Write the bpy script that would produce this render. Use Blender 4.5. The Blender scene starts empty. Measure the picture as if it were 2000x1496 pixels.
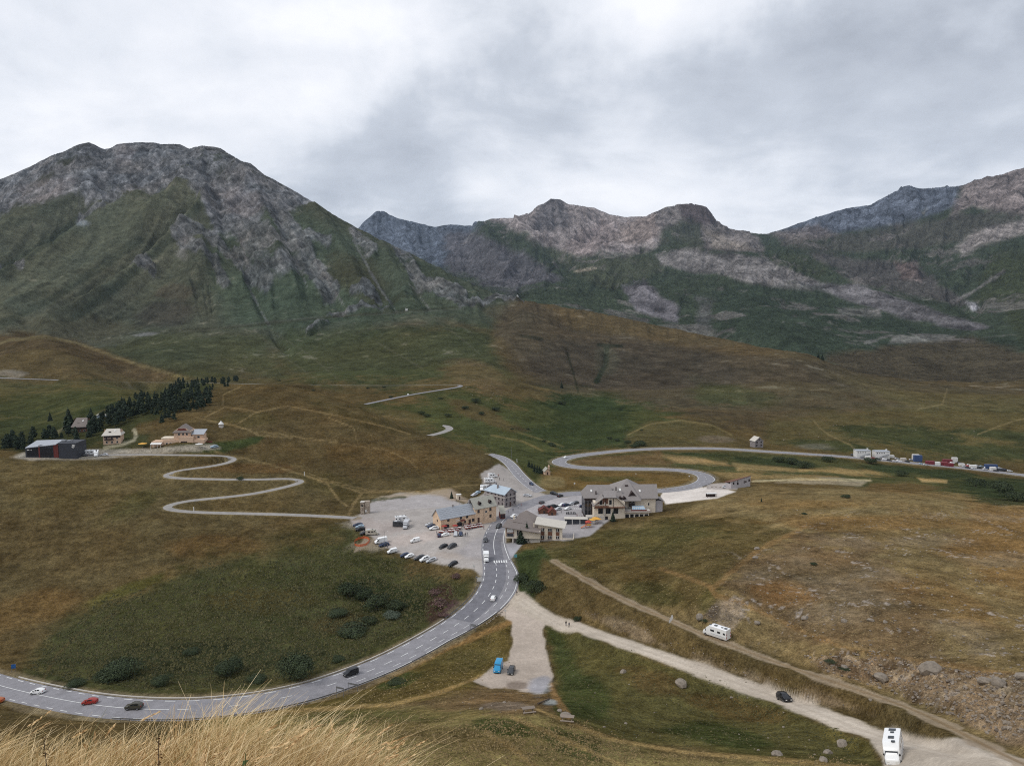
import bpy, bmesh, math, random
import numpy as np
from mathutils import Vector, Matrix
random.seed(7); rng = np.random.default_rng(7)
scene = bpy.context.scene
COL = scene.collection
# ------------------------------------------------------------------ camera, sky, sun, exposure
F = 1503.0; PITCH = math.radians(6.0); CAMZ = 110.0
SP, CP = math.sin(PITCH), math.cos(PITCH)
cam_data = bpy.data.cameras.new('camera'); cam = bpy.data.objects.new('camera', cam_data); COL.objects.link(cam)
cam.location = (0, 0, CAMZ); cam.rotation_euler = (math.radians(90) - PITCH, 0, 0)
cam_data.sensor_fit = 'HORIZONTAL'; cam_data.sensor_width = 36; cam_data.lens = F / 2000 * 36
cam_data.clip_start = 0.1; cam_data.clip_end = 60000
scene.camera = cam
scene.view_settings.view_transform = 'Standard'; scene.view_settings.look = 'None'
scene.view_settings.gamma = 1; scene.view_settings.use_curve_mapping = False
scene.view_settings.exposure = 0.2
scene.cycles.volume_bounces = 1; scene.cycles.max_bounces = 5; scene.cycles.diffuse_bounces = 3
scene.cycles.use_denoising = False; scene.cycles.pixel_filter_type = 'BLACKMAN_HARRIS'; scene.cycles.filter_width = 1.1
SUN_EL, SUN_AZ = math.radians(48), math.radians(-70)      # soft light from the left, a little behind the camera
sun_data = bpy.data.lights.new('sun', 'SUN'); sun_data.energy = 1.4; sun_data.angle = math.radians(24); sun_data.color = (1, .96, .9)
sun = bpy.data.objects.new('sun', sun_data); COL.objects.link(sun)
sd = Vector((math.sin(SUN_AZ) * math.cos(SUN_EL), -0.35 * math.cos(SUN_EL), math.sin(SUN_EL))).normalized()
sun.rotation_euler = sd.to_track_quat('Z', 'Y').to_euler(); sun.location = (0, 0, 2000)

world = bpy.data.worlds.new('World'); scene.world = world; world.use_nodes = True
wn, wl = world.node_tree.nodes, world.node_tree.links
wn.clear()
def N(tree, typ, **kw):
    n = tree.nodes.new(typ)
    for k, v in kw.items():
        if k == 'inp':
            for a, b in v.items(): n.inputs[a].default_value = b
        else: setattr(n, k, v)
    return n
def math_node(tree, op, a, b=None, c=None, clamp=False):
    n = tree.nodes.new('ShaderNodeMath'); n.operation = op; n.use_clamp = clamp
    for i, v in enumerate((a, b, c)):
        if v is None: continue
        if hasattr(v, 'is_linked') or hasattr(v, 'links'): tree.links.new(v, n.inputs[i])
        else: n.inputs[i].default_value = v
    return n.outputs[0]
def ramp(tree, fac, stops, mode='LINEAR'):
    n = tree.nodes.new('ShaderNodeValToRGB'); e = n.color_ramp.elements; n.color_ramp.interpolation = mode
    while len(e) < len(stops): e.new(0.5)
    for i, (p, c) in enumerate(stops):
        e[i].position = p; e[i].color = tuple(c) + (1,) if len(c) == 3 else c
    tree.links.new(fac, n.inputs[0]); return n.outputs[0]
def mixc(tree, fac, a, b, blend='MIX'):
    n = tree.nodes.new('ShaderNodeMix'); n.data_type = 'RGBA'; n.blend_type = blend
    for i, v in ((0, fac), (6, a), (7, b)):
        if hasattr(v, 'links'): tree.links.new(v, n.inputs[i])
        elif i and len(v) == 3: n.inputs[i].default_value = tuple(v) + (1,)
        else: n.inputs[i].default_value = v
    return n.outputs[2]
def ray(px, py):
    u = (px - 1000) / F; v = (py - 748) / F
    return Vector((u, CP - v * SP, -SP - v * CP)).normalized()
T = world.node_tree
tc = N(T, 'ShaderNodeTexCoord'); sep = N(T, 'ShaderNodeSeparateXYZ'); wl.new(tc.outputs['Generated'], sep.inputs[0])
zc = math_node(T, 'ADD', math_node(T, 'MAXIMUM', sep.outputs[2], 0.0), 0.26)
cx = math_node(T, 'DIVIDE', sep.outputs[0], zc); cy = math_node(T, 'DIVIDE', sep.outputs[1], zc)
comb = N(T, 'ShaderNodeCombineXYZ'); wl.new(cx, comb.inputs[0]); wl.new(cy, comb.inputs[1])
def wnoise(vec, scale, detail, rough, dist=0.0, off=(0, 0, 0)):
    m = N(T, 'ShaderNodeMapping'); m.inputs['Location'].default_value = off; wl.new(vec, m.inputs[0])
    n = N(T, 'ShaderNodeTexNoise'); n.inputs['Scale'].default_value = scale; n.inputs['Detail'].default_value = detail
    n.inputs['Roughness'].default_value = rough; n.inputs['Distortion'].default_value = dist
    wl.new(m.outputs[0], n.inputs['Vector']); return n.outputs[0]
n_big = wnoise(comb.outputs[0], 0.8, 3, .5, .2, (3.1, 1.7, 0))
n_mid = wnoise(comb.outputs[0], 2.6, 6, .55, .25, (9.3, 4.1, 0))
n_dir = wnoise(tc.outputs['Generated'], 6.5, 6, .56, .15, (1.2, 5.4, 2.2))
val = math_node(T, 'ADD', math_node(T, 'MULTIPLY', n_big, .42), math_node(T, 'ADD', math_node(T, 'MULTIPLY_ADD', n_mid, .44, -.04), math_node(T, 'MULTIPLY_ADD', n_dir, .52, -.14)))
def lobe(px, py, rad_px, amp, stretch=1.0):
    """a broad bank of thicker (amp < 0) or thinner cloud around one direction of the sky"""
    global val
    d = ray(px, py)
    v = N(T, 'ShaderNodeVectorMath', operation='SUBTRACT'); wl.new(tc.outputs['Generated'], v.inputs[0]); v.inputs[1].default_value = d
    m = N(T, 'ShaderNodeVectorMath', operation='MULTIPLY'); wl.new(v.outputs[0], m.inputs[0]); m.inputs[1].default_value = (1 / stretch, 1 / stretch, 1)
    le = N(T, 'ShaderNodeVectorMath', operation='LENGTH'); wl.new(m.outputs[0], le.inputs[0])
    r = rad_px / F
    warp = math_node(T, 'ADD', le.outputs['Value'], math_node(T, 'MULTIPLY', math_node(T, 'SUBTRACT', n_dir, .5), r * 1.1))
    g = math_node(T, 'SMOOTH_MIN', math_node(T, 'SUBTRACT', 1, math_node(T, 'DIVIDE', warp, r)), 1, .1)
    g = math_node(T, 'MAXIMUM', g, 0.0)
    val = math_node(T, 'ADD', val, math_node(T, 'MULTIPLY', g, amp))
lobe(150, 260, 330, .09, 1.4); lobe(100, 60, 420, .04, 1.5); lobe(640, 40, 260, .08, 1.8)
lobe(1420, 225, 420, -.21, 2.0); lobe(780, 330, 190, -.08, 1.7); lobe(1750, 250, 260, -.12, 1.6)
lobe(930, 360, 150, .28, 1.7); lobe(1500, 405, 240, .30, 2.4); lobe(1180, 400, 150, .16, 2.0); lobe(1880, 240, 100, .12, 1.8); lobe(1180, 300, 120, .08, 1.6)
lobe(1050, 40, 360, .16, 1.8); lobe(1020, 250, 200, -.06, 1.5); lobe(1600, 30, 320, .10, 2)
val = math_node(T, 'MULTIPLY_ADD', val, 1.12, -.025)
cloud = ramp(T, val, [(.22, (.33, .36, .41)), (.37, (.44, .475, .54)), (.50, (.57, .61, .68)), (.62, (.78, .81, .87)), (.76, (.95, .96, 1.0))])
ground_side = ramp(T, math_node(T, 'ADD', math_node(T, 'MULTIPLY', sep.outputs[2], 12), .55), [(0, (.055, .05, .04)), (.5, (1, 1, 1))])
cloud = mixc(T, 1.0, cloud, ground_side, 'MULTIPLY')
sky = N(T, 'ShaderNodeTexSky', sky_type='NISHITA', sun_disc=False, sun_elevation=SUN_EL, sun_rotation=math.atan2(sd.x, sd.y), altitude=2100)
bg1 = N(T, 'ShaderNodeBackground'); wl.new(sky.outputs[0], bg1.inputs[0]); bg1.inputs[1].default_value = .07
bg2 = N(T, 'ShaderNodeBackground'); wl.new(cloud, bg2.inputs[0]); bg2.inputs[1].default_value = 1.0
mx = N(T, 'ShaderNodeMixShader'); mx.inputs[0].default_value = .93
wl.new(bg1.outputs[0], mx.inputs[1]); wl.new(bg2.outputs[0], mx.inputs[2])
wo = N(T, 'ShaderNodeOutputWorld'); wl.new(mx.outputs[0], wo.inputs[0])
world.cycles.sampling_method = 'MANUAL'; world.cycles.sample_map_resolution = 512

# ------------------------------------------------------------------ pixel rays, noise, colour helpers
def as_of(px, py):
    """pixel of the photograph -> (sideways slope a = X/Y, downward slope s = -Z/Y) of its line of sight"""
    u = (np.asarray(px, float) - 1000) / F; v = (np.asarray(py, float) - 748) / F
    c = CP - v * SP
    return u / c, (SP + v * CP) / c
def px_of(X, Y, Z):
    Z = Z - CAMZ
    zc_ = Y * CP - Z * SP; yc_ = Y * SP + Z * CP
    return 1000 + F * X / zc_, 748 - F * yc_ / zc_
def srgb(r, g, b, k=1.0):
    f = lambda c: (c / 255 / 12.92 if c / 255 <= .04045 else ((c / 255 + .055) / 1.055) ** 2.4)
    return np.array([f(r), f(g), f(b)]) * k
def _h(ix, iy, iz, seed):
    h = (ix.astype(np.int64) * 374761393 + iy.astype(np.int64) * 668265263 + iz.astype(np.int64) * 2147483647 + seed * 974711) & 0x7fffffff
    h = ((h ^ (h >> 13)) * 1274126177) & 0x7fffffff
    h = (h ^ (h >> 16)) & 0xffff
    return h.astype(np.float32) / 32767.5 - 1
def vnoise(x, y, z=None, seed=0):
    x = np.asarray(x, np.float32); y = np.asarray(y, np.float32)
    ix, iy = np.floor(x), np.floor(y); fx, fy = x - ix, y - iy
    fx = fx * fx * fx * (fx * (fx * 6 - 15) + 10); fy = fy * fy * fy * (fy * (fy * 6 - 15) + 10)
    if z is None:
        zz = np.zeros_like(ix)
        a = _h(ix, iy, zz, seed); b = _h(ix + 1, iy, zz, seed); c = _h(ix, iy + 1, zz, seed); d = _h(ix + 1, iy + 1, zz, seed)
        return (a + (b - a) * fx) * (1 - fy) + (c + (d - c) * fx) * fy
    z = np.asarray(z, np.float32); iz = np.floor(z); fz = z - iz; fz = fz * fz * (3 - 2 * fz)
    def lay(k):
        a = _h(ix, iy, k, seed); b = _h(ix + 1, iy, k, seed); c = _h(ix, iy + 1, k, seed); d = _h(ix + 1, iy + 1, k, seed)
        return (a + (b - a) * fx) * (1 - fy) + (c + (d - c) * fx) * fy
    return lay(iz) * (1 - fz) + lay(iz + 1) * fz
def fbm(x, y, wl_, octv=5, gain=.5, seed=0, ridged=False, z=None):
    out = 0; amp = 1; tot = 0; k = 1.0 / wl_
    for o in range(octv):
        n = vnoise(x * k + 17.3 * o, y * k - 9.1 * o, None if z is None else z * k, seed + o)
        if ridged: n = 1 - 2 * np.abs(n)
        out = out + amp * n; tot += amp; amp *= gain; k *= 2.03
    return out / tot
def sstep(e0, e1, x):
    t = np.clip((x - e0) / (e1 - e0), 0, 1); return t * t * (3 - 2 * t)
def seg_dist(px, py, pts):
    """distance in pixels to a polyline, the position along it 0..1, and the side (+ right of travel)"""
    best = np.full(px.shape, 1e9, np.float32); par = np.zeros(px.shape, np.float32); side = np.zeros(px.shape, np.float32)
    L = [0]
    for a, b in zip(pts[:-1], pts[1:]): L.append(L[-1] + math.hypot(b[0] - a[0], b[1] - a[1]))
    for i, (a, b) in enumerate(zip(pts[:-1], pts[1:])):
        dx, dy = b[0] - a[0], b[1] - a[1]; l2 = dx * dx + dy * dy + 1e-9
        t = np.clip(((px - a[0]) * dx + (py - a[1]) * dy) / l2, 0, 1)
        ex, ey = px - a[0] - t * dx, py - a[1] - t * dy
        d = np.sqrt(ex * ex + ey * ey); m = d < best
        best = np.where(m, d, best); par = np.where(m, (L[i] + t * math.sqrt(l2)) / L[-1], par)
        side = np.where(m, np.sign(dx * ey - dy * ex), side)
    return best, par, side
def poly_sd(px, py, pts):
    """signed distance to a polygon, negative inside"""
    d, _, _ = seg_dist(px, py, list(pts) + [pts[0]])
    inside = np.zeros(px.shape, bool); n = len(pts)
    for i in range(n):
        x0, y0 = pts[i]; x1, y1 = pts[(i + 1) % n]
        if y0 == y1: continue
        c = ((y0 > py) != (y1 > py)) & (px < (x1 - x0) * (py - y0) / (y1 - y0) + x0)
        inside ^= c
    return np.where(inside, -d, d)
# ------------------------------------------------------------------ the land: control points -> smooth height field
CPTS = []                                            # (a, lnD, s, )
def P(px, py, z=None, D=None):
    a, s = as_of(px, py)
    if D is None: D = -z / s
    CPTS.append((float(a), math.log(D), float(s)))
def W(px, D, s):                                     # a point that no line of sight reaches
    CPTS.append(((px - 1000) / F / CP, math.log(D), s))
for t in """0 1340 -113|-120 1300 -115|200 1378 -108|350 1388 -105|500 1374 -105|684 1322 -105|850 1245 -105|950 1172 -105|970 1100 -105|965 1050 -105|980 1010 -105
720 1040 -105|850 1060 -105|800 1010 -104|880 1100 -106|900 1000 -104.5|850 1150 -111|700 1150 -113|700 1250 -112|500 1200 -115|500 1300 -112|300 1340 -111|300 1230 -117
100 1310 -117|100 1200 -118|0 1250 -118|300 1130 -113|500 1100 -110|100 1100 -110|650 1070 -107|0 1100 -110|-150 1100 -110|-150 1220 -118|100 1000 -98|300 1010 -100.5|500 1004 -103|320 993 -100.5|-100 1000 -98
690 1012 -104.5|600 960 -101.5|580 938 -98|320 930 -95|460 895 -90.5|250 887 -88|100 892 -87|-100 895 -87|600 880 -92|800 900 -101|950 930 -105|700 820 -80|500 775 -67|430 790 -72|600 772 -70|700 950 -104|850 945 -105|760 985 -104
480 750 -64|550 751 -66.5|620 764 -70|700 795 -78|760 822 -86|830 852 -92|945 886 -103|213 862 -84.6|155 838 -83|330 780 -71|250 805 -76|405 752 -66|350 874 -84.5|433 838 -79|30 855 -86|-100 860 -86
1090 905 -112|1200 885 -114|1350 876 -115.5|1500 883 -117|1650 893 -120|1850 912 -125|2000 930 -128|2150 940 -128|1150 916 -111|1300 920 -110.5|1385 936 -109.5|1350 950 -108.5|1250 955 -108|1050 955 -106.5|1100 966 -105.5|1150 985 -105|1200 930 -110
1500 915 -114|1700 932 -117|1900 948 -117|1450 952 -106.5|1600 960 -101|1800 962 -102|2000 975 -103|2150 980 -104|1600 1000 -94|1800 1000 -95|2000 1000 -99|1500 1060 -90|1700 1100 -86|1900 1100 -88|1500 1150 -84.5|1700 1200 -80|1900 1200 -80|2100 1200 -82
2000 1300 -70|1850 1300 -74|1650 1270 -80|1350 970 -105|1300 1010 -101|1150 1080 -102|1200 1040 -102.5|1050 1062 -104.5|1080 1100 -100|1300 1100 -94|1200 1150 -92.5|1030 1110 -103.5|1400 1000 -99|1380 1060 -93
1310 1208 -89|1400 1250 -85|1600 1317 -78|1800 1392 -70|1950 1472 -61|1010 1172 -103|1120 1216 -99.5|1250 1267 -94.5|1400 1320 -90|1532 1364 -86|1650 1404 -80.5|1745 1472 -68|2000 1400 -62|2150 1400 -60|2100 1500 -52
1040 1210 -102|1040 1260 -101|1010 1330 -99|940 1330 -98.5|900 1290 -102|800 1340 -98|700 1395 -91|900 1400 -79|1032 1392 -76|1105 1403 -75|1200 1330 -92|1250 1420 -79|1400 1420 -79|1100 1480 -67|1400 1490 -67|1600 1485 -66|900 1462 -66|700 1430 -75|500 1410 -86|100 1420 -98|300 1440 -88""".replace('\n', '|').split('|'):
    x_, y_, z_ = t.split(); P(float(x_), float(y_), z=float(z_))
for t in """430 740 800 .124|500 754 760 .126|620 770 760 .134|700 800 690 .146|830 855 590 .181|940 885 560 .195|300 760 680 .124|150 760 640 .13
912 753 850 0|800 757 850 0|600 752 850 0|400 750 860 0|707 795 725 0|880 838 640 0|840 852 600 0|0 739 900 0|120 744 890 0|-100 742 900 0|100 805 620 0|250 764 740 0|-100 800 650 0
90 741 920 0|90 659 1050 0|0 682 1050 0|-60 710 1030 0|200 703 1050 0|300 728 1010 0|350 738 980 0
300 745 1000 0|300 680 1250 0|300 642 1400 0|300 560 1650 0|300 450 2000 0|300 350 2350 0|300 281 2600 0
0 652 1400 0|0 600 1550 0|0 500 1900 0|0 410 2350 0|0 350 2600 0|-160 430 2500 0|-160 700 1250 0|-160 550 1800 0|120 640 1430 0|150 560 1700 0|150 430 2150 0|100 305 2600 0|170 281 2620 0
430 290 2550 0|520 346 2450 0|600 390 2350 0|670 430 2250 0|750 472 2150 0|800 495 2100 0|860 525 2000 0|920 555 1900 0|1000 583 1760 0
500 740 1000 0|500 680 1200 0|500 632 1370 0|500 540 1650 0|480 420 2050 0|640 470 2000 0|650 600 1500 0|650 700 1120 0|800 606 1450 0|800 560 1700 0|800 700 1080 0|900 590 1600 0|950 650 1250 0
1050 592 1750 0|1100 599 1700 0|1200 618 1620 0|1300 640 1520 0|1400 660 1400 0|1500 680 1290 0|1580 692 1220 0|1610 706 1180 0|1650 728 1130 0|1700 739 1120 0|1800 755 1080 0|1900 765 1050 0|2000 766 1050 0|2150 766 1050 0
1100 880 610 0|1000 850 650 0|1200 850 690 0|1350 824 750 0|1500 856 680 0|1800 865 690 0|2000 875 680 0|2150 880 680 0|1100 800 850 0|1100 700 1180 0|1300 760 1000 0|1500 785 900 0|1700 800 850 0|1900 820 800 0|2100 820 800 0|1300 680 1330 0|1000 700 1080 0|1050 640 1450 0|960 780 800 0|1600 740 1030 0""".replace('\n', '|').split('|'):
    x_, y_, d_, s_ = map(float, t.split())
    if s_: W(x_, d_, s_)
    else: P(x_, y_, D=d_)
for x_ in range(-200, 2300, 300):                    # the steep slope under the camera, and the land behind the crests
    W(x_, 58, .86)
for x_, s_ in ((-150, -.05), (0, -.09), (170, -.13), (300, -.13), (430, -.12), (520, -.05), (670, .02), (800, .05), (920, .06), (1000, .07), (1200, .06), (1400, .08), (1600, .09), (1800, .095), (2000, .095), (2200, .095)):
    W(x_, 3300, s_)
for x_, d_, s_ in ((-40, 1180, .068), (90, 1180, .058), (200, 1180, .075)): W(x_, d_, s_)
for x_, d_, s_ in ((1100, 2100, .03), (1300, 1900, .06), (1500, 1650, .082), (1650, 1500, .108), (1800, 1500, .112), (2000, 1500, .112)): W(x_, d_, s_)

class TPS:
    def __init__(self, pts, lam=2e-5, ka=2.2, kd=1.0):
        p = np.array(pts); self.X = np.stack([p[:, 0] * ka, p[:, 1] * kd], 1); self.ka, self.kd = ka, kd
        n = len(p); r = np.linalg.norm(self.X[:, None] - self.X[None], axis=2)
        K = self.phi(r) + lam * np.eye(n); Q = np.concatenate([np.ones((n, 1)), self.X], 1)
        A = np.block([[K, Q], [Q.T, np.zeros((3, 3))]])
        self.w = np.linalg.solve(A, np.concatenate([p[:, 2], np.zeros(3)]))
    @staticmethod
    def phi(r): return np.where(r > 0, r * r * np.log(r + 1e-12), 0)
    def __call__(self, a, l):
        shp = a.shape; a = a.ravel() * self.ka; l = l.ravel() * self.kd; out = np.zeros(a.shape)
        w = self.w
        out += w[-3] + w[-2] * a + w[-1] * l
        for i in range(len(self.X)):
            r2 = (a - self.X[i, 0]) ** 2 + (l - self.X[i, 1]) ** 2
            out += w[i] * .5 * r2 * np.log(r2 + 1e-14)
        return out.reshape(shp)

NC = 900
A_COL = np.linspace(-.80, .80, NC)
NR1, NR2 = 640, 330
LD = np.concatenate([np.linspace(math.log(58), math.log(1000), NR1), np.linspace(math.log(1000), math.log(3300), NR2 + 1)[1:]])
tps = TPS(CPTS)
_lc = np.linspace(LD[0], LD[-1], 300); _ac = np.linspace(A_COL[0], A_COL[-1], 240)   # coarse evaluation, then cubic upsampling
_S = tps(*np.meshgrid(_ac, _lc))
def cubic_up(G, xs, x):
    """Catmull-Rom along axis 0"""
    f = (x - xs[0]) / (xs[1] - xs[0]); i = np.clip(np.floor(f).astype(int), 0, len(xs) - 2); t = (f - i)[:, None]
    g = lambda k: G[np.clip(i + k, 0, len(xs) - 1)]
    p0, p1, p2, p3 = g(-1), g(0), g(1), g(2)
    return .5 * (2 * p1 + (p2 - p0) * t + (2 * p0 - 5 * p1 + 4 * p2 - p3) * t ** 2 + (3 * p1 - p0 - 3 * p2 + p3) * t ** 3)
S = cubic_up(cubic_up(_S, _lc, LD).T, _ac, A_COL).T
AA, LL = np.meshgrid(A_COL, LD); YY = np.exp(LL); XX = AA * YY
ZZ = CAMZ - S * YY
PX0, PY0 = px_of(XX, YY, ZZ)                          # where the smooth land lies, for laying out its features

# ---- relief: spurs, gullies and rough rock on the near mountain; hummocks close by
def ridge(pts, wpx, amp, sharp=1.0, into=None, taper=True):
    """adds a spur (+) or a gully (-) that follows a line; amp in metres"""
    d, t, _ = seg_dist(PX0, PY0, pts)
    prof = np.exp(-np.power(d / wpx, 2 if sharp == 1 else sharp) * 1.2)
    if taper: prof = prof * sstep(0, .12, t + .02) * sstep(1.0, .85, t - .02)
    return amp * prof * sstep(1080, 1250, YY)
DZ = np.zeros_like(ZZ)
for pts, w_, am, sh in [
    ([(385, 330), (330, 420), (240, 500), (120, 580), (-40, 680)], 26, 62, 1.2),
    ([(420, 380), (380, 440), (300, 530), (190, 620), (60, 680)], 20, 50, 1.2),
    ([(300, 400), (200, 460), (90, 520), (-40, 590)], 22, 52, 1.2),
    ([(200, 380), (110, 430), (0, 480), (-60, 510)], 22, 46, 1.2),
    ([(270, 470), (200, 520), (100, 585), (-20, 645)], 15, -44, 1.3),
    ([(395, 395), (330, 470), (230, 560), (120, 640)], 12, -36, 1.3),
    ([(180, 410), (100, 470), (-20, 540)], 14, -38, 1.3),
    ([(400, 480), (390, 540), (360, 600)], 26, 24, 1.5),
    ([(395, 300), (425, 400), (440, 470), (490, 550), (525, 640)], 12, -17, 1.5),
    ([(430, 300), (500, 380), (520, 440), (560, 540), (600, 620)], 22, 26, 1.4),
    ([(500, 350), (545, 430), (565, 490), (640, 560), (670, 620)], 13, -14, 1.5),
    ([(600, 400), (650, 470), (700, 560), (740, 620)], 24, 24, 1.4),
    ([(690, 460), (715, 510), (755, 560), (775, 610)], 12, -13, 1.5),
    ([(770, 490), (805, 540), (830, 600)], 12, -12, 1.5),
    ([(740, 480), (770, 530), (800, 580)], 16, 18, 1.5),
    ([(850, 530), (890, 570), (930, 600)], 14, 12, 1.5),
    ([(525, 640), (560, 690), (620, 740)], 8, -10, 1.6),
    ([(1185, 680), (1180, 720), (1160, 760)], 9, -9, 1.6), ([(1108, 690), (1120, 730), (1130, 770)], 6, -6, 1.6), ([(1190, 675), (1215, 678)], 10, -5, 1.5),
    ([(1000, 620), (1060, 700), (1100, 790)], 60, 12, 1.5), ([(960, 640), (940, 700), (1000, 800)], 30, -12, 1.5)]:
    DZ += ridge(pts, w_, am, sh)
rock_mt = sstep(.0, 1, 1)  # placeholder, replaced below
def height_above(pts_y):                              # 0..1 rockiness by height on the near mountain
    return pts_y
yr = np.interp(PX0, [-100, 0, 120, 260, 380, 420, 560, 650, 760, 1000], [430, 445, 430, 395, 400, 480, 440, 420, 470, 560])
hi_rock = sstep(28, -30, PY0 - yr + 36 * fbm(XX, ZZ * 1.6, 260, 4, seed=3)) * (YY > 1100)
cliff_lines = [([(345, 480), (390, 470), (460, 500), (520, 560)], 22), ([(360, 500), (420, 520), (440, 560)], 17), ([(450, 420), (520, 500), (560, 540)], 42), ([(540, 430), (590, 500), (640, 570)], 30),
               ([(250, 552), (298, 548)], 10), ([(600, 470), (640, 490)], 13), ([(690, 460), (725, 500)], 12), ([(780, 490), (810, 540), (830, 560)], 16), ([(840, 560), (900, 590)], 16),
               ([(690, 585), (740, 600)], 9), ([(160, 430), (200, 420)], 10), ([(430, 330), (480, 420)], 34), ([(900, 600), (1020, 585)], 7), ([(640, 620), (760, 612)], 4),
               ([(600, 660), (640, 640)], 3), ([(0, 525), (40, 545)], 12)]
wr = np.zeros_like(ZZ)
nz_r = fbm(XX, ZZ * 1.3, 90, 4, seed=5)
for pts, w_ in cliff_lines:
    d, _, _ = seg_dist(PX0, PY0, pts)
    wr = np.maximum(wr, sstep(1.25, .55, d / w_ + .55 * nz_r))
ROCK = np.clip(np.maximum(hi_rock, wr) * (YY > 900), 0, 1)
nA = fbm(XX + .6 * ZZ, YY * .8, 170, 5, .55, seed=11, ridged=True)
nB = fbm(XX - .9 * ZZ, ZZ * 1.1, 46, 4, .6, seed=23, ridged=True, z=YY * .4)
mt = sstep(950, 1500, YY)
DZ += mt * (nA * 13 + fbm(XX, YY, 420, 3, seed=31) * 16)
RUNQ = AA - (.415 - .53 * sstep(330, 460, PX0)) * (LL - math.log(2300))
DZ += sstep(1250, 1600, YY) * fbm(RUNQ * 60 + .6 * np.sin(LL * 9), LL * 4, 1.0, 3, .5, seed=79, ridged=True) * 8
DZ += ROCK * (nB * 15 + fbm(XX, YY, 24, 3, .6, seed=41) * 6)
near_amp = sstep(60, 120, YY)
pad = np.zeros_like(ZZ)                               # village and car park stay nearly flat
for pg in ([(680, 990), (880, 940), (980, 900), (1300, 930), (1420, 950), (1300, 1010), (1100, 1060), (1000, 1110), (960, 1180), (880, 1120), (700, 1070)],
           [(20, 900), (60, 850), (480, 830), (460, 890), (200, 900)]):
    pad = np.maximum(pad, sstep(18, -8, poly_sd(PX0, PY0, pg)))
pad *= (YY < 700)
rough_hill = sstep(30, -80, poly_sd(PX0, PY0, [(1380, 1150), (1600, 1000), (2100, 980), (2100, 1500), (1850, 1420), (1600, 1300), (1420, 1220)])) * (YY < 400)
DZ += (1 - pad) * near_amp * (1 - mt) * (fbm(XX, YY, 60, 3, seed=51) * 1.5 + fbm(XX, YY, 14, 4, .55, seed=52) * .45 * (1 + 1.0 * rough_hill))
DZ += sstep(430, 800, YY) * (1 - mt) * (1 - pad) * fbm(XX, YY, 120, 4, seed=53) * 3
bank_r = sstep(8, -6, poly_sd(PX0, PY0, [(1560, 1275), (1700, 1270), (1850, 1310), (2060, 1330), (2060, 1430), (1900, 1400), (1750, 1350), (1620, 1310)])) * (YY < 260)
DZ += bank_r * fbm(XX, YY, 8, 5, .65, seed=54, ridged=True) * 2.3
pit = sstep(10, -6, poly_sd(PX0, PY0, [(1370, 1200), (1400, 1170), (1450, 1165), (1462, 1200), (1430, 1225), (1400, 1222)])) * (YY < 300)
DZ += pit * (fbm(XX, YY, 5, 3, .6, seed=55) * .9 - .6)
gb = poly_sd(PX0, PY0, [(715, 985), (760, 972), (830, 962), (868, 966), (905, 985), (850, 993), (720, 1002)])
ZZ = ZZ + DZ
S = (CAMZ - ZZ) / YY
def fit_skyline(Sg, Lg, acol, sil, lo, hi_, width, seed):
    """raise or lower the crest of each column so that the ridge line runs where the photograph has it"""
    sa = np.array([as_of(x, y) for x, y in sil]); o_ = np.argsort(sa[:, 0]); sa = sa[o_]
    tgt = np.interp(acol, sa[:, 0], sa[:, 1]) + (fbm(acol * 60, acol * 0, 1.0, 4, .6, seed=seed) * 2.2) / F
    rows = np.where((np.exp(Lg[:, 0]) > lo) & (np.exp(Lg[:, 0]) < hi_))[0]; k = rows[np.argmin(Sg[rows], axis=0)]
    ks = np.convolve(np.pad(k.astype(float), 6, 'edge'), np.ones(13) / 13, 'valid'); k = np.clip(ks, rows[0], rows[-1]).astype(int)
    d = tgt - Sg[rows].min(axis=0); use = (acol > sa[0, 0]) & (acol < sa[-1, 0]); d = np.where(use, d, 0)
    l0 = Lg[k, np.arange(len(acol))][None, :]; w = np.exp(-((Lg - l0) / width) ** 2)
    return Sg + d[None, :] * w
SIL1 = [(-180, 428), (-60, 384), (0, 350), (60, 325), (100, 305), (150, 285), (173, 279), (195, 287), (205, 291), (215, 290), (228, 282), (250, 280), (300, 278), (318, 282), (350, 283), (370, 291), (380, 287), (395, 284), (430, 290), (448, 303), (470, 315), (490, 320), (520, 343), (570, 370), (620, 400), (670, 430), (700, 446), (750, 472), (800, 495), (860, 527), (920, 556), (970, 577), (1000, 583), (1050, 592), (1100, 599), (1200, 618), (1300, 639), (1400, 660), (1500, 680), (1580, 691), (1610, 704)]
S = fit_skyline(S, LL, A_COL, SIL1, 1150, 2900, .10, 401); S = fit_skyline(S, LL, A_COL, SIL1, 1150, 2900, .05, 401); ZZ = CAMZ - S * YY

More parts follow.
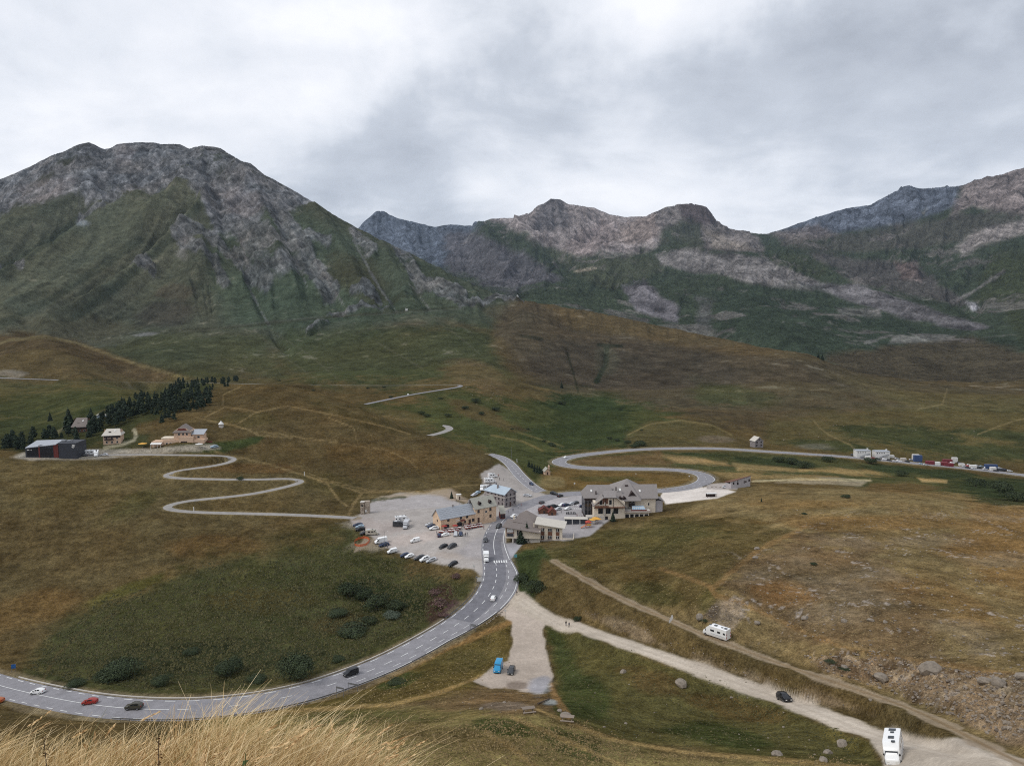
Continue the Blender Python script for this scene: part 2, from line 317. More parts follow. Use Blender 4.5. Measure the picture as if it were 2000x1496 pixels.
def grid_idx(X, Y):
    a = X / Y; fr = np.interp(np.log(Y), LD, np.arange(len(LD))); fc = (a - A_COL[0]) / (A_COL[1] - A_COL[0])
    return np.clip(fr, 0, len(LD) - 1.001), np.clip(fc, 0, NC - 1.001)
def ground_z(X, Y):
    fr, fc = grid_idx(np.asarray(X, float), np.asarray(Y, float)); r = fr.astype(int); c = fc.astype(int); tr = fr - r; t2 = fc - c
    z = (ZZ[r, c] * (1 - t2) + ZZ[r, c + 1] * t2) * (1 - tr) + (ZZ[r + 1, c] * (1 - t2) + ZZ[r + 1, c + 1] * t2) * tr
    return z
def hit(px, py, dmin=75):
    """where the line of sight of a pixel meets the land"""
    a, s = as_of(px, py); fc = float(np.clip((a - A_COL[0]) / (A_COL[1] - A_COL[0]), 0, NC - 1.001)); c = int(fc); t = fc - c
    prof = S[:, c] * (1 - t) + S[:, c + 1] * t
    ok = np.where((prof <= s) & (YY[:, 0] > dmin))[0]
    if len(ok) == 0: k = len(LD) - 1; return Vector((a * math.exp(LD[k]), math.exp(LD[k]), float(CAMZ - prof[k] * math.exp(LD[k]))))
    k = ok[0]
    if k == 0: ld = LD[0]
    else:
        f = (prof[k - 1] - s) / max(prof[k - 1] - prof[k], 1e-9); ld = LD[k - 1] + (LD[k] - LD[k - 1]) * min(max(f, 0), 1)
    Y = math.exp(ld); X = float(a) * Y
    return Vector((X, Y, float(ground_z(X, Y))))

# ---- roads: traced, smoothed, levelled into the land
def catmull(pts, step):
    pts = [Vector(p) for p in pts]; P_ = [2 * pts[0] - pts[1]] + pts + [2 * pts[-1] - pts[-2]]; dense = []
    for i in range(1, len(P_) - 2):
        p0, p1, p2, p3 = P_[i - 1:i + 3]; n = max(2, int((p2 - p1).length / (step * .5)))
        for k in range(n):
            t = k / n
            dense.append(.5 * ((2 * p1) + (p2 - p0) * t + (2 * p0 - 5 * p1 + 4 * p2 - p3) * t * t + (3 * p1 - p0 - 3 * p2 + p3) * t ** 3))
    dense.append(pts[-1])
    out = [dense[0]]; acc = 0
    for a, b in zip(dense[:-1], dense[1:]):
        L = (b - a).length; acc += L
        if acc >= step: out.append(b); acc = 0
    return np.array([tuple(p) for p in out])
def trace(pxs, step=2.0, smooth=9, dmin=75):
    w = catmull([hit(x, y, dmin) for x, y in pxs], step)
    k = np.ones(smooth) / smooth
    for j in range(2):
        pad_ = np.pad(w, ((smooth // 2, smooth // 2), (0, 0)), 'edge')
        w = np.stack([np.convolve(pad_[:, i], k, 'valid') for i in range(3)], 1)
    return w
def carve(w, half, blend, drop=0.0):
    """level the land across a road line w"""
    global ZZ, S
    best = np.full(ZZ.shape, 1e9, np.float32); zz = np.zeros_like(ZZ)
    m = half + blend
    # only rows / cols near the road
    r0 = np.searchsorted(LD, math.log(max(58, w[:, 1].min() - m))) ; r1 = np.searchsorted(LD, math.log(w[:, 1].max() + m)) + 1
    a = w[:, 0] / w[:, 1]; da = m / w[:, 1].min()
    c0 = max(0, np.searchsorted(A_COL, a.min() - da)); c1 = min(NC, np.searchsorted(A_COL, a.max() + da) + 1)
    for i in range(len(w) - 1):
        p, q = w[i], w[i + 1]; ylo, yhi = min(p[1], q[1]) - m, max(p[1], q[1]) + m
        ra = max(r0, np.searchsorted(LD, math.log(max(58, ylo)))); rb = min(r1, np.searchsorted(LD, math.log(yhi)) + 1)
        aa = min(p[0] - m, q[0] - m) / (yhi if min(p[0], q[0]) - m > 0 else max(ylo, 50)); ab = max(p[0] + m, q[0] + m) / (max(ylo, 50) if max(p[0], q[0]) + m > 0 else yhi)
        ca = max(c0, np.searchsorted(A_COL, aa) - 1); cb = min(c1, np.searchsorted(A_COL, ab) + 1)
        if ra >= rb or ca >= cb: continue
        X, Y = XX[ra:rb, ca:cb], YY[ra:rb, ca:cb]
        dx, dy = q[0] - p[0], q[1] - p[1]; l2 = dx * dx + dy * dy + 1e-9
        t = np.clip(((X - p[0]) * dx + (Y - p[1]) * dy) / l2, 0, 1)
        d = np.hypot(X - p[0] - t * dx, Y - p[1] - t * dy); z = p[2] + t * (q[2] - p[2])
        b = best[ra:rb, ca:cb]; mm = d < b
        b[mm] = d[mm]; zz[ra:rb, ca:cb][mm] = z[mm]
    global LASTZ; LASTZ = zz.copy(); wgt = sstep(half + blend, half + .3, best)
    ZZ = ZZ * (1 - wgt) + (zz - drop) * wgt; S = (CAMZ - ZZ) / YY
    return best
MAIN = trace([(-75, 1316), (0, 1340), (100, 1363), (200, 1380), (300, 1387), (400, 1385), (500, 1374), (600, 1353), (684, 1325), (750, 1299), (800, 1274), (850, 1246), (900, 1215), (940, 1182), (964, 1150), (971, 1120), (967, 1092), (962, 1062), (968, 1038), (982, 1015), (1003, 998), (1030, 985), (1060, 974), (1090, 966), (1140, 963), (1200, 962), (1260, 960), (1320, 956), (1360, 948), (1381, 936), (1362, 923), (1310, 917), (1230, 915.5), (1150, 914.5), (1108, 910), (1090, 902), (1112, 893), (1160, 886), (1230, 879), (1300, 876), (1400, 876), (1500, 882), (1650, 892), (1800, 906), (1900, 916), (2000, 928), (2080, 937)], smooth=7)
SIDE = trace([(1075, 968), (1050, 957), (1030, 943), (1012, 925), (995, 905), (975, 892), (948, 886)], smooth=5)
UPPER = trace([(838, 851), (862, 845), (878, 838), (872, 832), (862, 831)], smooth=3, step=1.5)
GALI = trace([(708, 791), (760, 780), (810, 770), (860, 762), (905, 755), (912, 753), (890, 751.5), (850, 752), (790, 753), (700, 753), (600, 752), (500, 750.5), (400, 748), (300, 747), (200, 745), (100, 742), (0, 738.5), (-80, 736)], smooth=5, step=4)
ZIG = trace([(700, 1012), (640, 1008.5), (560, 1005), (480, 1003), (400, 1001), (350, 998), (322, 993), (335, 985), (370, 978), (430, 972), (490, 965), (545, 954), (580, 945), (591, 938.5), (565, 935), (500, 936.5), (420, 936), (350, 934), (320, 929.5), (335, 922), (370, 916), (410, 911), (445, 904), (461, 897), (445, 891), (400, 889.5), (330, 888.5), (260, 888), (200, 889), (160, 891)], smooth=5, step=1.5)
DIRT = trace([(1000, 1150), (1015, 1176), (1060, 1197), (1120, 1221), (1200, 1250), (1300, 1284), (1400, 1319), (1500, 1355), (1600, 1393), (1700, 1432), (1780, 1455), (1900, 1480), (2050, 1508)], smooth=7)
TRACK = trace([(1078, 1092), (1120, 1118), (1180, 1151), (1250, 1186), (1310, 1211), (1400, 1250), (1500, 1287), (1600, 1322), (1700, 1355), (1800, 1392), (1880, 1432), (1960, 1474), (2020, 1500)], smooth=7)
APRON = trace([(1030, 1190), (1038, 1220), (1040, 1260), (1030, 1300), (1005, 1330)], smooth=5)
dMAIN = carve(MAIN, 8.6, 6); dSIDE = carve(SIDE, 4.0, 5); dUP = carve(UPPER, 3.4, 4); dGALI = carve(GALI, 4.5, 8)
dZIG = carve(ZIG, 3.0, 4); dDIRT = carve(DIRT, 3.5, 4); zDIRT = LASTZ; dTRACK = carve(TRACK, 2.2, 3); dAP = carve(APRON, 8, 6); dMAIN = carve(MAIN, 9.2, 5)
def flatten(pts_px, zval, feather_m=6):
    global ZZ, S
    w = [hit(x, y) for x, y in pts_px]; sd_ = poly_sd(XX, YY, [(p.x, p.y) for p in w]) ; k = sstep(feather_m, 0, sd_)
    ZZ = ZZ * (1 - k) + zval * k; S = (CAMZ - ZZ) / YY
PX, PY = px_of(XX, YY, ZZ)
# ------------------------------------------------------------------ what grows and lies where (base colours only)
KA = 1.20                                             # picture tone -> base colour
class Paint:
    def __init__(s, px, py, base, e1, e2):
        s.px, s.py = px, py; s.c = np.empty(px.shape + (3,), np.float32); s.c[:] = srgb(*base, KA); s.e1, s.e2 = e1, e2
    def mix(s, w, col):
        col = srgb(*col, KA) if len(col) == 3 and max(col) > 1.5 else np.array(col); s.c += (col - s.c) * w[..., None]
    def blob(s, cx_, cy_, rx, ry, ang, col, st=1.0, soft=.6, nz=.5):
        t = math.radians(ang); dx, dy = s.px - cx_, s.py - cy_
        u = (dx * math.cos(t) + dy * math.sin(t)) / rx; v = (-dx * math.sin(t) + dy * math.cos(t)) / ry
        d = np.sqrt(u * u + v * v) + nz * (.7 * s.e1 + .5 * s.e2)
        s.mix(st * sstep(1 + soft * .5, 1 - soft * .5, d), col)
    def poly(s, pts, col, st=1.0, feather=12, nz=14):
        d = poly_sd(s.px, s.py, pts) + nz * (.8 * s.e1 + .6 * s.e2); s.mix(st * sstep(feather, -feather, d), col)
    def line(s, pts, w, col, st=1.0, nz=.4, soft=.5):
        d, _, _ = seg_dist(s.px, s.py, pts); s.mix(st * sstep(1 + soft, 1 - soft, d / w + nz * s.e2), col)
e1 = np.where(YY < 950, fbm(XX, YY, 34, 4, seed=61), fbm(XX, YY, 190, 4, seed=62, z=ZZ)) * 1.6
e2 = np.where(YY < 950, fbm(XX, YY, 7, 4, .6, seed=63), fbm(XX, YY, 42, 4, .6, seed=64, z=ZZ)) * 1.6
e3 = fbm(XX, YY, 2.6, 3, .65, seed=65) * 1.5
GV = (148, 142, 137)
P_ = Paint(PX, PY, (78, 66, 45), e1, e2)
# near mountain
P_.poly([(-300, 200), (1000, 200), (1010, 585), (1000, 610), (800, 640), (500, 700), (-300, 760)], (70, 70, 57), feather=20)
P_.poly([(420, 400), (560, 400), (1000, 590), (960, 640), (800, 620), (560, 660), (430, 640), (400, 560)], (68, 73, 59), feather=22, nz=22)
P_.poly([(420, 560), (620, 520), (840, 600), (700, 625), (480, 640)], (65, 72, 57), .8, 20, 20)
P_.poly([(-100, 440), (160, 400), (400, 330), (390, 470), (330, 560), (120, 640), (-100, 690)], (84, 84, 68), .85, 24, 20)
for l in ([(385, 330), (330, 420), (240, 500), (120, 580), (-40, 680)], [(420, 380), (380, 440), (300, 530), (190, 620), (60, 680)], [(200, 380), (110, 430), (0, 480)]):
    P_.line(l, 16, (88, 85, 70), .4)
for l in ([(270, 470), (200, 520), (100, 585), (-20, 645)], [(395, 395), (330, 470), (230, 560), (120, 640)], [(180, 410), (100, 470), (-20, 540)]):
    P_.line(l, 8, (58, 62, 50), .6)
P_.blob(150, 650, 120, 26, 0, (76, 71, 55), .6); P_.blob(330, 615, 60, 28, -10, (64, 60, 52), .8); P_.blob(345, 570, 40, 16, 0, (78, 70, 58), .6)
P_.blob(700, 545, 70, 40, 30, (66, 62, 45), .6); P_.blob(520, 700, 110, 30, 10, (76, 70, 46), .5)
P_.poly([(560, 640), (960, 640), (990, 740), (900, 748), (620, 748), (520, 700)], (60, 64, 42), .8, 16, 20)
P_.poly([(300, 640), (520, 650), (560, 740), (300, 740), (170, 700)], (64, 66, 44), .7, 16, 20)
for l in ([(500, 650), (560, 700), (620, 742)], [(520, 640), (600, 690), (660, 740)], [(735, 668), (800, 705), (850, 735)], [(850, 625), (900, 660), (935, 690)], [(880, 620), (920, 650)]):
    P_.line(l, 1.1, (84, 80, 64), .45, nz=1.2)
# brown hill
P_.poly([(1000, 590), (1060, 592), (1220, 622), (1450, 668), (1620, 706), (1780, 752), (2100, 762), (2100, 800), (1900, 830), (1600, 850), (1300, 810), (1180, 790), (1010, 720), (960, 650)], (74, 64, 49), feather=14, nz=16)
P_.poly([(1010, 690), (1100, 650), (1400, 690), (1500, 760), (1400, 800), (1200, 770), (1080, 780)], (68, 60, 49), .8, 25, 30)
P_.poly([(1050, 592), (1220, 622), (1450, 668), (1620, 706), (1500, 700), (1300, 670), (1120, 640)], (94, 78, 52), .6, 8, 10)
P_.poly([(1600, 720), (1800, 760), (2100, 770), (2100, 830), (1800, 820)], (88, 78, 52), .6, 14, 16)
P_.blob(930, 745, 60, 40, 30, (98, 80, 58), .6); P_.blob(1020, 610, 70, 20, 0, (84, 74, 58), .5)
P_.line([(1185, 680), (1183, 712), (1165, 745)], 5, (38, 44, 32), .9); P_.line([(1168, 674), (1215, 676)], 2.5, (38, 42, 32), .8); P_.line([(1108, 690), (1120, 730), (1130, 768)], 2, (42, 42, 30), .8); P_.line([(1018, 656), (1058, 662)], 3, (42, 42, 32), .7)
P_.blob(1185, 700, 22, 30, 0, (84, 82, 66), .35)
# valley in the middle
P_.poly([(700, 800), (900, 760), (1000, 790), (1180, 770), (1330, 820), (1280, 870), (1100, 890), (1060, 960), (950, 890), (840, 850)], (64, 66, 42), 1, 14, 20)
P_.poly([(1060, 770), (1210, 770), (1230, 840), (1330, 870), (1100, 893), (1020, 850), (1100, 830)], (50, 57, 37), .85, 14, 20)
P_.poly([(1350, 740), (1450, 745), (1460, 790), (1370, 785)], (70, 68, 46), .5, 12, 14); P_.blob(1430, 770, 90, 22, 5, (66, 66, 44), .6)
P_.poly([(1500, 820), (1750, 790), (2100, 800), (2100, 900), (1880, 905), (1500, 870)], (80, 72, 48), .8, 12, 12)
for c in ((1760, 850, 130, 16), (1900, 880, 160, 16), (1620, 870, 90, 10), (1960, 850, 90, 10)): P_.blob(*c, 4, (56, 60, 40), .85)
P_.poly([(1220, 850), (1270, 826), (1350, 822), (1400, 836), (1440, 868), (1230, 878)], (78, 70, 48), .9, 6, 6)
P_.line([(1225, 850), (1270, 828), (1330, 821), (1390, 830), (1430, 850)], 1.6, (112, 100, 72), .6)
for l in ([(1590, 822), (1600, 835), (1620, 850), (1660, 868), (1672, 880)], [(1850, 760), (1840, 790), (1790, 800)], [(1910, 848), (1980, 822), (2000, 818)]): P_.line(l, 1.4, (112, 98, 72), .6)
P_.blob(1400, 858, 34, 8, 0, (96, 84, 72), .8); P_.blob(1590, 872, 40, 6, 0, (104, 98, 88), .6)
P_.blob(940, 810, 70, 14, 20, (92, 74, 54), .5); P_.blob(780, 815, 70, 12, 8, (92, 78, 54), .6)
P_.line([(960, 850), (1020, 862), (1060, 880)], 2, (110, 96, 66), .5); P_.line([(1000, 840), (1100, 872)], 2, (96, 88, 60), .5)
# left: plateau, mound, valley
P_.poly([(-200, 660), (40, 650), (150, 665), (250, 705), (380, 742), (200, 745), (-200, 742)], (82, 68, 47), 1, 8, 6)
P_.line([(-60, 690), (20, 664), (90, 658), (150, 670), (250, 706), (360, 738)], 3, (112, 98, 68), .6)
P_.blob(20, 730, 26, 8, 0, (120, 108, 98), .8)
P_.poly([(-200, 748), (440, 748), (360, 790), (200, 800), (100, 850), (-200, 860)], (76, 70, 47), 1, 10, 14)
P_.blob(110, 790, 130, 26, -5, (58, 62, 40), .75); P_.blob(90, 820, 70, 9, -18, (104, 94, 62), .6)
P_.poly([(-200, 830), (60, 810), (220, 790), (400, 740), (420, 760), (300, 850), (120, 880), (-200, 890)], (48, 54, 36), .8, 8, 10)
P_.poly([(420, 760), (520, 748), (640, 768), (760, 822), (860, 855), (960, 890), (960, 925), (700, 940), (470, 890), (420, 850), (260, 850), (270, 830), (380, 790)], (78, 66, 46), 1, 9, 10)
P_.poly([(600, 780), (700, 800), (850, 850), (760, 850), (640, 810)], (66, 58, 38), .8, 12, 12)
P_.blob(560, 880, 120, 26, 8, (72, 60, 40), .6); P_.blob(760, 890, 130, 18, 5, (92, 72, 46), .5); P_.blob(480, 820, 60, 14, 0, (76, 68, 44), .6)
P_.poly([(430, 862), (520, 850), (500, 868), (420, 886), (300, 882), (300, 876)], (52, 60, 36), .9, 4, 4)
P_.poly([(200, 850), (290, 850), (290, 872), (200, 880)], (58, 62, 42), .7, 5, 5)
P_.poly([(-200, 890), (200, 892), (460, 895), (600, 930), (700, 940), (960, 930), (900, 980), (860, 962), (700, 990), (690, 1010), (560, 1040), (-200, 1100)], (82, 71, 50), 1, 8, 8)
P_.blob(130, 960, 130, 40, 0, (78, 66, 43), .7); P_.blob(500, 915, 100, 10, 0, (86, 66, 44), .8); P_.blob(640, 950, 70, 22, 15, (70, 62, 40), .8); P_.blob(480, 990, 150, 12, 0, (76, 64, 43), .6)
P_.blob(250, 990, 80, 20, -30, (72, 68, 42), .6)
# left slope towards the hollow
P_.poly([(-300, 1000), (300, 1010), (690, 1012), (700, 1045), (560, 1080), (330, 1125), (200, 1170), (60, 1240), (-300, 1260)], (82, 70, 49), 1, 26, 30)
P_.blob(600, 1050, 100, 26, -8, (72, 62, 40), .7); P_.blob(250, 1060, 180, 26, 0, (74, 62, 42), .5); P_.blob(60, 1190, 110, 30, -15, (100, 78, 50), .6); P_.blob(420, 1070, 110, 20, 0, (92, 70, 44), .5)
P_.poly([(690, 1040), (720, 1075), (800, 1108), (900, 1125), (945, 1150), (900, 1200), (800, 1260), (684, 1310), (500, 1365), (300, 1378), (150, 1355), (30, 1325), (90, 1250), (200, 1175), (330, 1120), (560, 1075)], (63, 63, 41), 1, 26, 26)
P_.poly([(200, 1180), (500, 1120), (760, 1090), (880, 1130), (760, 1180), (500, 1190), (300, 1230)], (60, 60, 36), .55, 20, 30)
P_.blob(740, 1160, 80, 30, 20, (40, 46, 30), .8); P_.blob(400, 1290, 320, 34, 0, (44, 47, 33), .8); P_.blob(620, 1230, 100, 30, 0, (54, 56, 36), .6)
P_.blob(500, 1170, 90, 22, 0, (70, 60, 38), .6); P_.blob(660, 1220, 50, 18, 0, (70, 58, 40), .6); P_.blob(250, 1150, 100, 12, -20, (78, 76, 40), .6)
P_.blob(862, 1180, 22, 42, 15, (66, 50, 46), .85); P_.blob(880, 1196, 10, 26, 35, (92, 70, 74), .6)
P_.line([(945, 1130), (930, 1170), (880, 1220), (800, 1262), (690, 1305)], 8, (96, 80, 46), .8)
P_.line([(20, 1322), (110, 1350), (200, 1368), (330, 1375), (480, 1368), (640, 1332)], 4, (98, 82, 50), .7)
P_.line([(85, 1325), (110, 1280), (150, 1240), (230, 1195)], 3, (74, 64, 46), .7)
# middle wedge, below the road
P_.poly([(690, 1345), (850, 1280), (980, 1215), (1000, 1210), (1000, 1260), (985, 1300), (940, 1325), (900, 1380), (700, 1420), (450, 1440), (440, 1400)], (84, 72, 43), 1, 8, 10)
P_.blob(780, 1328, 34, 12, -15, (52, 62, 36), .8); P_.blob(900, 1290, 80, 24, -20, (76, 68, 42), .6)
P_.line([(1000, 1213), (880, 1262), (760, 1322), (640, 1362), (500, 1390)], 6, (120, 92, 60), .8)
P_.poly([(760, 1385), (940, 1340), (1060, 1345), (1090, 1380), (1000, 1400), (860, 1400)], (104, 84, 62), .8, 10, 14)
P_.blob(985, 1378, 40, 9, 0, (112, 98, 88), .8)
P_.poly([(400, 1400), (820, 1385), (1050, 1400), (1120, 1430), (1300, 1470), (1500, 1485), (1700, 1500), (2100, 1560), (300, 1560)], (112, 99, 66), 1, 10, 14)
P_.blob(700, 1400, 120, 14, 0, (64, 66, 38), .6); P_.blob(985, 1420, 50, 14, 10, (54, 62, 34), .8); P_.blob(1120, 1455, 60, 18, 25, (54, 62, 34), .7); P_.blob(880, 1440, 130, 16, 10, (92, 76, 50), .6)
P_.poly([(1062, 1215), (1120, 1228), (1300, 1292), (1500, 1362), (1690, 1440), (1730, 1500), (1500, 1485), (1250, 1450), (1090, 1395), (1085, 1320)], (78, 72, 45), 1, 7, 10)
P_.poly([(1062, 1220), (1100, 1235), (1130, 1300), (1200, 1350), (1190, 1400), (1100, 1390), (1092, 1320)], (58, 64, 38), .85, 12, 14)
P_.blob(1270, 1330, 70, 30, 15, (84, 66, 44), .6); P_.blob(1420, 1440, 90, 22, 10, (50, 58, 32), .7); P_.blob(1440, 1385, 120, 22, 12, (82, 64, 40), .7); P_.blob(1640, 1440, 60, 22, 20, (90, 80, 46), .6)
P_.line([(1070, 1330), (1085, 1360), (1110, 1400)], 6, (128, 100, 70), .8)
for l in ([(470, 1405), (600, 1385), (760, 1376), (850, 1355), (940, 1320)], [(1050, 1385), (1110, 1410), (1200, 1445), (1350, 1470), (1500, 1482), (1700, 1500)], [(1000, 1400), (1060, 1425), (1160, 1470), (1230, 1500)], [(950, 1430), (1000, 1460), (1050, 1500)]):
    P_.line(l, 4, (140, 116, 80), .75, nz=.6)
# right hill
P_.poly([(1080, 1065), (1310, 1005), (1430, 950), (2200, 955), (2200, 1600), (1960, 1470), (1700, 1350), (1400, 1245), (1280, 1195), (1075, 1088), (1030, 1080)], (108, 92, 66), 1, 9, 9)
P_.poly([(1075, 1080), (1290, 1020), (1480, 1010), (1560, 1035), (1420, 1120), (1400, 1160), (1340, 1200), (1200, 1150)], (84, 72, 47), .95, 12, 16)
P_.poly([(1010, 1070), (1150, 1050), (1300, 1020), (1450, 1040), (1300, 1075), (1150, 1110), (1060, 1095)], (76, 70, 44), .8, 12, 16)
P_.poly([(995, 1075), (1060, 1060), (1075, 1090), (1120, 1160), (1060, 1190), (1012, 1155)], (56, 62, 38), 1, 6, 8)
P_.poly([(1060, 1090), (1300, 1205), (1400, 1260), (1650, 1350), (1760, 1400), (1640, 1385), (1400, 1308), (1250, 1258), (1120, 1212), (1040, 1178)], (84, 70, 47), .9, 8, 8)
P_.poly([(1130, 1195), (1250, 1215), (1300, 1255), (1420, 1300), (1560, 1340), (1660, 1370), (1720, 1400), (1600, 1375), (1400, 1308), (1250, 1252)], (128, 110, 92), .7, 6, 14)
P_.blob(1200, 1100, 70, 26, 20, (92, 74, 46), .5); P_.blob(1390, 1180, 30, 30, 0, (66, 64, 36), .6); P_.blob(1270, 1160, 60, 20, 10, (62, 60, 36), .6)
P_.poly([(1560, 1040), (1480, 1080), (1430, 1140), (1460, 1200), (1560, 1260), (1700, 1290), (1850, 1310), (1800, 1150), (1700, 1080)], (98, 80, 62), .75, 22, 30)
P_.poly([(1900, 990), (2100, 985), (2100, 1200), (1950, 1180), (1850, 1080)], (116, 88, 56), .6, 22, 30)
P_.blob(1700, 1020, 200, 14, 0, (112, 88, 58), .7); P_.blob(1560, 985, 140, 10, 0, (112, 90, 60), .7)
P_.blob(1530, 1160, 60, 24, 10, (116, 86, 56), .6); P_.blob(1840, 1170, 120, 40, 20, (112, 86, 56), .5)
P_.poly([(1560, 1280), (1700, 1270), (1850, 1305), (2100, 1320), (2100, 1480), (1960, 1450), (1850, 1400), (1740, 1350), (1620, 1315)], (118, 98, 80), .9, 8, 16)
P_.mix(.75 * sstep(.1, .6, fbm(XX, YY, 4.5, 4, .65, seed=88) * 1.6) * bank_r, (78, 62, 48)); P_.mix(.6 * sstep(.25, .6, fbm(XX, YY, 3.0, 4, .65, seed=89) * 1.6) * bank_r, (150, 132, 114))
P_.poly([(1780, 1310), (1950, 1360), (2050, 1460), (1960, 1440), (1820, 1360)], (140, 118, 98), .6, 12, 20)
P_.poly([(1400, 1170), (1450, 1163), (1462, 1200), (1430, 1228), (1400, 1222)], (128, 112, 98), .9, 5, 8)
P_.poly([(1365, 1205), (1400, 1170), (1410, 1190), (1395, 1218)], (86, 74, 66), .9, 4, 6)
for c in ((1560, 1095, 34, 16, 10), (1650, 1150, 60, 14, 12), (1880, 1230, 60, 18, 10), (1920, 1265, 34, 14, 0), (1640, 1060, 50, 8, 0), (1730, 1120, 40, 12, 0), (1820, 1055, 60, 7, 0), (1950, 1100, 60, 12, 0), (1930, 1010, 90, 6, 3), (1480, 1130, 24, 8, 0), (1620, 1205, 60, 18, 10)):
    P_.blob(*c, (126, 110, 92), .5, soft=1.3, nz=1.4)
for l in ([(1385, 1145), (1400, 1163), (1450, 1178), (1540, 1220), (1640, 1262), (1760, 1285), (2000, 1320)], [(1570, 1030), (1480, 1075), (1425, 1120), (1390, 1150)], [(1290, 1110), (1350, 1130), (1385, 1145)]):
    P_.line(l, 4.5, (124, 98, 68), .6, nz=.6)
P_.line([(1475, 1040), (1560, 1015), (1700, 985)], 3, (128, 106, 74), .4)
# fields and slopes behind the village
P_.poly([(1060, 925), (1100, 915), (1400, 925), (1395, 945), (1300, 960), (1140, 960), (1060, 955)], (94, 76, 48), .9, 4, 5)
P_.blob(1200, 935, 80, 6, 0, (66, 66, 42), .6); P_.blob(1080, 940, 24, 12, 0, (128, 116, 88), .5)
P_.poly([(1090, 903), (1130, 890), (1280, 878), (1500, 884), (1640, 896), (1960, 935), (2100, 945), (2100, 985), (1880, 965), (1470, 935), (1400, 928), (1310, 916), (1140, 913)], (66, 66, 44), 1, 4, 5)
P_.poly([(1110, 903), (1140, 895), (1290, 882), (1300, 900), (1340, 912), (1130, 912)], (96, 78, 56), .9, 4, 6)
P_.poly([(1290, 890), (1360, 890), (1420, 902), (1425, 910), (1330, 907)], (140, 116, 84), .9, 4, 5)
P_.poly([(1430, 906), (1500, 909), (1600, 922), (1440, 920)], (134, 114, 82), .85, 4, 5)
P_.poly([(1350, 917), (1560, 926), (1640, 930), (1600, 942), (1440, 936), (1395, 926)], (124, 104, 74), .85, 4, 6)
P_.poly([(1560, 913), (1700, 918), (1750, 930), (1640, 927), (1560, 922)], (138, 116, 82), .85, 4, 5)
P_.poly([(1790, 932), (1850, 938), (1850, 944), (1800, 942)], (150, 126, 90), 1, 2, 2)
P_.poly([(1500, 938), (1620, 935), (1700, 935), (1680, 948), (1520, 946)], (146, 134, 118), .8, 3, 5)
P_.line([(1470, 940), (1560, 936), (1700, 938)], 2.2, (160, 146, 120), .8)
for c in ((1360, 897 - 10, 50, 5), (1500, 902, 60, 7), (1560, 907, 40, 7), (1740, 915, 50, 8), (1950, 955, 90, 16), (1850, 925, 60, 8), (1960, 975, 60, 10)): P_.blob(*c, 4, (48, 55, 38), .85)
P_.poly([(1700, 945), (1780, 938), (1850, 952), (1760, 966), (1690, 960)], (96, 78, 54), .8, 5, 5)
# village gravel, yard and car park
GRAV = np.zeros_like(PX)
def gravel(pts, col=GV, feather=2.5, nz=3.5, st=1.0):
    d = poly_sd(PX, PY, pts) + nz * (.5 * e1 + .8 * e2); w = sstep(feather, -feather, d) * st * (YY < 720)
    P_.mix(w, col); np.maximum(GRAV, w, out=GRAV)
gravel([(684, 1010), (712, 1002), (730, 975), (780, 963), (860, 962), (905, 985), (950, 960), (940, 925), (975, 905), (1000, 922), (1035, 950), (1075, 970), (1010, 1005), (985, 1030), (960, 1060), (958, 1100), (945, 1130), (925, 1115), (885, 1108), (820, 1093), (770, 1078), (738, 1060), (720, 1045), (695, 1030)])
gravel([(1000, 1005), (1060, 972), (1145, 965), (1150, 1000), (1190, 1015), (1150, 1045), (1100, 1055), (1000, 1060)], (150, 146, 146))
gravel([(985, 1060), (1010, 1058), (1022, 1062), (1000, 1090), (985, 1100)], (140, 138, 140), 1.5, 1)
gravel([(1296, 958), (1340, 952), (1400, 950), (1436, 960), (1400, 973), (1300, 985), (1290, 970)], (196, 188, 180), 1.5, 1)
gravel([(1380, 945), (1440, 943), (1440, 956), (1380, 955)], (160, 152, 146), 1.5, 1)
gravel([(718, 984), (770, 973), (850, 965), (872, 972), (905, 986), (860, 990), (720, 1000)], (150, 145, 143), 2, 1.5)
gravel([(830, 958), (880, 955), (925, 985), (880, 975)], (138, 124, 108), 4, 4)
gravel([(905, 990), (940, 978), (960, 985), (950, 1000)], (176, 168, 162), 2, 2)
P_.blob(820, 1050, 120, 16, -8, (176, 160, 150), .35, nz=.8); P_.blob(760, 1030, 60, 14, 5, (150, 138, 132), .5, nz=.9); P_.blob(930, 1070, 40, 22, -20, (140, 136, 138), .5); P_.blob(870, 1085, 60, 8, 8, (146, 134, 124), .5, nz=.9)
P_.line([(740, 975), (800, 965), (870, 960)], 4, (142, 128, 108), .8, nz=.8); P_.line([(730, 978), (790, 970)], 3, (60, 64, 44), .8, nz=.9)
P_.poly([(20, 893), (45, 885), (160, 880), (240, 880), (300, 876), (420, 868), (430, 876), (300, 886), (180, 896), (60, 899)], (150, 142, 136), .9, 3, 3)
P_.line([(262, 840), (266, 850), (262, 860), (235, 868), (205, 875)], 3.5, (142, 134, 118), .8); P_.line([(100, 850), (130, 835)], 3, (120, 112, 90), .6)
gravel([(962, 1192), (975, 1165), (985, 1110), (1003, 1122), (1010, 1150), (1040, 1185), (1070, 1205), (1060, 1230), (1072, 1290), (1080, 1320), (1060, 1355), (1020, 1350), (985, 1340), (960, 1345), (925, 1330), (960, 1305), (990, 1290), (1002, 1260), (998, 1215)], (160, 148, 136), 2.5, 4)
P_.blob(1055, 1340, 24, 16, -20, (138, 138, 144), .8); P_.blob(1010, 1338, 18, 7, 0, (112, 100, 90), .8); P_.blob(1075, 1370, 14, 5, 0, (144, 146, 150), .8)
gravel([(700, 1064), (712, 1050), (734, 1052), (724, 1064), (690, 1080)], (128, 116, 100), 2, 3)
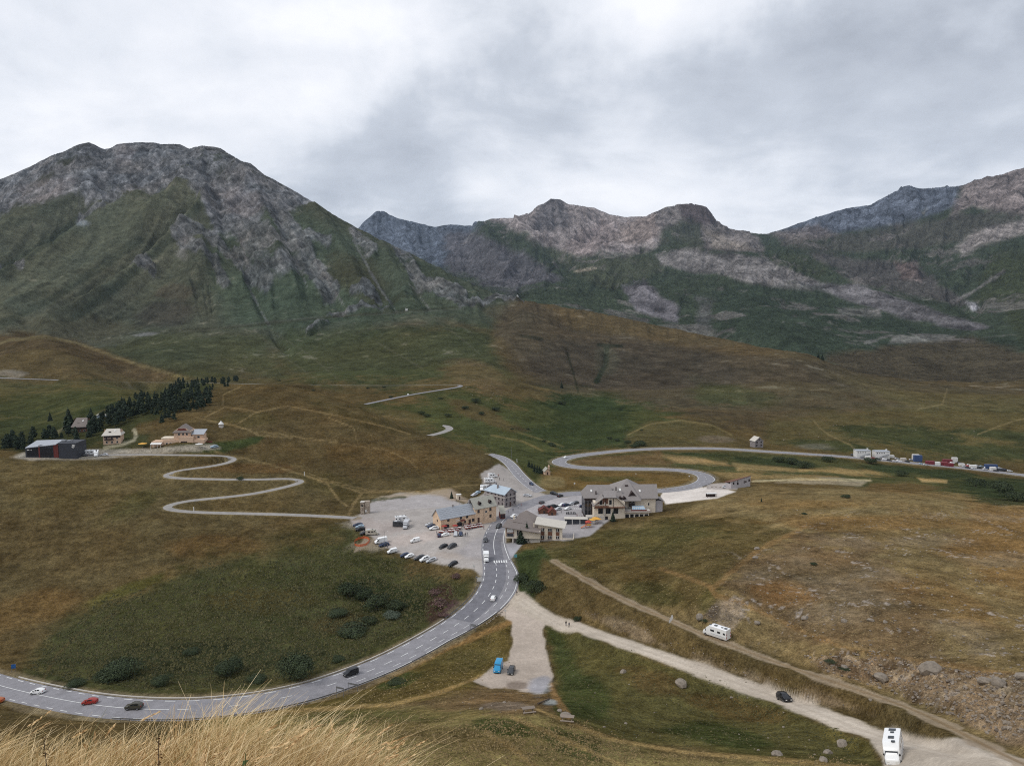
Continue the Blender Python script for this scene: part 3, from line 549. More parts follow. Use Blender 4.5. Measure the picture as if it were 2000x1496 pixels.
gravel([(1690, 1425), (1780, 1445), (1870, 1436), (1960, 1480), (2080, 1520), (2060, 1600), (1760, 1600), (1730, 1500)], (160, 150, 137), 4, 6)
rd = sstep(1.25, .8, dDIRT / (np.interp(PX, [1000, 1100, 1700, 1900], [4.6, 3.1, 3.4, 5.0])) + .22 * e2) * (YY < 320) * np.maximum(sstep(1.5, .6, np.abs(ZZ - zDIRT)), PX < 1180); P_.mix(rd, (164, 153, 139)); DIRTM = rd
P_.mix(rd * sstep(1.2, .5, np.abs(dDIRT - 1.1) / .7) * .3, (190, 180, 166))
rt = sstep(1.25, .75, dTRACK / 1.8 + .5 * e2) * (YY < 300); P_.mix(rt * .75, (144, 129, 110)); P_.mix(rt * sstep(.75, .3, dTRACK) * .6, (112, 92, 66)); TRACKM = rt
# worn verges along the roads
P_.mix(.75 * (1 - GRAV) * sstep(1.2, .5, (dMAIN - 5.6) / 2.6 + .35 * e2) * (dMAIN < 12) * (YY < 640), (116, 104, 86)); P_.mix(.7 * sstep(1.2, .4, (dZIG - 2.1) / 1.3 + .5 * e2) * (dZIG < 5), (120, 106, 82)); P_.mix(.7 * (1 - GRAV) * sstep(1.2, .4, (dSIDE - 3.6) / 1.6 + .5 * e2) * (dSIDE < 7), (120, 108, 88))
# footpaths
FOOT = np.zeros_like(PX)
for l, w_ in (([(410, 880), (450, 890), (520, 905), (600, 930), (665, 948), (706, 963)], 1.6), ([(706, 962), (760, 960), (840, 959), (870, 953), (905, 948), (935, 947)], 1.5), ([(706, 964), (690, 985), (682, 1005)], 2.6), ([(600, 930), (640, 945), (660, 975), (680, 990)], 2.0),
              ([(600, 925), (650, 940), (720, 958), (800, 958)], 1.2), ([(410, 823), (460, 830), (500, 805), (560, 793), (640, 808), (760, 835), (800, 848)], 1.3), ([(400, 815), (440, 795), (480, 800), (505, 806)], 1.2), ([(380, 815), (450, 830), (500, 842), (560, 850), (680, 868), (760, 880), (800, 900), (815, 915)], 1.2),
              ([(500, 850), (570, 855)], 1.4), ([(640, 815), (690, 835), (698, 865)], 1.0), ([(450, 830), (480, 838), (504, 848)], 1.2), ([(435, 790), (437, 770), (470, 755)], 1.0)):
    d, _, _ = seg_dist(PX, PY, l); w = sstep(1.5, .7, d / w_ + .45 * e2) * (YY < 720); P_.mix(w * .5, (124, 106, 78)); FOOT = np.maximum(FOOT, w * (w_ > 1.45) * ((PX < 1000) & (YY > 330)))
# grass tone everywhere: patches and tufts
veg = 1 - np.clip(GRAV + DIRTM + TRACKM * .8, 0, 1)
e3b = fbm(XX, YY, 15, 3, .7, seed=75, z=ZZ) * 1.6
# rock: weathered scree and outcrops on the near mountain
def rock_tone(n, a, b, c):
    t = np.clip(.5 + .5 * n, 0, 1)[..., None]; A, B, C_ = srgb(*a, KA), srgb(*b, KA), srgb(*c, KA)
    return np.where(t < .5, A + (B - A) * t * 2, B + (C_ - B) * (t - .5) * 2)
strata = fbm((XX + ZZ) * .9 + YY * .15, (XX - ZZ) * .28, 24, 5, .64, seed=71)
rn = np.clip(1.8 * strata + .9 * fbm(XX, YY, 110, 3, seed=72, z=ZZ) + .9 * e3b, -1, 1)
RC = rock_tone(rn, (66, 67, 71), (91, 92, 95), (114, 113, 115))
rk = sstep(.34, .68, ROCK * (.62 + .5 * nz_r + .16 * e1 + .22 * e3b + .2 * e2 + .22 * (ROCK > .8)))
P_.c += (RC - P_.c) * (rk * (.68 + .18 * hi_rock))[..., None]
P_.blob(95, 370, 50, 14, -10, (132, 124, 122), .45, soft=1.2, nz=1); P_.blob(245, 300, 16, 24, -20, (128, 122, 122), .4, soft=1.2, nz=1); P_.blob(470, 395, 40, 30, 30, (128, 122, 122), .35); P_.blob(355, 495, 22, 24, 30, (134, 126, 122), .35, nz=1.2); P_.blob(160, 435, 14, 6, 0, (136, 136, 140), .5, nz=1)
for l in ([(480, 550), (500, 590), (525, 635)], [(690, 470), (740, 560), (775, 610)], [(575, 500), (600, 560)], [(800, 555), (840, 605)], [(610, 500), (680, 610)], [(470, 470), (485, 520)]):
    P_.line(l, 1.6, (110, 107, 104), .6, nz=1.4)
P_.line([(160, 668), (260, 650), (400, 645), (500, 632), (620, 620), (760, 612), (900, 604), (1010, 587)], 1.4, (84, 82, 72), .5, nz=1.1)
P_.line([(170, 664), (300, 648), (500, 636), (700, 614), (900, 600)], 2.2, (58, 58, 44), .6, nz=.5)
P_.blob(285, 653, 30, 4, -4, (122, 116, 110), .7, nz=1.0)
scree = sstep(.55, .8, e3b * .6 + e2 * .5 + e1 * .3) * (YY > 950) * (1 - rk)
P_.mix(scree * .35, (110, 102, 88))
terr = fbm(XX * .06, ZZ * .9, .9, 3, .6, seed=77) * 1.6
bare = 1 - veg; P_.c *= 1 + (bare * (YY < 720) * (.11 * e1 + .09 * e2 + .05 * e3))[..., None] * np.array([1, 1.03, 1.06])
fine = (1 + veg * (.15 * e1 + .22 * e2 + .20 * e3 * (YY < 420) + .14 * terr * (YY < 1300) + .22 * e3b * (YY > 850)))[..., None]
P_.c *= np.clip(fine, .45, 1.7)
hue = (veg * fbm(XX, YY, 18, 4, .6, seed=81) * (YY < 950) + veg * fbm(XX, YY, 90, 4, .6, seed=82) * (YY >= 950))[..., None]
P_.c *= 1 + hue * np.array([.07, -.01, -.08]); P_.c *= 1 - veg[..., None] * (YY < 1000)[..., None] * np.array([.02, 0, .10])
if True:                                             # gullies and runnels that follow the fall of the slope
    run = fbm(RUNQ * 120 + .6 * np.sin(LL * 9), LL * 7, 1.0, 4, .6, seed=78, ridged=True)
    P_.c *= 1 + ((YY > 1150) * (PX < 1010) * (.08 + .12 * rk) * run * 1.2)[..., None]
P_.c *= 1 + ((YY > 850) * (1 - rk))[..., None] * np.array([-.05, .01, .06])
# stones lying in the grass of the right hill: pale flecks by the vertex
st_n = vnoise(XX * 1.1, YY * .7, seed=91) * .6 + vnoise(XX * .13, YY * .13, seed=92) * .55
stm = sstep(.62, .8, st_n) * sstep(30, -60, poly_sd(PX, PY, [(1400, 1100), (1620, 1000), (2100, 990), (2100, 1480), (1850, 1400), (1600, 1300), (1420, 1240)])) * (YY < 420) * (1 - TRACKM)
P_.mix(stm * .75, (150, 140, 130))
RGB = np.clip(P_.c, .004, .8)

# ------------------------------------------------------------------ materials
MATS = {}
def mat(name, col, rough=.8, metal=0.0, spec=.3, var=0.0, vscale=1.0, emit=None):
    if name in MATS: return MATS[name]
    m = bpy.data.materials.new(name); m.use_nodes = True; t = m.node_tree; b = t.nodes['Principled BSDF']
    c = tuple(col) + (1,); b.inputs['Base Color'].default_value = c; b.inputs['Roughness'].default_value = rough
    b.inputs['Metallic'].default_value = metal; b.inputs['Specular IOR Level'].default_value = spec
    if var:
        tcn = t.nodes.new('ShaderNodeTexCoord'); n = t.nodes.new('ShaderNodeTexNoise'); n.inputs['Scale'].default_value = vscale; n.inputs['Detail'].default_value = 5; n.inputs['Roughness'].default_value = .65
        t.links.new(tcn.outputs['Object'], n.inputs['Vector'])
        lo = tuple(x * (1 - var) for x in col); hi = tuple(min(1, x * (1 + var)) for x in col)
        t.links.new(ramp(t, n.outputs[0], [(.3, lo), (.7, hi)]), b.inputs['Base Color'])
    MATS[name] = m; return m
def land_material(name, scales, bump, contrast, terr=0.0):
    m = bpy.data.materials.new(name); m.use_nodes = True; t = m.node_tree; b = t.nodes['Principled BSDF']
    at = t.nodes.new('ShaderNodeAttribute'); at.attribute_name = 'Col'
    rk_ = t.nodes.new('ShaderNodeAttribute'); rk_.attribute_name = 'rock'
    geo = t.nodes.new('ShaderNodeNewGeometry')
    def tn(sc, det, rough, st=(1, 1, 1)):
        mp = t.nodes.new('ShaderNodeMapping'); mp.inputs['Scale'].default_value = st; t.links.new(geo.outputs['Position'], mp.inputs[0])
        n = t.nodes.new('ShaderNodeTexNoise'); n.inputs['Scale'].default_value = sc; n.inputs['Detail'].default_value = det; n.inputs['Roughness'].default_value = rough
        t.links.new(mp.outputs[0], n.inputs['Vector']); return n.outputs[0]
    n1 = tn(scales[0], 5, .65); n2 = tn(scales[1], 4, .7)
    k1 = math_node(t, 'MULTIPLY_ADD', n1, contrast, 1 - contrast * .5); k2 = math_node(t, 'MULTIPLY_ADD', n2, contrast * 1.1, 1 - contrast * .55)
    mr = t.nodes.new('ShaderNodeMapping'); mr.inputs['Rotation'].default_value = (0, math.radians(-45), .2); t.links.new(geo.outputs['Position'], mr.inputs[0])
    ms = t.nodes.new('ShaderNodeMapping'); ms.inputs['Scale'].default_value = (.45, .6, 2.2); t.links.new(mr.outputs[0], ms.inputs[0])
    nn = t.nodes.new('ShaderNodeTexNoise'); nn.inputs['Scale'].default_value = scales[0] * .8; nn.inputs['Detail'].default_value = 7; nn.inputs['Roughness'].default_value = .72; t.links.new(ms.outputs[0], nn.inputs['Vector']); n3 = nn.outputs[0]
    cr = math_node(t, 'MAXIMUM', math_node(t, 'MINIMUM', math_node(t, 'MULTIPLY_ADD', n3, 9.0, -4.5), 1.0), -1.0)
    k3 = math_node(t, 'ADD', 1, math_node(t, 'MULTIPLY', rk_.outputs['Fac'], math_node(t, 'MULTIPLY', cr, .34)))
    if terr:
        n4 = tn(1.0, 4, .6, (.10 if terr > .5 else .02, .10 if terr > .5 else .02, .9 if terr > .5 else .16)); k3 = math_node(t, 'MULTIPLY', k3, math_node(t, 'MULTIPLY_ADD', n4, terr, 1 - terr * .5))
    k = math_node(t, 'MULTIPLY', math_node(t, 'MULTIPLY', k1, k2), math_node(t, 'MAXIMUM', k3, .3))
    k = math_node(t, 'MULTIPLY_ADD', math_node(t, 'SUBTRACT', k, 1.0), at.outputs['Alpha'], 1.0)
    vm = t.nodes.new('ShaderNodeVectorMath'); vm.operation = 'SCALE'; t.links.new(at.outputs['Color'], vm.inputs[0]); t.links.new(k, vm.inputs['Scale'])
    t.links.new(vm.outputs[0], b.inputs['Base Color']); b.inputs['Roughness'].default_value = .95; b.inputs['Specular IOR Level'].default_value = .0
    bp = t.nodes.new('ShaderNodeBump'); bp.inputs['Distance'].default_value = bump; t.links.new(math_node(t, 'MULTIPLY', at.outputs['Alpha'], .8), bp.inputs['Strength'])
    hsum = math_node(t, 'ADD', n1, math_node(t, 'MULTIPLY', n2, .35)); t.links.new(hsum, bp.inputs['Height']); t.links.new(bp.outputs[0], b.inputs['Normal'])
    return m
M_NEAR = land_material('near_land', (.5, 2.0), .8, 1.9, terr=.9)
M_MID = land_material('mountain_land', (.07, .3), 10.0, 1.5, terr=.5)
M_FAR = land_material('far_land', (.02, .08), 55.0, 1.6)

def link(o, parent=None):
    COL.objects.link(o)
    if parent is not None: o.parent = parent
    return o
def grid_mesh(name, X, Y, Z, col, rockv, material, face_mask=None, kind='structure', label=None, soft=None):
    nr, nc = X.shape
    idx = np.arange(nr * nc).reshape(nr, nc)
    f = np.stack([idx[:-1, :-1], idx[:-1, 1:], idx[1:, 1:], idx[1:, :-1]], -1).reshape(-1, 4)
    if face_mask is not None: f = f[face_mask.reshape(-1)]
    used, inv = np.unique(f, return_inverse=True); f = inv.reshape(-1, 4)
    V = np.stack([X.ravel(), Y.ravel(), Z.ravel()], 1)[used]
    me = bpy.data.meshes.new(name); me.vertices.add(len(V)); me.vertices.foreach_set('co', V.astype(np.float32).ravel())
    me.loops.add(len(f) * 4); me.loops.foreach_set('vertex_index', f.astype(np.int32).ravel())
    me.polygons.add(len(f)); me.polygons.foreach_set('loop_start', np.arange(0, len(f) * 4, 4, dtype=np.int32)); me.polygons.foreach_set('loop_total', np.full(len(f), 4, np.int32))
    me.update(calc_edges=True)
    me.polygons.foreach_set('use_smooth', np.ones(len(f), bool))
    ca = me.attributes.new('Col', 'FLOAT_COLOR', 'POINT'); c4 = np.ones((len(V), 4), np.float32); c4[:, :3] = col.reshape(-1, 3)[used]; c4[:, 3] = 1 if soft is None else soft.ravel()[used]; ca.data.foreach_set('color', c4.ravel())
    ra = me.attributes.new('rock', 'FLOAT', 'POINT'); ra.data.foreach_set('value', rockv.ravel()[used].astype(np.float32))
    me.materials.append(material)
    o = link(bpy.data.objects.new(name, me)); o['kind'] = kind
    if label: o['label'] = label
    return o
# ------------------------------------------------------------------ land meshes
def fm(w, thr=.5):                                   # vertex mask -> face mask
    return (w[:-1, :-1] + w[1:, :-1] + w[:-1, 1:] + w[1:, 1:]) / 4 > thr
r_n = NR1
sl1, sl2 = slice(0, r_n), slice(r_n - 1, None)
mg, md, mt_, mf = fm(GRAV[sl1]), fm(DIRTM[sl1]), fm(TRACKM[sl1]), fm(FOOT[sl1])
md &= ~mg; mt_ &= ~(mg | md); mf &= ~(mg | md | mt_)
softn = np.clip(.28 + .72 * veg, .28, 1)[sl1]
a1 = (XX[sl1], YY[sl1], ZZ[sl1], RGB[sl1], rk[sl1])
grid_mesh('ground', *a1, M_NEAR, ~(mg | md | mt_ | mf), soft=softn); grid_mesh('gravel_yard', *a1, M_NEAR, mg, soft=softn)
grid_mesh('dirt_road', *a1, M_NEAR, md, soft=softn); grid_mesh('dirt_track', *a1, M_NEAR, mt_, soft=softn); grid_mesh('footpath', *a1, M_NEAR, mf, soft=softn)
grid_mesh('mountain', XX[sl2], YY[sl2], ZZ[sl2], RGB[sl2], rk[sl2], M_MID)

# ------------------------------------------------------------------ far mountains
NEARC = CPTS; CPTS = []
for t in """745 411 8000|700 448 8200|600 470 8200|780 428 8000|820 438 7800|850 443 7600|900 441 7200|935 439 7000|960 427 6900|1000 425 6800|1035 418 6600|1055 400 6500|1075 391 6500|1105 397 6450|1075 480 5400|1160 406 6300|1190 420 6200|1220 425 6100|1260 422 6000|1310 404 5600|1345 400 5550|1380 406 5500|1398 430 5500|1345 425 5150|1420 446 5600|1450 453 5800|1490 458 6000|1550 440 5900|1600 422 5800|1650 408 5700|1700 401 5600|1740 380 5500|1775 363 5450|1820 367 5400|1880 363 5200|1920 350 5100|1960 340 5000|2000 328 4900|2100 300 4700|2250 280 4600
745 500 6000|640 520 6000|850 490 6000|850 540 4800|950 470 5600|950 520 4700|950 560 3700|1050 480 5200|1100 450 5600|1180 480 5300|1050 540 4200|1000 580 3300|1150 500 4700|1150 540 3900|1150 580 3200|1150 605 2700|1250 470 5000|1280 500 4500|1350 450 5000|1350 485 4600|1300 560 3500|1300 620 2700|1400 500 4200|1400 540 3500|1450 480 4700|1450 580 2900|1450 650 2200|1500 500 4300|1500 530 3600|1550 600 2700|1550 670 2000|1600 500 4300|1600 560 3200|1650 640 2300|1650 700 1850|1750 450 4900|1750 500 4200|1750 550 3500|1750 600 2700|1750 680 2000|1750 720 1700|1900 400 4600|1850 430 4500|1900 450 4200|1900 500 3700|1900 550 3200|1900 600 2700|1880 650 2250|1900 700 1850|1850 735 1600|1950 750 1500|2000 420 4100|2000 480 3600|2000 540 3000|2000 600 2500|2000 660 2050|2000 720 1650|2100 400 4000|2150 500 3000|2150 600 2300|2150 700 1700""".replace('\n', '|').split('|'):
    x_, y_, d_ = map(float, t.split()); P(x_, y_, D=d_)
for x_ in range(500, 2300, 200): W(x_, 9500, -.01)
for x_, s_ in ((600, .04), (800, .05), (1000, .06), (1200, .075), (1400, .09)): W(x_, 2000, s_); W(x_, 1400, s_ + .04)
for x_, s_ in ((1600, .11), (1800, .12), (2000, .12), (2200, .12)): W(x_, 1350, s_)
FC, FR = 700, 430
fa = np.linspace(-.30, .82, FC); fl = np.linspace(math.log(1350), math.log(9500), FR)
tf = TPS(CPTS, lam=1e-5); _lc = np.linspace(fl[0], fl[-1], 200); _ac = np.linspace(fa[0], fa[-1], 200)
fS = cubic_up(cubic_up(tf(*np.meshgrid(_ac, _lc)), _lc, fl).T, _ac, fa).T
fA, fL = np.meshgrid(fa, fl); fY = np.exp(fL); fX = fA * fY; fZ = CAMZ - fS * fY
qx, qy = px_of(fX, fY, fZ)
amp = fY / 1000.0
q1 = fbm(fX, fY, 900, 5, .55, seed=101, ridged=True); q2 = fbm(fX, fY, 240, 4, .6, seed=102, ridged=True)
fZ += q1 * 17 * amp * sstep(1500, 2600, fY) * sstep(7200, 4800, fY + 0 * fX) + q2 * 6 * amp + fbm(fX, fY, 70, 3, .6, seed=103) * 1.0 * amp
fZ += fbm(fA * 85 + np.sin(fL * 8), fL * 8, 1.0, 4, .55, seed=104, ridged=True) * 6 * amp * sstep(2300, 3200, fY)
def fstroke(pts, w_, h_, power=2, one_sided=0):
    global fZ
    d, t, sd_ = seg_dist(qx, qy, pts); g = np.exp(-(d / w_) ** power)
    if one_sided: g = g * np.where(sd_ * one_sided > 0, 1, .35)
    fZ += g * h_ * amp * sstep(0, .08, t + .02) * sstep(1, .92, t - .02)
for pts, w_, h_ in (([(1060, 430), (1045, 450), (1000, 475)], 26, 12), ([(930, 450), (950, 500), (1000, 560)], 22, 16), ([(1000, 470), (1040, 520), (1080, 545)], 22, 14), ([(1180, 425), (1140, 480)], 16, -10),
                    ([(1400, 440), (1440, 480), (1470, 500)], 16, 8), ([(1290, 500), (1380, 506), (1480, 524), (1560, 540), (1620, 560), (1700, 590), (1780, 612), (1900, 640)], 11, 10),
                    ([(1560, 497), (1650, 500), (1740, 510), (1790, 530)], 14, 9), ([(1740, 515), (1790, 560)], 16, 9), ([(1210, 560), (1270, 590), (1330, 620)], 18, 9), ([(1860, 590), (1900, 620), (1920, 600)], 12, -10),
                    ([(1800, 420), (1700, 460), (1560, 490)], 20, 10), ([(2000, 400), (1900, 440), (1800, 480)], 24, 10), ([(1930, 520), (1880, 570), (1850, 590)], 10, -10), ([(1560, 440), (1480, 480)], 16, -6)):
    fstroke(pts, w_, h_)
fS = (CAMZ - fZ) / fY
SIL2 = [(200, 560), (500, 520), (650, 475), (690, 456), (700, 446), (712, 431), (735, 413), (750, 414), (780, 428), (820, 438), (850, 443), (880, 440), (920, 441), (935, 438), (960, 427), (1000, 425), (1035, 418), (1050, 403), (1065, 397), (1075, 389), (1095, 390), (1110, 399), (1140, 403), (1160, 406), (1190, 420), (1220, 425), (1260, 422), (1285, 412), (1300, 404), (1325, 400), (1350, 398), (1380, 405), (1392, 420), (1402, 434), (1420, 445), (1450, 452), (1480, 458), (1500, 457), (1550, 440), (1600, 422), (1650, 408), (1700, 400), (1730, 384), (1760, 368), (1775, 363), (1800, 368), (1850, 366), (1880, 362), (1920, 349), (1960, 340), (2000, 327), (2100, 300), (2300, 268)]
fS = fit_skyline(fS, fL, fa, SIL2, 3600, 9000, .16, 402); fS = fit_skyline(fS, fL, fa, SIL2, 3600, 9000, .06, 402); fZ = CAMZ - fS * fY; qx, qy = px_of(fX, fY, fZ)
g1 = fbm(fX, fY, 420, 4, seed=111, z=fZ) * 1.6; g2 = fbm(fX, fY, 110, 4, .6, seed=112, z=fZ) * 1.6
Q = Paint(qx, qy, (60, 68, 54), g1, g2)
GF = (58, 66, 52)
Q.poly([(660, 340), (900, 400), (940, 425), (900, 500), (860, 520), (700, 480)], (88, 95, 106), 1, 12, 12)
Q.poly([(860, 450), (940, 455), (1040, 500), (1090, 545), (1000, 570), (880, 530)], (88, 86, 90), .9, 10, 14)
Q.poly([(920, 410), (1000, 380), (1070, 340), (1120, 340), (1200, 380), (1290, 390), (1300, 470), (1220, 500), (1130, 500), (1060, 480)], (134, 126, 124), 1, 8, 12)
Q.poly([(1060, 350), (1110, 350), (1100, 440), (1040, 450)], (88, 86, 88), .8, 8, 14)
Q.blob(1160, 470, 60, 26, -30, (134, 122, 119), .7); Q.blob(1250, 450, 50, 22, -20, (128, 116, 110), .8)
Q.poly([(1060, 485), (1130, 500), (1230, 505), (1290, 500), (1300, 530), (1200, 560), (1100, 520)], (72, 76, 60), .9, 8, 12)
Q.poly([(1290, 370), (1380, 350), (1420, 410), (1480, 465), (1490, 490), (1400, 490), (1330, 470), (1280, 440)], (112, 106, 104), .95, 6, 8)
Q.poly([(1310, 350), (1395, 350), (1400, 440), (1340, 440)], (84, 76, 76), 1, 5, 7)
Q.poly([(1290, 450), (1330, 430), (1370, 440), (1370, 480), (1290, 490)], (60, 66, 52), .85, 6, 8)
Q.poly([(1370, 445), (1470, 485), (1400, 488)], (132, 124, 116), .8, 5, 8)
Q.poly([(1480, 450), (1560, 405), (1700, 365), (1780, 320), (1890, 320), (1870, 400), (1750, 440), (1600, 460)], (92, 98, 109), 1, 8, 10)
Q.poly([(1880, 330), (2250, 220), (2250, 430), (1980, 420), (1900, 400), (1860, 420)], (124, 114, 112), .9, 10, 12)
Q.poly([(1500, 455), (1600, 440), (1640, 460), (1560, 480)], (106, 98, 96), .8, 6, 8)
Q.poly([(1540, 480), (1750, 440), (1990, 415), (1960, 460), (1800, 490), (1600, 495)], (80, 78, 72), .8, 8, 14)
Q.poly([(1860, 480), (1920, 450), (2060, 410), (2060, 440), (1960, 470), (1880, 500)], (136, 129, 126), .9, 7, 10)
Q.poly([(1480, 500), (1560, 495), (1630, 520), (1600, 545), (1520, 520)], (62, 68, 50), .9, 5, 6)
Q.poly([(1280, 500), (1330, 488), (1490, 500), (1560, 530), (1600, 550), (1590, 570), (1500, 560), (1400, 535), (1290, 522)], (116, 112, 110), 1, 4, 8)
Q.poly([(1560, 552), (1680, 555), (1780, 590), (1930, 640), (1900, 650), (1760, 620), (1640, 585)], (104, 101, 102), 1, 4, 8)
Q.poly([(1570, 495), (1730, 505), (1790, 510), (1830, 550), (1900, 600), (1780, 580), (1660, 550), (1620, 520)], (86, 82, 80), .85, 6, 12)
Q.poly([(1735, 505), (1790, 510), (1800, 550), (1760, 545)], (112, 98, 94), .8, 5, 8)
Q.poly([(1215, 560), (1260, 550), (1330, 600), (1330, 640), (1240, 612)], (112, 108, 112), .9, 5, 9)
Q.poly([(1360, 580), (1400, 585), (1390, 640), (1350, 640)], (100, 98, 98), .6, 8, 14)
Q.poly([(1630, 598), (1720, 605), (1720, 618), (1640, 615)], (136, 130, 128), .9, 4, 6); Q.poly([(1740, 652), (1870, 654), (1860, 670), (1735, 672)], (138, 132, 130), .9, 3, 4)
Q.poly([(1885, 590), (1905, 590), (1915, 602), (1900, 612)], (146, 144, 148), .9, 3, 3)
Q.blob(1145, 527, 22, 3, -8, (150, 140, 124), .8, nz=.3)
Q.poly([(1600, 560), (1760, 630), (1900, 650), (2000, 650), (1990, 680), (1700, 690), (1500, 680), (1380, 640), (1400, 560)], (52, 62, 50), .55, 10, 16)
Q.poly([(1620, 700), (1720, 680), (1900, 650), (1990, 690), (2150, 740), (2150, 800), (1700, 760)], (74, 66, 52), .9, 10, 14)
Q.poly([(1940, 500), (2150, 470), (2150, 700), (1990, 660), (1950, 600), (1900, 590)], (62, 68, 48), .9, 10, 14)
Q.line([(1960, 530), (1900, 570), (1860, 590)], 3, (122, 118, 116), .7, nz=.8)
Q.line([(1690, 670), (1740, 655)], 4, (122, 118, 116), .5, nz=.8)
stf = fbm(fX + .5 * fZ, fY * .7 + 1.1 * fZ, 120, 5, .65, seed=113)
bright = Q.c.sum(-1); frk = np.clip((bright / KA - .20) / .16, 0, 1)
frun = fbm(fA * 170 + np.sin(fL * 8), fL * 12, 1.0, 4, .6, seed=116, ridged=True); Q.c *= 1 + (.13 * frun * sstep(2000, 2800, fY))[..., None]
outcrop = sstep(.5, .72, .9 * stf + .5 * g1 + .3 * fbm(fX, fY, 60, 3, .7, seed=115) + .2) * (1 - frk) * sstep(1700, 2200, fY)
Q.mix(outcrop * .55, (112, 106, 104)); stg = np.clip(3 * fbm(fX + .4 * fZ, fY * .6 + fZ, 55, 4, .7, seed=114), -1, 1); Q.c *= np.clip(1 + (.15 + .4 * frk[..., None]) * (stf * 1.3)[..., None] + .14 * g2[..., None] + (.12 + .2 * frk[..., None]) * stg[..., None], .4, 1.8)
grid_mesh('far_mountains', fX, fY, fZ, np.clip(Q.c * .97, .004, .8), np.clip(frk + outcrop, 0, 1) * .8, M_FAR)
# land that runs on below and behind everything in view
bmf = bmesh.new(); bmesh.ops.create_circle(bmf, cap_ends=True, segments=48, radius=26000)
mf_ = bpy.data.meshes.new('plain'); bmf.to_mesh(mf_); bmf.free(); mf_.materials.append(mat('plain_grass', srgb(76, 68, 48, KA), .95, var=.3, vscale=.002))
pl = link(bpy.data.objects.new('plain', mf_)); pl.location = (0, 0, -1300); pl['kind'] = 'structure'

# ------------------------------------------------------------------ asphalt roads
def strip(name, w, half_l, half_r, material, lift=.06, s0=0, s1=None, skirt=.45, kind='structure', parent=None, cross=3, label=None):
    w = w[s0:s1]; t = np.gradient(w[:, :2], axis=0); t /= np.linalg.norm(t, axis=1)[:, None] + 1e-9; nrm = np.stack([t[:, 1], -t[:, 0]], 1)
    hl = half_l if np.ndim(half_l) else np.full(len(w), half_l); hr = half_r if np.ndim(half_r) else np.full(len(w), half_r)
    hl, hr = np.asarray(hl, float), np.asarray(hr, float); verts = []
    for i in range(len(w)):
        row = []
        for k in range(cross + 1):
            f = k / cross; off = -hl[i] * (1 - f) + hr[i] * f; row.append((w[i, 0] + nrm[i, 0] * off, w[i, 1] + nrm[i, 1] * off, w[i, 2] + lift))
        if skirt:
            row.insert(0, (w[i, 0] - nrm[i, 0] * (hl[i] + .25), w[i, 1] - nrm[i, 1] * (hl[i] + .25), w[i, 2] - skirt)); row.append((w[i, 0] + nrm[i, 0] * (hr[i] + .25), w[i, 1] + nrm[i, 1] * (hr[i] + .25), w[i, 2] - skirt))
        verts += row
    m = cross + 1 + (2 if skirt else 0); faces = [(i * m + k, i * m + k + 1, (i + 1) * m + k + 1, (i + 1) * m + k) for i in range(len(w) - 1) for k in range(m - 1)]
    me = bpy.data.meshes.new(name); me.from_pydata(verts, [], faces); me.update(); me.materials.append(material)
    o = link(bpy.data.objects.new(name, me), parent)
    if kind and parent is None: o['kind'] = kind
    if label: o['label'] = label
    return o
def asphalt(name, c):
    m = mat(name, c, .85, var=.0); t = m.node_tree; b = t.nodes['Principled BSDF']; g = t.nodes.new('ShaderNodeNewGeometry')
    n = t.nodes.new('ShaderNodeTexNoise'); n.inputs['Scale'].default_value = .35; n.inputs['Detail'].default_value = 6; n.inputs['Roughness'].default_value = .7; t.links.new(g.outputs['Position'], n.inputs['Vector'])
    n2 = t.nodes.new('ShaderNodeTexNoise'); n2.inputs['Scale'].default_value = 3.5; n2.inputs['Detail'].default_value = 4; t.links.new(g.outputs['Position'], n2.inputs['Vector'])
    c1 = ramp(t, n.outputs[0], [(.32, tuple(x * .82 for x in c)), (.5, tuple(c)), (.68, tuple(x * 1.16 for x in c))]); c2 = ramp(t, n2.outputs[0], [(.35, (.86, .86, .86)), (.65, (1.1, 1.1, 1.1))])
    t.links.new(mixc(t, 1.0, c1, c2, 'MULTIPLY'), b.inputs['Base Color']); return m
A_NEW, A_OLD, A_PALE = asphalt('asphalt', srgb(104, 103, 108, KA)), asphalt('worn_asphalt', srgb(124, 122, 125, KA)), asphalt('pale_asphalt', srgb(136, 132, 128, KA))
PAINT = mat('road_paint', (.72, .72, .70), .7, var=.12, vscale=.8)
mpx, mpy = px_of(MAIN[:, 0], MAIN[:, 1], MAIN[:, 2])
def at_px(x, y): return int(np.argmin((mpx - x) ** 2 + (mpy - y) ** 2))
NM = len(MAIN); ii = np.arange(NM)
def prof(keys):                                      # keys: (px, py, value) along the main road
    k = sorted((at_px(x, y), v) for x, y, v in keys); return np.interp(ii, [a for a, b in k], [b for a, b in k])
HL = prof([(0, 1340, 5.2), (500, 1374, 5.2), (850, 1246, 5.2), (964, 1150, 5.6), (967, 1092, 5.4), (968, 1038, 4.6), (1003, 998, 4.2), (1090, 966, 4.5), (1360, 948, 4.6), (1381, 936, 5.4), (1310, 917, 4.2), (1090, 902, 5.2), (1230, 879, 4.2), (2000, 928, 4.2)])
HR = prof([(0, 1340, 5.2), (500, 1374, 5.2), (850, 1246, 5.4), (900, 1215, 6.8), (940, 1182, 8.3), (964, 1150, 8.9), (971, 1120, 8.4), (967, 1092, 6.6), (968, 1038, 4.8), (1003, 998, 4.2), (1090, 966, 4.5), (1360, 948, 4.6), (1381, 936, 5.4), (1310, 917, 4.2), (1090, 902, 5.2), (1230, 879, 4.2), (2000, 928, 4.2)])
seg = at_px(1003, 998)
main_road = strip('main_road', MAIN, HL, HR, A_OLD)
i0, i1 = at_px(905, 1212), at_px(968, 1036)
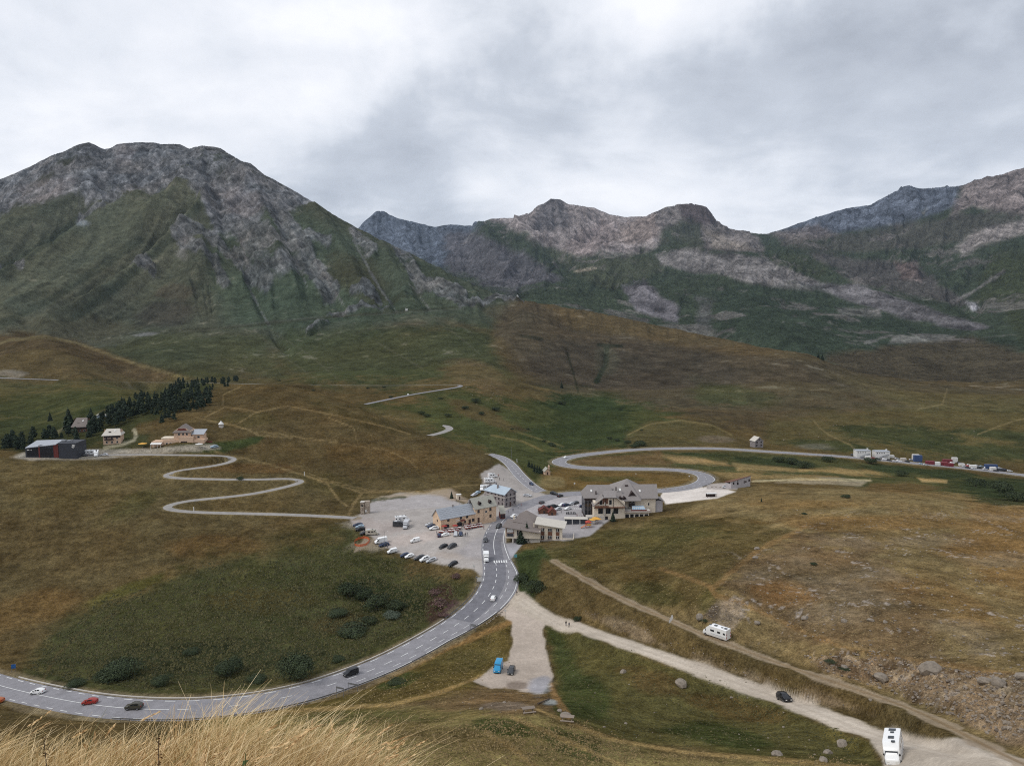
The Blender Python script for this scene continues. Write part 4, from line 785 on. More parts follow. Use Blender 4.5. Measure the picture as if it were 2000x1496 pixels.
strip('fresh_asphalt', MAIN, np.minimum(HL - .7, 4.6), np.minimum(HR - 1.6, 5.8), A_NEW, lift=.075, s0=i0, s1=i1, skirt=0)
strip('side_road', SIDE, 3.9, 3.9, A_OLD, lift=.07); strip('upper_road', UPPER, 3.2, 3.2, A_PALE); gpx, gpy = px_of(GALI[:, 0], GALI[:, 1], GALI[:, 2]); kA = int(np.argmin((gpx - 885) ** 2 + (gpy - 751.5) ** 2)); kB = int(np.argmin((gpx - 130) ** 2 + (gpy - 743) ** 2))
A_TRK = asphalt('dusty_track', srgb(96, 92, 78, KA)); strip('pass_road', GALI, 2.3, 2.3, A_OLD, lift=.25, s1=kA); strip('pass_track', GALI, 1.7, 1.7, A_TRK, lift=.2, s0=kA - 1, s1=kB); strip('pass_road', GALI, 2.6, 2.6, A_OLD, lift=.25, s0=kB - 1); strip('winding_lane', ZIG, 2.1, 2.1, A_PALE, lift=.08)
def stroke_paint(name, w, off, half, lift, dash=None, gap=None, s0=0, s1=None, phase=0):
    """painted road line at a sideways offset; dash / gap in metres"""
    w = w[s0:s1]; off = off[s0:s1] if np.ndim(off) else np.full(len(w), off)
    t = np.gradient(w[:, :2], axis=0); t /= np.linalg.norm(t, axis=1)[:, None] + 1e-9; n = np.stack([t[:, 1], -t[:, 0]], 1)
    c = w.copy(); c[:, :2] += n * off[:, None]; c[:, 2] += lift
    L = np.concatenate([[0], np.cumsum(np.linalg.norm(np.diff(c, axis=0), axis=1))])
    if dash is None: spans = [(0, L[-1])]
    else: spans = [(s, min(s + dash, L[-1])) for s in np.arange(phase, L[-1], dash + gap)]
    verts, faces = [], []
    for a, b in spans:
        k = max(2, int((b - a) / 2) + 1); q = np.linspace(a, b, k); p = np.stack([np.interp(q, L, c[:, j]) for j in range(3)], 1); nn = np.stack([np.interp(q, L, n[:, j]) for j in range(2)], 1)
        base = len(verts)
        for i in range(k): verts += [(p[i, 0] - nn[i, 0] * half, p[i, 1] - nn[i, 1] * half, p[i, 2]), (p[i, 0] + nn[i, 0] * half, p[i, 1] + nn[i, 1] * half, p[i, 2])]
        faces += [(base + 2 * i, base + 2 * i + 1, base + 2 * i + 3, base + 2 * i + 2) for i in range(k - 1)]
    me = bpy.data.meshes.new(name); me.from_pydata(verts, [], faces); me.materials.append(PAINT); o = link(bpy.data.objects.new(name, me)); o['kind'] = 'structure'; return o
iA, iB, iC, iV = at_px(684, 1325), at_px(940, 1182), at_px(967, 1092), at_px(990, 1008)
lp = .095
stroke_paint('centre_line', MAIN, 0.0, .11, lp, 3.0, 3.5, s0=iA, s1=iC); stroke_paint('centre_line', MAIN, -.2, .10, lp, None, s0=0, s1=at_px(350, 1387))
stroke_paint('centre_line', MAIN, -.2, .10, lp, 3, 10, s0=at_px(350, 1387), s1=iA)
stroke_paint('edge_line', MAIN, -(HL - .75), .12, lp, 3, 3.5, s0=0, s1=iC); stroke_paint('edge_line', MAIN, HR * .55, .09, lp, 3, 3.5, s0=iA, s1=iC, phase=1)
stroke_paint('edge_line', MAIN, HR - .7, .12, lp, 20, 6, s0=iA, s1=iB); stroke_paint('edge_line', MAIN, HR - .7, .12, lp, None, s0=iB, s1=iC); stroke_paint('edge_line', MAIN, HR - .75, .1, lp, 3, 3.5, s0=0, s1=iA)
stroke_paint('centre_line', MAIN, .3, .12, lp, None, s0=iC + 3, s1=iV); stroke_paint('edge_line', MAIN, -(HL - .7), .12, lp, 3, 3, s0=iC, s1=iV); stroke_paint('edge_line', MAIN, HR - .8, .14, lp, None, s0=iC, s1=iV - 8)
iW, iX = at_px(1140, 963), at_px(1381, 936)
stroke_paint('centre_line', MAIN, 0, .1, lp, 3, 6, s0=iW, s1=NM); stroke_paint('edge_line', MAIN, -(HL - .45), .1, lp, None, s0=at_px(1320, 956), s1=NM); stroke_paint('edge_line', MAIN, HR - .45, .1, lp, None, s0=at_px(1320, 956), s1=NM)
nS = len(SIDE); stroke_paint('centre_line', SIDE, 0, .1, .1, 3, 4, s0=4); stroke_paint('edge_line', SIDE, 3.5, .1, .1, s0=6); stroke_paint('edge_line', SIDE, -3.5, .1, .1, s0=6)
# zebra crossing by the white truck
def road_frame(i, off, ahead=0.0, w=None):
    w = MAIN if w is None else w
    i = int(np.clip(i, 1, len(w) - 2)); t = Vector(w[i + 1] - w[i - 1]); t.z = 0; t.normalize(); n = Vector((t.y, -t.x, 0)); p = Vector(w[i]) + n * off + t * ahead
    return p, t, n
def box_mesh(name, verts_faces_mats): pass
zi = at_px(969, 1097); vs, fs = [], []
for k in range(10):
    off = -4.4 + k * .98
    if k in (1, 2, 3): continue
    p, t, n = road_frame(zi, off); p = p + Vector((0, 0, .105)); b = len(vs)
    for sx, sy in ((-1, -1), (1, -1), (1, 1), (-1, 1)): vs.append(tuple(p + n * .27 * sx + t * 1.5 * sy))
    fs.append((b, b + 1, b + 2, b + 3))
me = bpy.data.meshes.new('zebra_crossing'); me.from_pydata(vs, [], fs); me.materials.append(PAINT); o = link(bpy.data.objects.new('zebra_crossing', me)); o['kind'] = 'structure'
# ------------------------------------------------------------------ small mesh kit
class MB:
    def __init__(s): s.v = []; s.f = []; s.m = []
    def face(s, pts, m=0):
        b = len(s.v); s.v += [tuple(p) for p in pts]; s.f.append(tuple(range(b, b + len(pts)))); s.m.append(m); return s
    def box(s, x0, x1, y0, y1, z0, z1, m=0, taper=0.0):
        t = taper; p = [(x0, y0, z0), (x1, y0, z0), (x1, y1, z0), (x0, y1, z0), (x0 + t, y0 + t, z1), (x1 - t, y0 + t, z1), (x1 - t, y1 - t, z1), (x0 + t, y1 - t, z1)]
        b = len(s.v); s.v += p
        for q in ((3, 2, 1, 0), (4, 5, 6, 7), (0, 1, 5, 4), (1, 2, 6, 5), (2, 3, 7, 6), (3, 0, 4, 7)): s.f.append(tuple(b + i for i in q)); s.m.append(m)
        return s
    def slab(s, pts, th, m=0, m2=None):
        """a sloping plate: pts is its upper outline (counter-clockwise from above), th its thickness"""
        b = len(s.v); n = len(pts); s.v += [tuple(p) for p in pts] + [(p[0], p[1], p[2] - th) for p in pts]
        s.f.append(tuple(b + i for i in range(n))); s.m.append(m); s.f.append(tuple(b + n + i for i in reversed(range(n)))); s.m.append(m if m2 is None else m2)
        for i in range(n): j = (i + 1) % n; s.f.append((b + i, b + n + i, b + n + j, b + j)); s.m.append(m if m2 is None else m2)
        return s
    def tube(s, pts, r0, r1=None, seg=6, m=0, cap=True):
        pts = [Vector(p) for p in pts]; r1 = r0 if r1 is None else r1; b = len(s.v); n = len(pts)
        for i, p in enumerate(pts):
            d = (pts[min(i + 1, n - 1)] - pts[max(i - 1, 0)]).normalized(); a = d.orthogonal().normalized() if abs(d.z) < .99 else Vector((1, 0, 0)); c = d.cross(a).normalized(); a = c.cross(d)
            r = r0 + (r1 - r0) * i / max(1, n - 1)
            for k in range(seg): t = 2 * math.pi * k / seg; s.v.append(tuple(p + a * (r * math.cos(t)) + c * (r * math.sin(t))))
        for i in range(n - 1):
            for k in range(seg): s.f.append((b + i * seg + k, b + i * seg + (k + 1) % seg, b + (i + 1) * seg + (k + 1) % seg, b + (i + 1) * seg + k)); s.m.append(m)
        if cap: s.f.append(tuple(b + k for k in reversed(range(seg)))); s.m.append(m); s.f.append(tuple(b + (n - 1) * seg + k for k in range(seg))); s.m.append(m)
        return s
    def mesh(s, name, mats, smooth=False):
        me = bpy.data.meshes.new(name); me.from_pydata(s.v, [], s.f)
        for m in (mats if isinstance(mats, (list, tuple)) else [mats]): me.materials.append(m)
        me.polygons.foreach_set('material_index', s.m); me.polygons.foreach_set('use_smooth', [smooth] * len(s.f)); me.update(); return me
    def build(s, name, mats, parent=None, smooth=False):
        return link(bpy.data.objects.new(name, s.mesh(name, mats, smooth)), parent)
def tag(o, label, cat, group=None, kind=None):
    o['label'] = label; o['category'] = cat
    if group: o['group'] = group
    if kind: o['kind'] = kind
    return o
def empty(name, loc=(0, 0, 0), rz=0.0):
    o = bpy.data.objects.new(name, None); COL.objects.link(o); o.location = loc; o.rotation_euler = (0, 0, rz); o.empty_display_size = .3; return o
KIDS = {}
def adopt(parent, o): KIDS.setdefault(parent.name, []).append(o); return o
def copy_tree(o, parent=None):
    c = o.copy(); COL.objects.link(c)
    if parent is not None: c.parent = parent; c.matrix_parent_inverse = o.matrix_parent_inverse.copy()
    for ch in o.children: copy_tree(ch, c)
    return c
M = {}
def paintm(name, c, rough=.35, metal=0.0, spec=.5): M[name] = mat(name, c, rough, metal, spec); return M[name]
for n_, c_ in dict(white=(.84, .84, .83), black=(.012, .013, .016), dark_grey=(.045, .047, .052), silver=(.5, .51, .53), navy=(.02, .035, .08), sky_blue=(.02, .27, .52), red=(.32, .03, .02), beige=(.5, .46, .38), pale_blue=(.32, .42, .5), orange=(.4, .11, .03), green=(.05, .16, .09), camo=(.06, .055, .04)).items():
    paintm('paint_' + n_, c_, .28)
M['glass'] = mat('dark_glass', (.015, .018, .022), .08, 0, .6); M['tyre'] = mat('tyre_rubber', (.018, .018, .018), .9); M['rim'] = mat('wheel_rim', (.35, .35, .36), .35, .7)
M['lamp_white'] = mat('clear_lamp', (.75, .75, .72), .15, 0, .6); M['lamp_red'] = mat('red_lamp', (.4, .01, .01), .25); M['plastic'] = mat('black_plastic', (.03, .03, .032), .6)
M['steel'] = mat('grey_steel', (.3, .31, .33), .45, .6)

def loft_body(st, name, mats, crown=.04):
    """stations along the length: (x, half width, sill z, belt z, belt half width, roof z, roof half width)"""
    b = MB(); rows = []
    for (x, w, zs, zb, wb, zr, wr_) in st:
        r = [(x, w * .93, zs), (x, w, zs + .12), (x, w, (zs + zb) / 2 + .05), (x, wb, zb), (x, wr_, zr), (x, wr_ * .8, zr + crown)]
        r = r + [(p[0], -p[1], p[2]) for p in reversed(r)]; rows.append(len(b.v)); b.v += r
    n = 12
    for i in range(len(st) - 1):
        for k in range(n - 1): a, c = rows[i] + k, rows[i + 1] + k; b.f.append((a, c, c + 1, a + 1)); b.m.append(0)
        b.f.append((rows[i + 1], rows[i], rows[i] + n - 1, rows[i + 1] + n - 1)); b.m.append(0)
    b.f.append(tuple(rows[0] + k for k in range(n))); b.m.append(0); b.f.append(tuple(rows[-1] + k for k in reversed(range(n)))); b.m.append(0)
    me = b.mesh(name, mats, True)
    me.set_sharp_from_angle(angle=math.radians(38)); return me
def lerp3(a, b, t): return tuple(a[i] + (b[i] - a[i]) * t for i in range(3))
def side_glass(s0, s1, lo=.12, hi=.86, ends=.08, side=1, out=.012):
    A = (s0[0], side * (s0[4] + out), s0[3]); B = (s1[0], side * (s1[4] + out), s1[3]); C_ = (s1[0], side * (s1[6] + out), s1[5]); D = (s0[0], side * (s0[6] + out), s0[5])
    p = lambda u, v: lerp3(lerp3(A, B, u), lerp3(D, C_, u), v)
    q = [p(ends, lo), p(1 - ends, lo), p(1 - ends, hi), p(ends, hi)]
    return q if side > 0 else q[::-1]
def end_glass(s0, s1, lo=.1, hi=.9, inset=.1, out=.015):
    """windscreen or rear window between a low station s0 and a high station s1"""
    A = (s0[0], s0[4] * (1 - inset), s0[3]); B = (s0[0], -s0[4] * (1 - inset), s0[3]); C_ = (s1[0], -s1[6] * (1 - inset), s1[5]); D = (s1[0], s1[6] * (1 - inset), s1[5])
    q = [lerp3(A, D, lo), lerp3(B, C_, lo), lerp3(B, C_, hi), lerp3(A, D, hi)]; up = out + .02
    sx = 1 if s0[0] > s1[0] else -1
    q = [(x + sx * out, y, z + up) for x, y, z in q]; return q if sx > 0 else q[::-1]
def wheel_mesh(r=.33, w=.2):
    b = MB(); n = 16
    for sy, ro, ri in ((0, r, r * .62),):
        for k in range(n):
            t0, t1 = 2 * math.pi * k / n, 2 * math.pi * (k + 1) / n; c0, s0, c1, s1 = math.cos(t0), math.sin(t0), math.cos(t1), math.sin(t1)
            b.face([(r * c0, -w / 2, r * s0), (r * c1, -w / 2, r * s1), (r * c1, w / 2, r * s1), (r * c0, w / 2, r * s0)], 0)
            for y in (-w / 2, w / 2):
                q = [(r * c0, y, r * s0), (r * c1, y, r * s1), (ri * c1, y, ri * s1), (ri * c0, y, ri * s0)]; b.face(q if y > 0 else q[::-1], 0)
                h = [(ri * c0, y * .8, ri * s0), (ri * c1, y * .8, ri * s1), (.05 * c1, y * .9, .05 * s1), (.05 * c0, y * .9, .05 * s0)]; b.face(h if y > 0 else h[::-1], 1)
    return b.mesh('wheel', [M['tyre'], M['rim']])
WHEEL = wheel_mesh(); WHEEL_B = wheel_mesh(.36, .24)
def vehicle(kind, st, cab, wheels, wr_=.33, lights=True, extra=None, wheel=None):
    """cab: (index of low front, high front, high rear, low rear, splits) stations that carry the glass"""
    root = empty(kind); root.location = (0, 0, -500)
    body = link(bpy.data.objects.new('body', loft_body(st, kind + '_body', [M['paint_white']])), root)
    if cab:
        a, b_, c, d, sp = cab
        MB().face(end_glass(st[a], st[b_])).build('windscreen', M['glass'], root)
        if d is not None: MB().face(end_glass(st[d], st[c], .25, .9)).build('rear_window', M['glass'], root)
        for side in (1, -1):
            m_ = MB()
            for i, j in sp: m_.face(side_glass(st[i], st[j], side=side))
            m_.build('side_window', M['glass'], root)
    hw = st[len(st) // 2][1]
    for x in wheels:
        for sy in (1, -1):
            w = link(bpy.data.objects.new('wheel', wheel or WHEEL), root); w.location = (x, sy * (hw - .09), wr_)
    if lights:
        f, r = st[0], st[-1]
        for sy in (1, -1):
            MB().box(f[0] - .16, f[0] + .03, sy * f[1] * .72 - .17, sy * f[1] * .72 + .17, f[3] - .2, f[3] - .04).build('headlight', M['lamp_white'], root)
            MB().box(r[0] - .03, r[0] + .1, sy * r[1] * .8 - .1, sy * r[1] * .8 + .1, r[3] - .25, r[3] + .08).build('tail_light', M['lamp_red'], root)
        MB().box(f[0] - .1, f[0] + .05, -f[1] * .8, f[1] * .8, .24, .42).build('bumper', M['plastic'], root)
    if extra: extra(root)
    return root
# front of every vehicle is +x
def mirrors(x, w, z):
    def f(root):
        for s in (1, -1): MB().box(x - .1, x + .1, s * w - .1 if s > 0 else -w - .16, s * w + .16 if s > 0 else -w + .1, z, z + .2).build('wing_mirror', M['plastic'], root)
    return f
def rails(x0, x1, w, z):
    def f(root):
        for s in (1, -1): MB().box(x0, x1, s * w - .025, s * w + .025, z, z + .06).build('roof_rail', M['plastic'], root)
        mirrors(.95, .86, .98)(root)
    return f
hatch = vehicle('hatchback', [(2.02, .70, .28, .62, .66, .64, .60), (1.75, .84, .22, .80, .78, .83, .70), (.95, .87, .22, .93, .80, .96, .74), (.35, .87, .22, .96, .80, 1.36, .62), (-.30, .87, .22, .98, .80, 1.45, .64), (-1.20, .87, .22, 1.0, .80, 1.42, .62), (-1.80, .86, .24, 1.0, .78, 1.12, .70), (-2.0, .78, .30, .95, .72, 1.0, .66)], (2, 3, 5, 6, [(3, 4), (4, 5)]), (1.28, -1.25), .32, extra=mirrors(.72, .84, .95))
estate = vehicle('estate_car', [(2.3, .72, .28, .60, .68, .62, .60), (2.05, .86, .22, .76, .80, .79, .72), (1.05, .89, .22, .90, .82, .93, .76), (.40, .89, .22, .93, .82, 1.32, .62), (-.30, .89, .22, .95, .82, 1.42, .65), (-1.70, .89, .22, .97, .82, 1.40, .63), (-2.2, .86, .26, .97, .80, 1.05, .72), (-2.35, .80, .32, .92, .74, .96, .68)], (2, 3, 5, 6, [(3, 4), (4, 5)]), (1.42, -1.35), .33, extra=rails(-1.5, .1, .58, 1.42))
suv = vehicle('suv', [(2.2, .76, .34, .78, .72, .80, .66), (2.0, .90, .28, .95, .84, .98, .78), (1.05, .93, .28, 1.06, .86, 1.10, .80), (.50, .93, .28, 1.08, .86, 1.54, .68), (-.30, .93, .28, 1.10, .86, 1.66, .70), (-1.65, .93, .28, 1.12, .86, 1.63, .68), (-2.1, .90, .32, 1.12, .84, 1.25, .76), (-2.25, .84, .38, 1.05, .78, 1.1, .72)], (2, 3, 5, 6, [(3, 4), (4, 5)]), (1.38, -1.32), .36, extra=rails(-1.4, .2, .62, 1.66), wheel=WHEEL_B)
panel_van = vehicle('panel_van', [(2.75, .80, .34, .90, .76, .93, .70), (2.55, .96, .28, 1.10, .92, 1.14, .88), (2.05, .99, .28, 1.30, .95, 1.34, .90), (1.30, .99, .28, 1.35, .96, 2.22, .84), (.95, .99, .28, 1.36, .97, 2.48, .86), (-2.70, .99, .28, 1.36, .97, 2.50, .86), (-2.78, .96, .32, 1.3, .94, 2.42, .82)], (2, 3, 5, None, [(3, 4)]), (1.85, -1.75), .34, extra=lambda r: (mirrors(1.75, .98, 1.3)(r), MB().box(1.02, 1.9, .985, 1.0, 1.36, 1.84).build('door_window', M['glass'], r), MB().box(1.02, 1.9, -1.0, -.985, 1.36, 1.84).build('door_window', M['glass'], r)))
small_van = vehicle('small_van', [(2.12, .74, .30, .78, .70, .80, .64), (1.95, .88, .25, .95, .82, .98, .78), (1.25, .90, .25, 1.06, .85, 1.10, .80), (.60, .90, .25, 1.10, .86, 1.70, .76), (.10, .90, .25, 1.12, .87, 1.82, .78), (-2.05, .90, .25, 1.12, .87, 1.83, .78), (-2.15, .86, .30, 1.08, .83, 1.72, .74)], (2, 3, 5, None, [(3, 4)]), (1.35, -1.35), .32, extra=mirrors(.95, .88, 1.08))
camper_van = vehicle('camper_van', [(2.75, .80, .34, .90, .76, .93, .70), (2.55, .96, .28, 1.10, .92, 1.14, .88), (2.05, .99, .28, 1.30, .95, 1.34, .90), (1.30, .99, .28, 1.35, .96, 2.22, .84), (.95, .99, .28, 1.36, .97, 2.48, .86), (-2.90, .99, .28, 1.36, .97, 2.50, .86), (-2.98, .96, .32, 1.3, .94, 2.42, .82)], (2, 3, 5, None, [(3, 4)]), (1.85, -1.85), .34,
    extra=lambda r: (mirrors(1.75, .98, 1.3)(r), [MB().box(x, x + 1.0, s * 1.0 - .012, s * 1.0 + .012, 1.45, 1.95).build('side_hatch', M['glass'], r) for x in (-.4, -1.9) for s in (1, -1)], MB().box(-.2, .5, -.35, .35, 2.52, 2.62).build('roof_light', M['glass'], r), MB().box(-2.3, -1.0, -.55, .55, 2.54, 2.58).build('roof_panel', M['paint_silver'], r)))
def mh_extra(r):
    mirrors(2.55, 1.02, 1.35)(r)
    for x, wd in ((.5, 1.1), (-1.4, .9), (-2.9, .6)):
        for s in (1, -1): MB().box(x - wd / 2, x + wd / 2, s * 1.145 - .012, s * 1.145 + .012, 1.6, 2.1).build('side_window', M['glass'], r)
    MB().box(-1.2, -.55, -1.17, -1.15, .5, 2.3).build('entrance_door', M['paint_silver'], r)
    MB().box(-.3, .5, -.4, .4, 2.93, 3.02).build('roof_light', M['glass'], r); MB().box(-2.0, -1.5, -.2, .3, 2.92, 3.0).build('roof_light', M['glass'], r); MB().box(-3.2, -2.3, -.5, .5, 2.91, 2.95).build('roof_panel', M['glass'], r)
    MB().box(1.2, 1.7, .1, .6, 2.92, 3.0).build('roof_light', M['glass'], r)
    MB().box(-3.2, .9, 1.16, 1.17, .95, 1.12).box(-3.2, .9, -1.17, -1.16, .95, 1.12).build('stripe', M['paint_silver'], r)
    for s in (1, -1): MB().box(-3.53, -3.5, s * .95 - .1, s * .95 + .1, .7, 1.2).build('tail_light', M['lamp_red'], r)
motorhome = vehicle('motorhome', [(3.5, .80, .36, .92, .78, .95, .72), (3.3, .98, .30, 1.15, .94, 1.18, .9), (2.8, 1.0, .30, 1.35, .96, 1.40, .92), (2.45, 1.0, .30, 1.5, .98, 1.98, .95), (2.35, 1.12, .34, 1.7, 1.12, 2.15, 1.08), (1.6, 1.15, .34, 1.9, 1.15, 2.78, 1.10), (1.2, 1.15, .34, 1.9, 1.15, 2.88, 1.12), (-3.4, 1.15, .34, 1.9, 1.15, 2.88, 1.12), (-3.5, 1.12, .38, 1.9, 1.12, 2.8, 1.08)], (2, 3, 7, None, [(2, 3)]), (2.55, -2.0), .35, lights=True, extra=mh_extra)
def tr_extra(r):
    mirrors(2.4, 1.0, 1.4)(r)
    MB().box(-3.2, 1.0, -1.1, 1.1, .75, 3.0).build('cargo_box', M['paint_white'], r); MB().box(-3.2, 1.3, -.5, .5, .45, .74).build('chassis', M['plastic'], r)
box_truck = vehicle('box_truck', [(2.9, .82, .36, .95, .80, .98, .76), (2.75, .98, .30, 1.2, .94, 1.24, .92), (2.45, 1.0, .30, 1.4, .96, 1.44, .92), (2.0, 1.0, .30, 1.45, .97, 2.15, .86), (1.15, 1.0, .30, 1.45, .97, 2.2, .88), (1.1, 1.0, .32, 1.45, .96, 2.15, .86)], (2, 3, 4, None, [(3, 4)]), (2.1, -2.1), .38, extra=tr_extra, wheel=WHEEL_B)
TEMPL = dict(hatchback=hatch, estate_car=estate, suv=suv, panel_van=panel_van, small_van=small_van, camper_van=camper_van, motorhome=motorhome, box_truck=box_truck)
CATS = dict(hatchback='car', estate_car='car', suv='car', panel_van='van', small_van='van', camper_van='camper van', motorhome='motorhome', box_truck='truck')
used_t = set()
def put(kind, px, py, dx, dy, colour, label, group=None, lift=.0, scale=1.0, dmin=75):
    p = hit(px, py, dmin); L = math.hypot(dx, dy); k = 6.0 / L
    d = hit(px + dx * k, py + dy * k * .9, dmin) - hit(px - dx * k, py - dy * k * .9, dmin)
    yaw = math.atan2(d.y, d.x)
    t = TEMPL[kind]; o = t if kind not in used_t else copy_tree(t); used_t.add(kind)
    o.location = (p.x, p.y, p.z + lift)
    f = Vector((math.cos(yaw), math.sin(yaw))); g = Vector((-f.y, f.x))
    zf = ground_z(p.x + f.x * 2, p.y + f.y * 2) - ground_z(p.x - f.x * 2, p.y - f.y * 2); zs = ground_z(p.x + g.x, p.y + g.y) - ground_z(p.x - g.x, p.y - g.y)
    o.rotation_mode = 'XYZ'; o.rotation_euler = (.35 * math.atan2(zs, 2), -.8 * math.atan2(zf, 4), yaw); o.scale = (scale,) * 3
    for ch in o.children:
        if ch.name.split('.')[0] in ('body', 'cargo_box'):
            sl = ch.material_slots[0]; sl.link = 'OBJECT'; sl.material = M['paint_' + colour]
    tag(o, label, CATS[kind], group); return o
PK, LOT = 'vehicles parked on the gravel car park', 'vehicles on the roads'
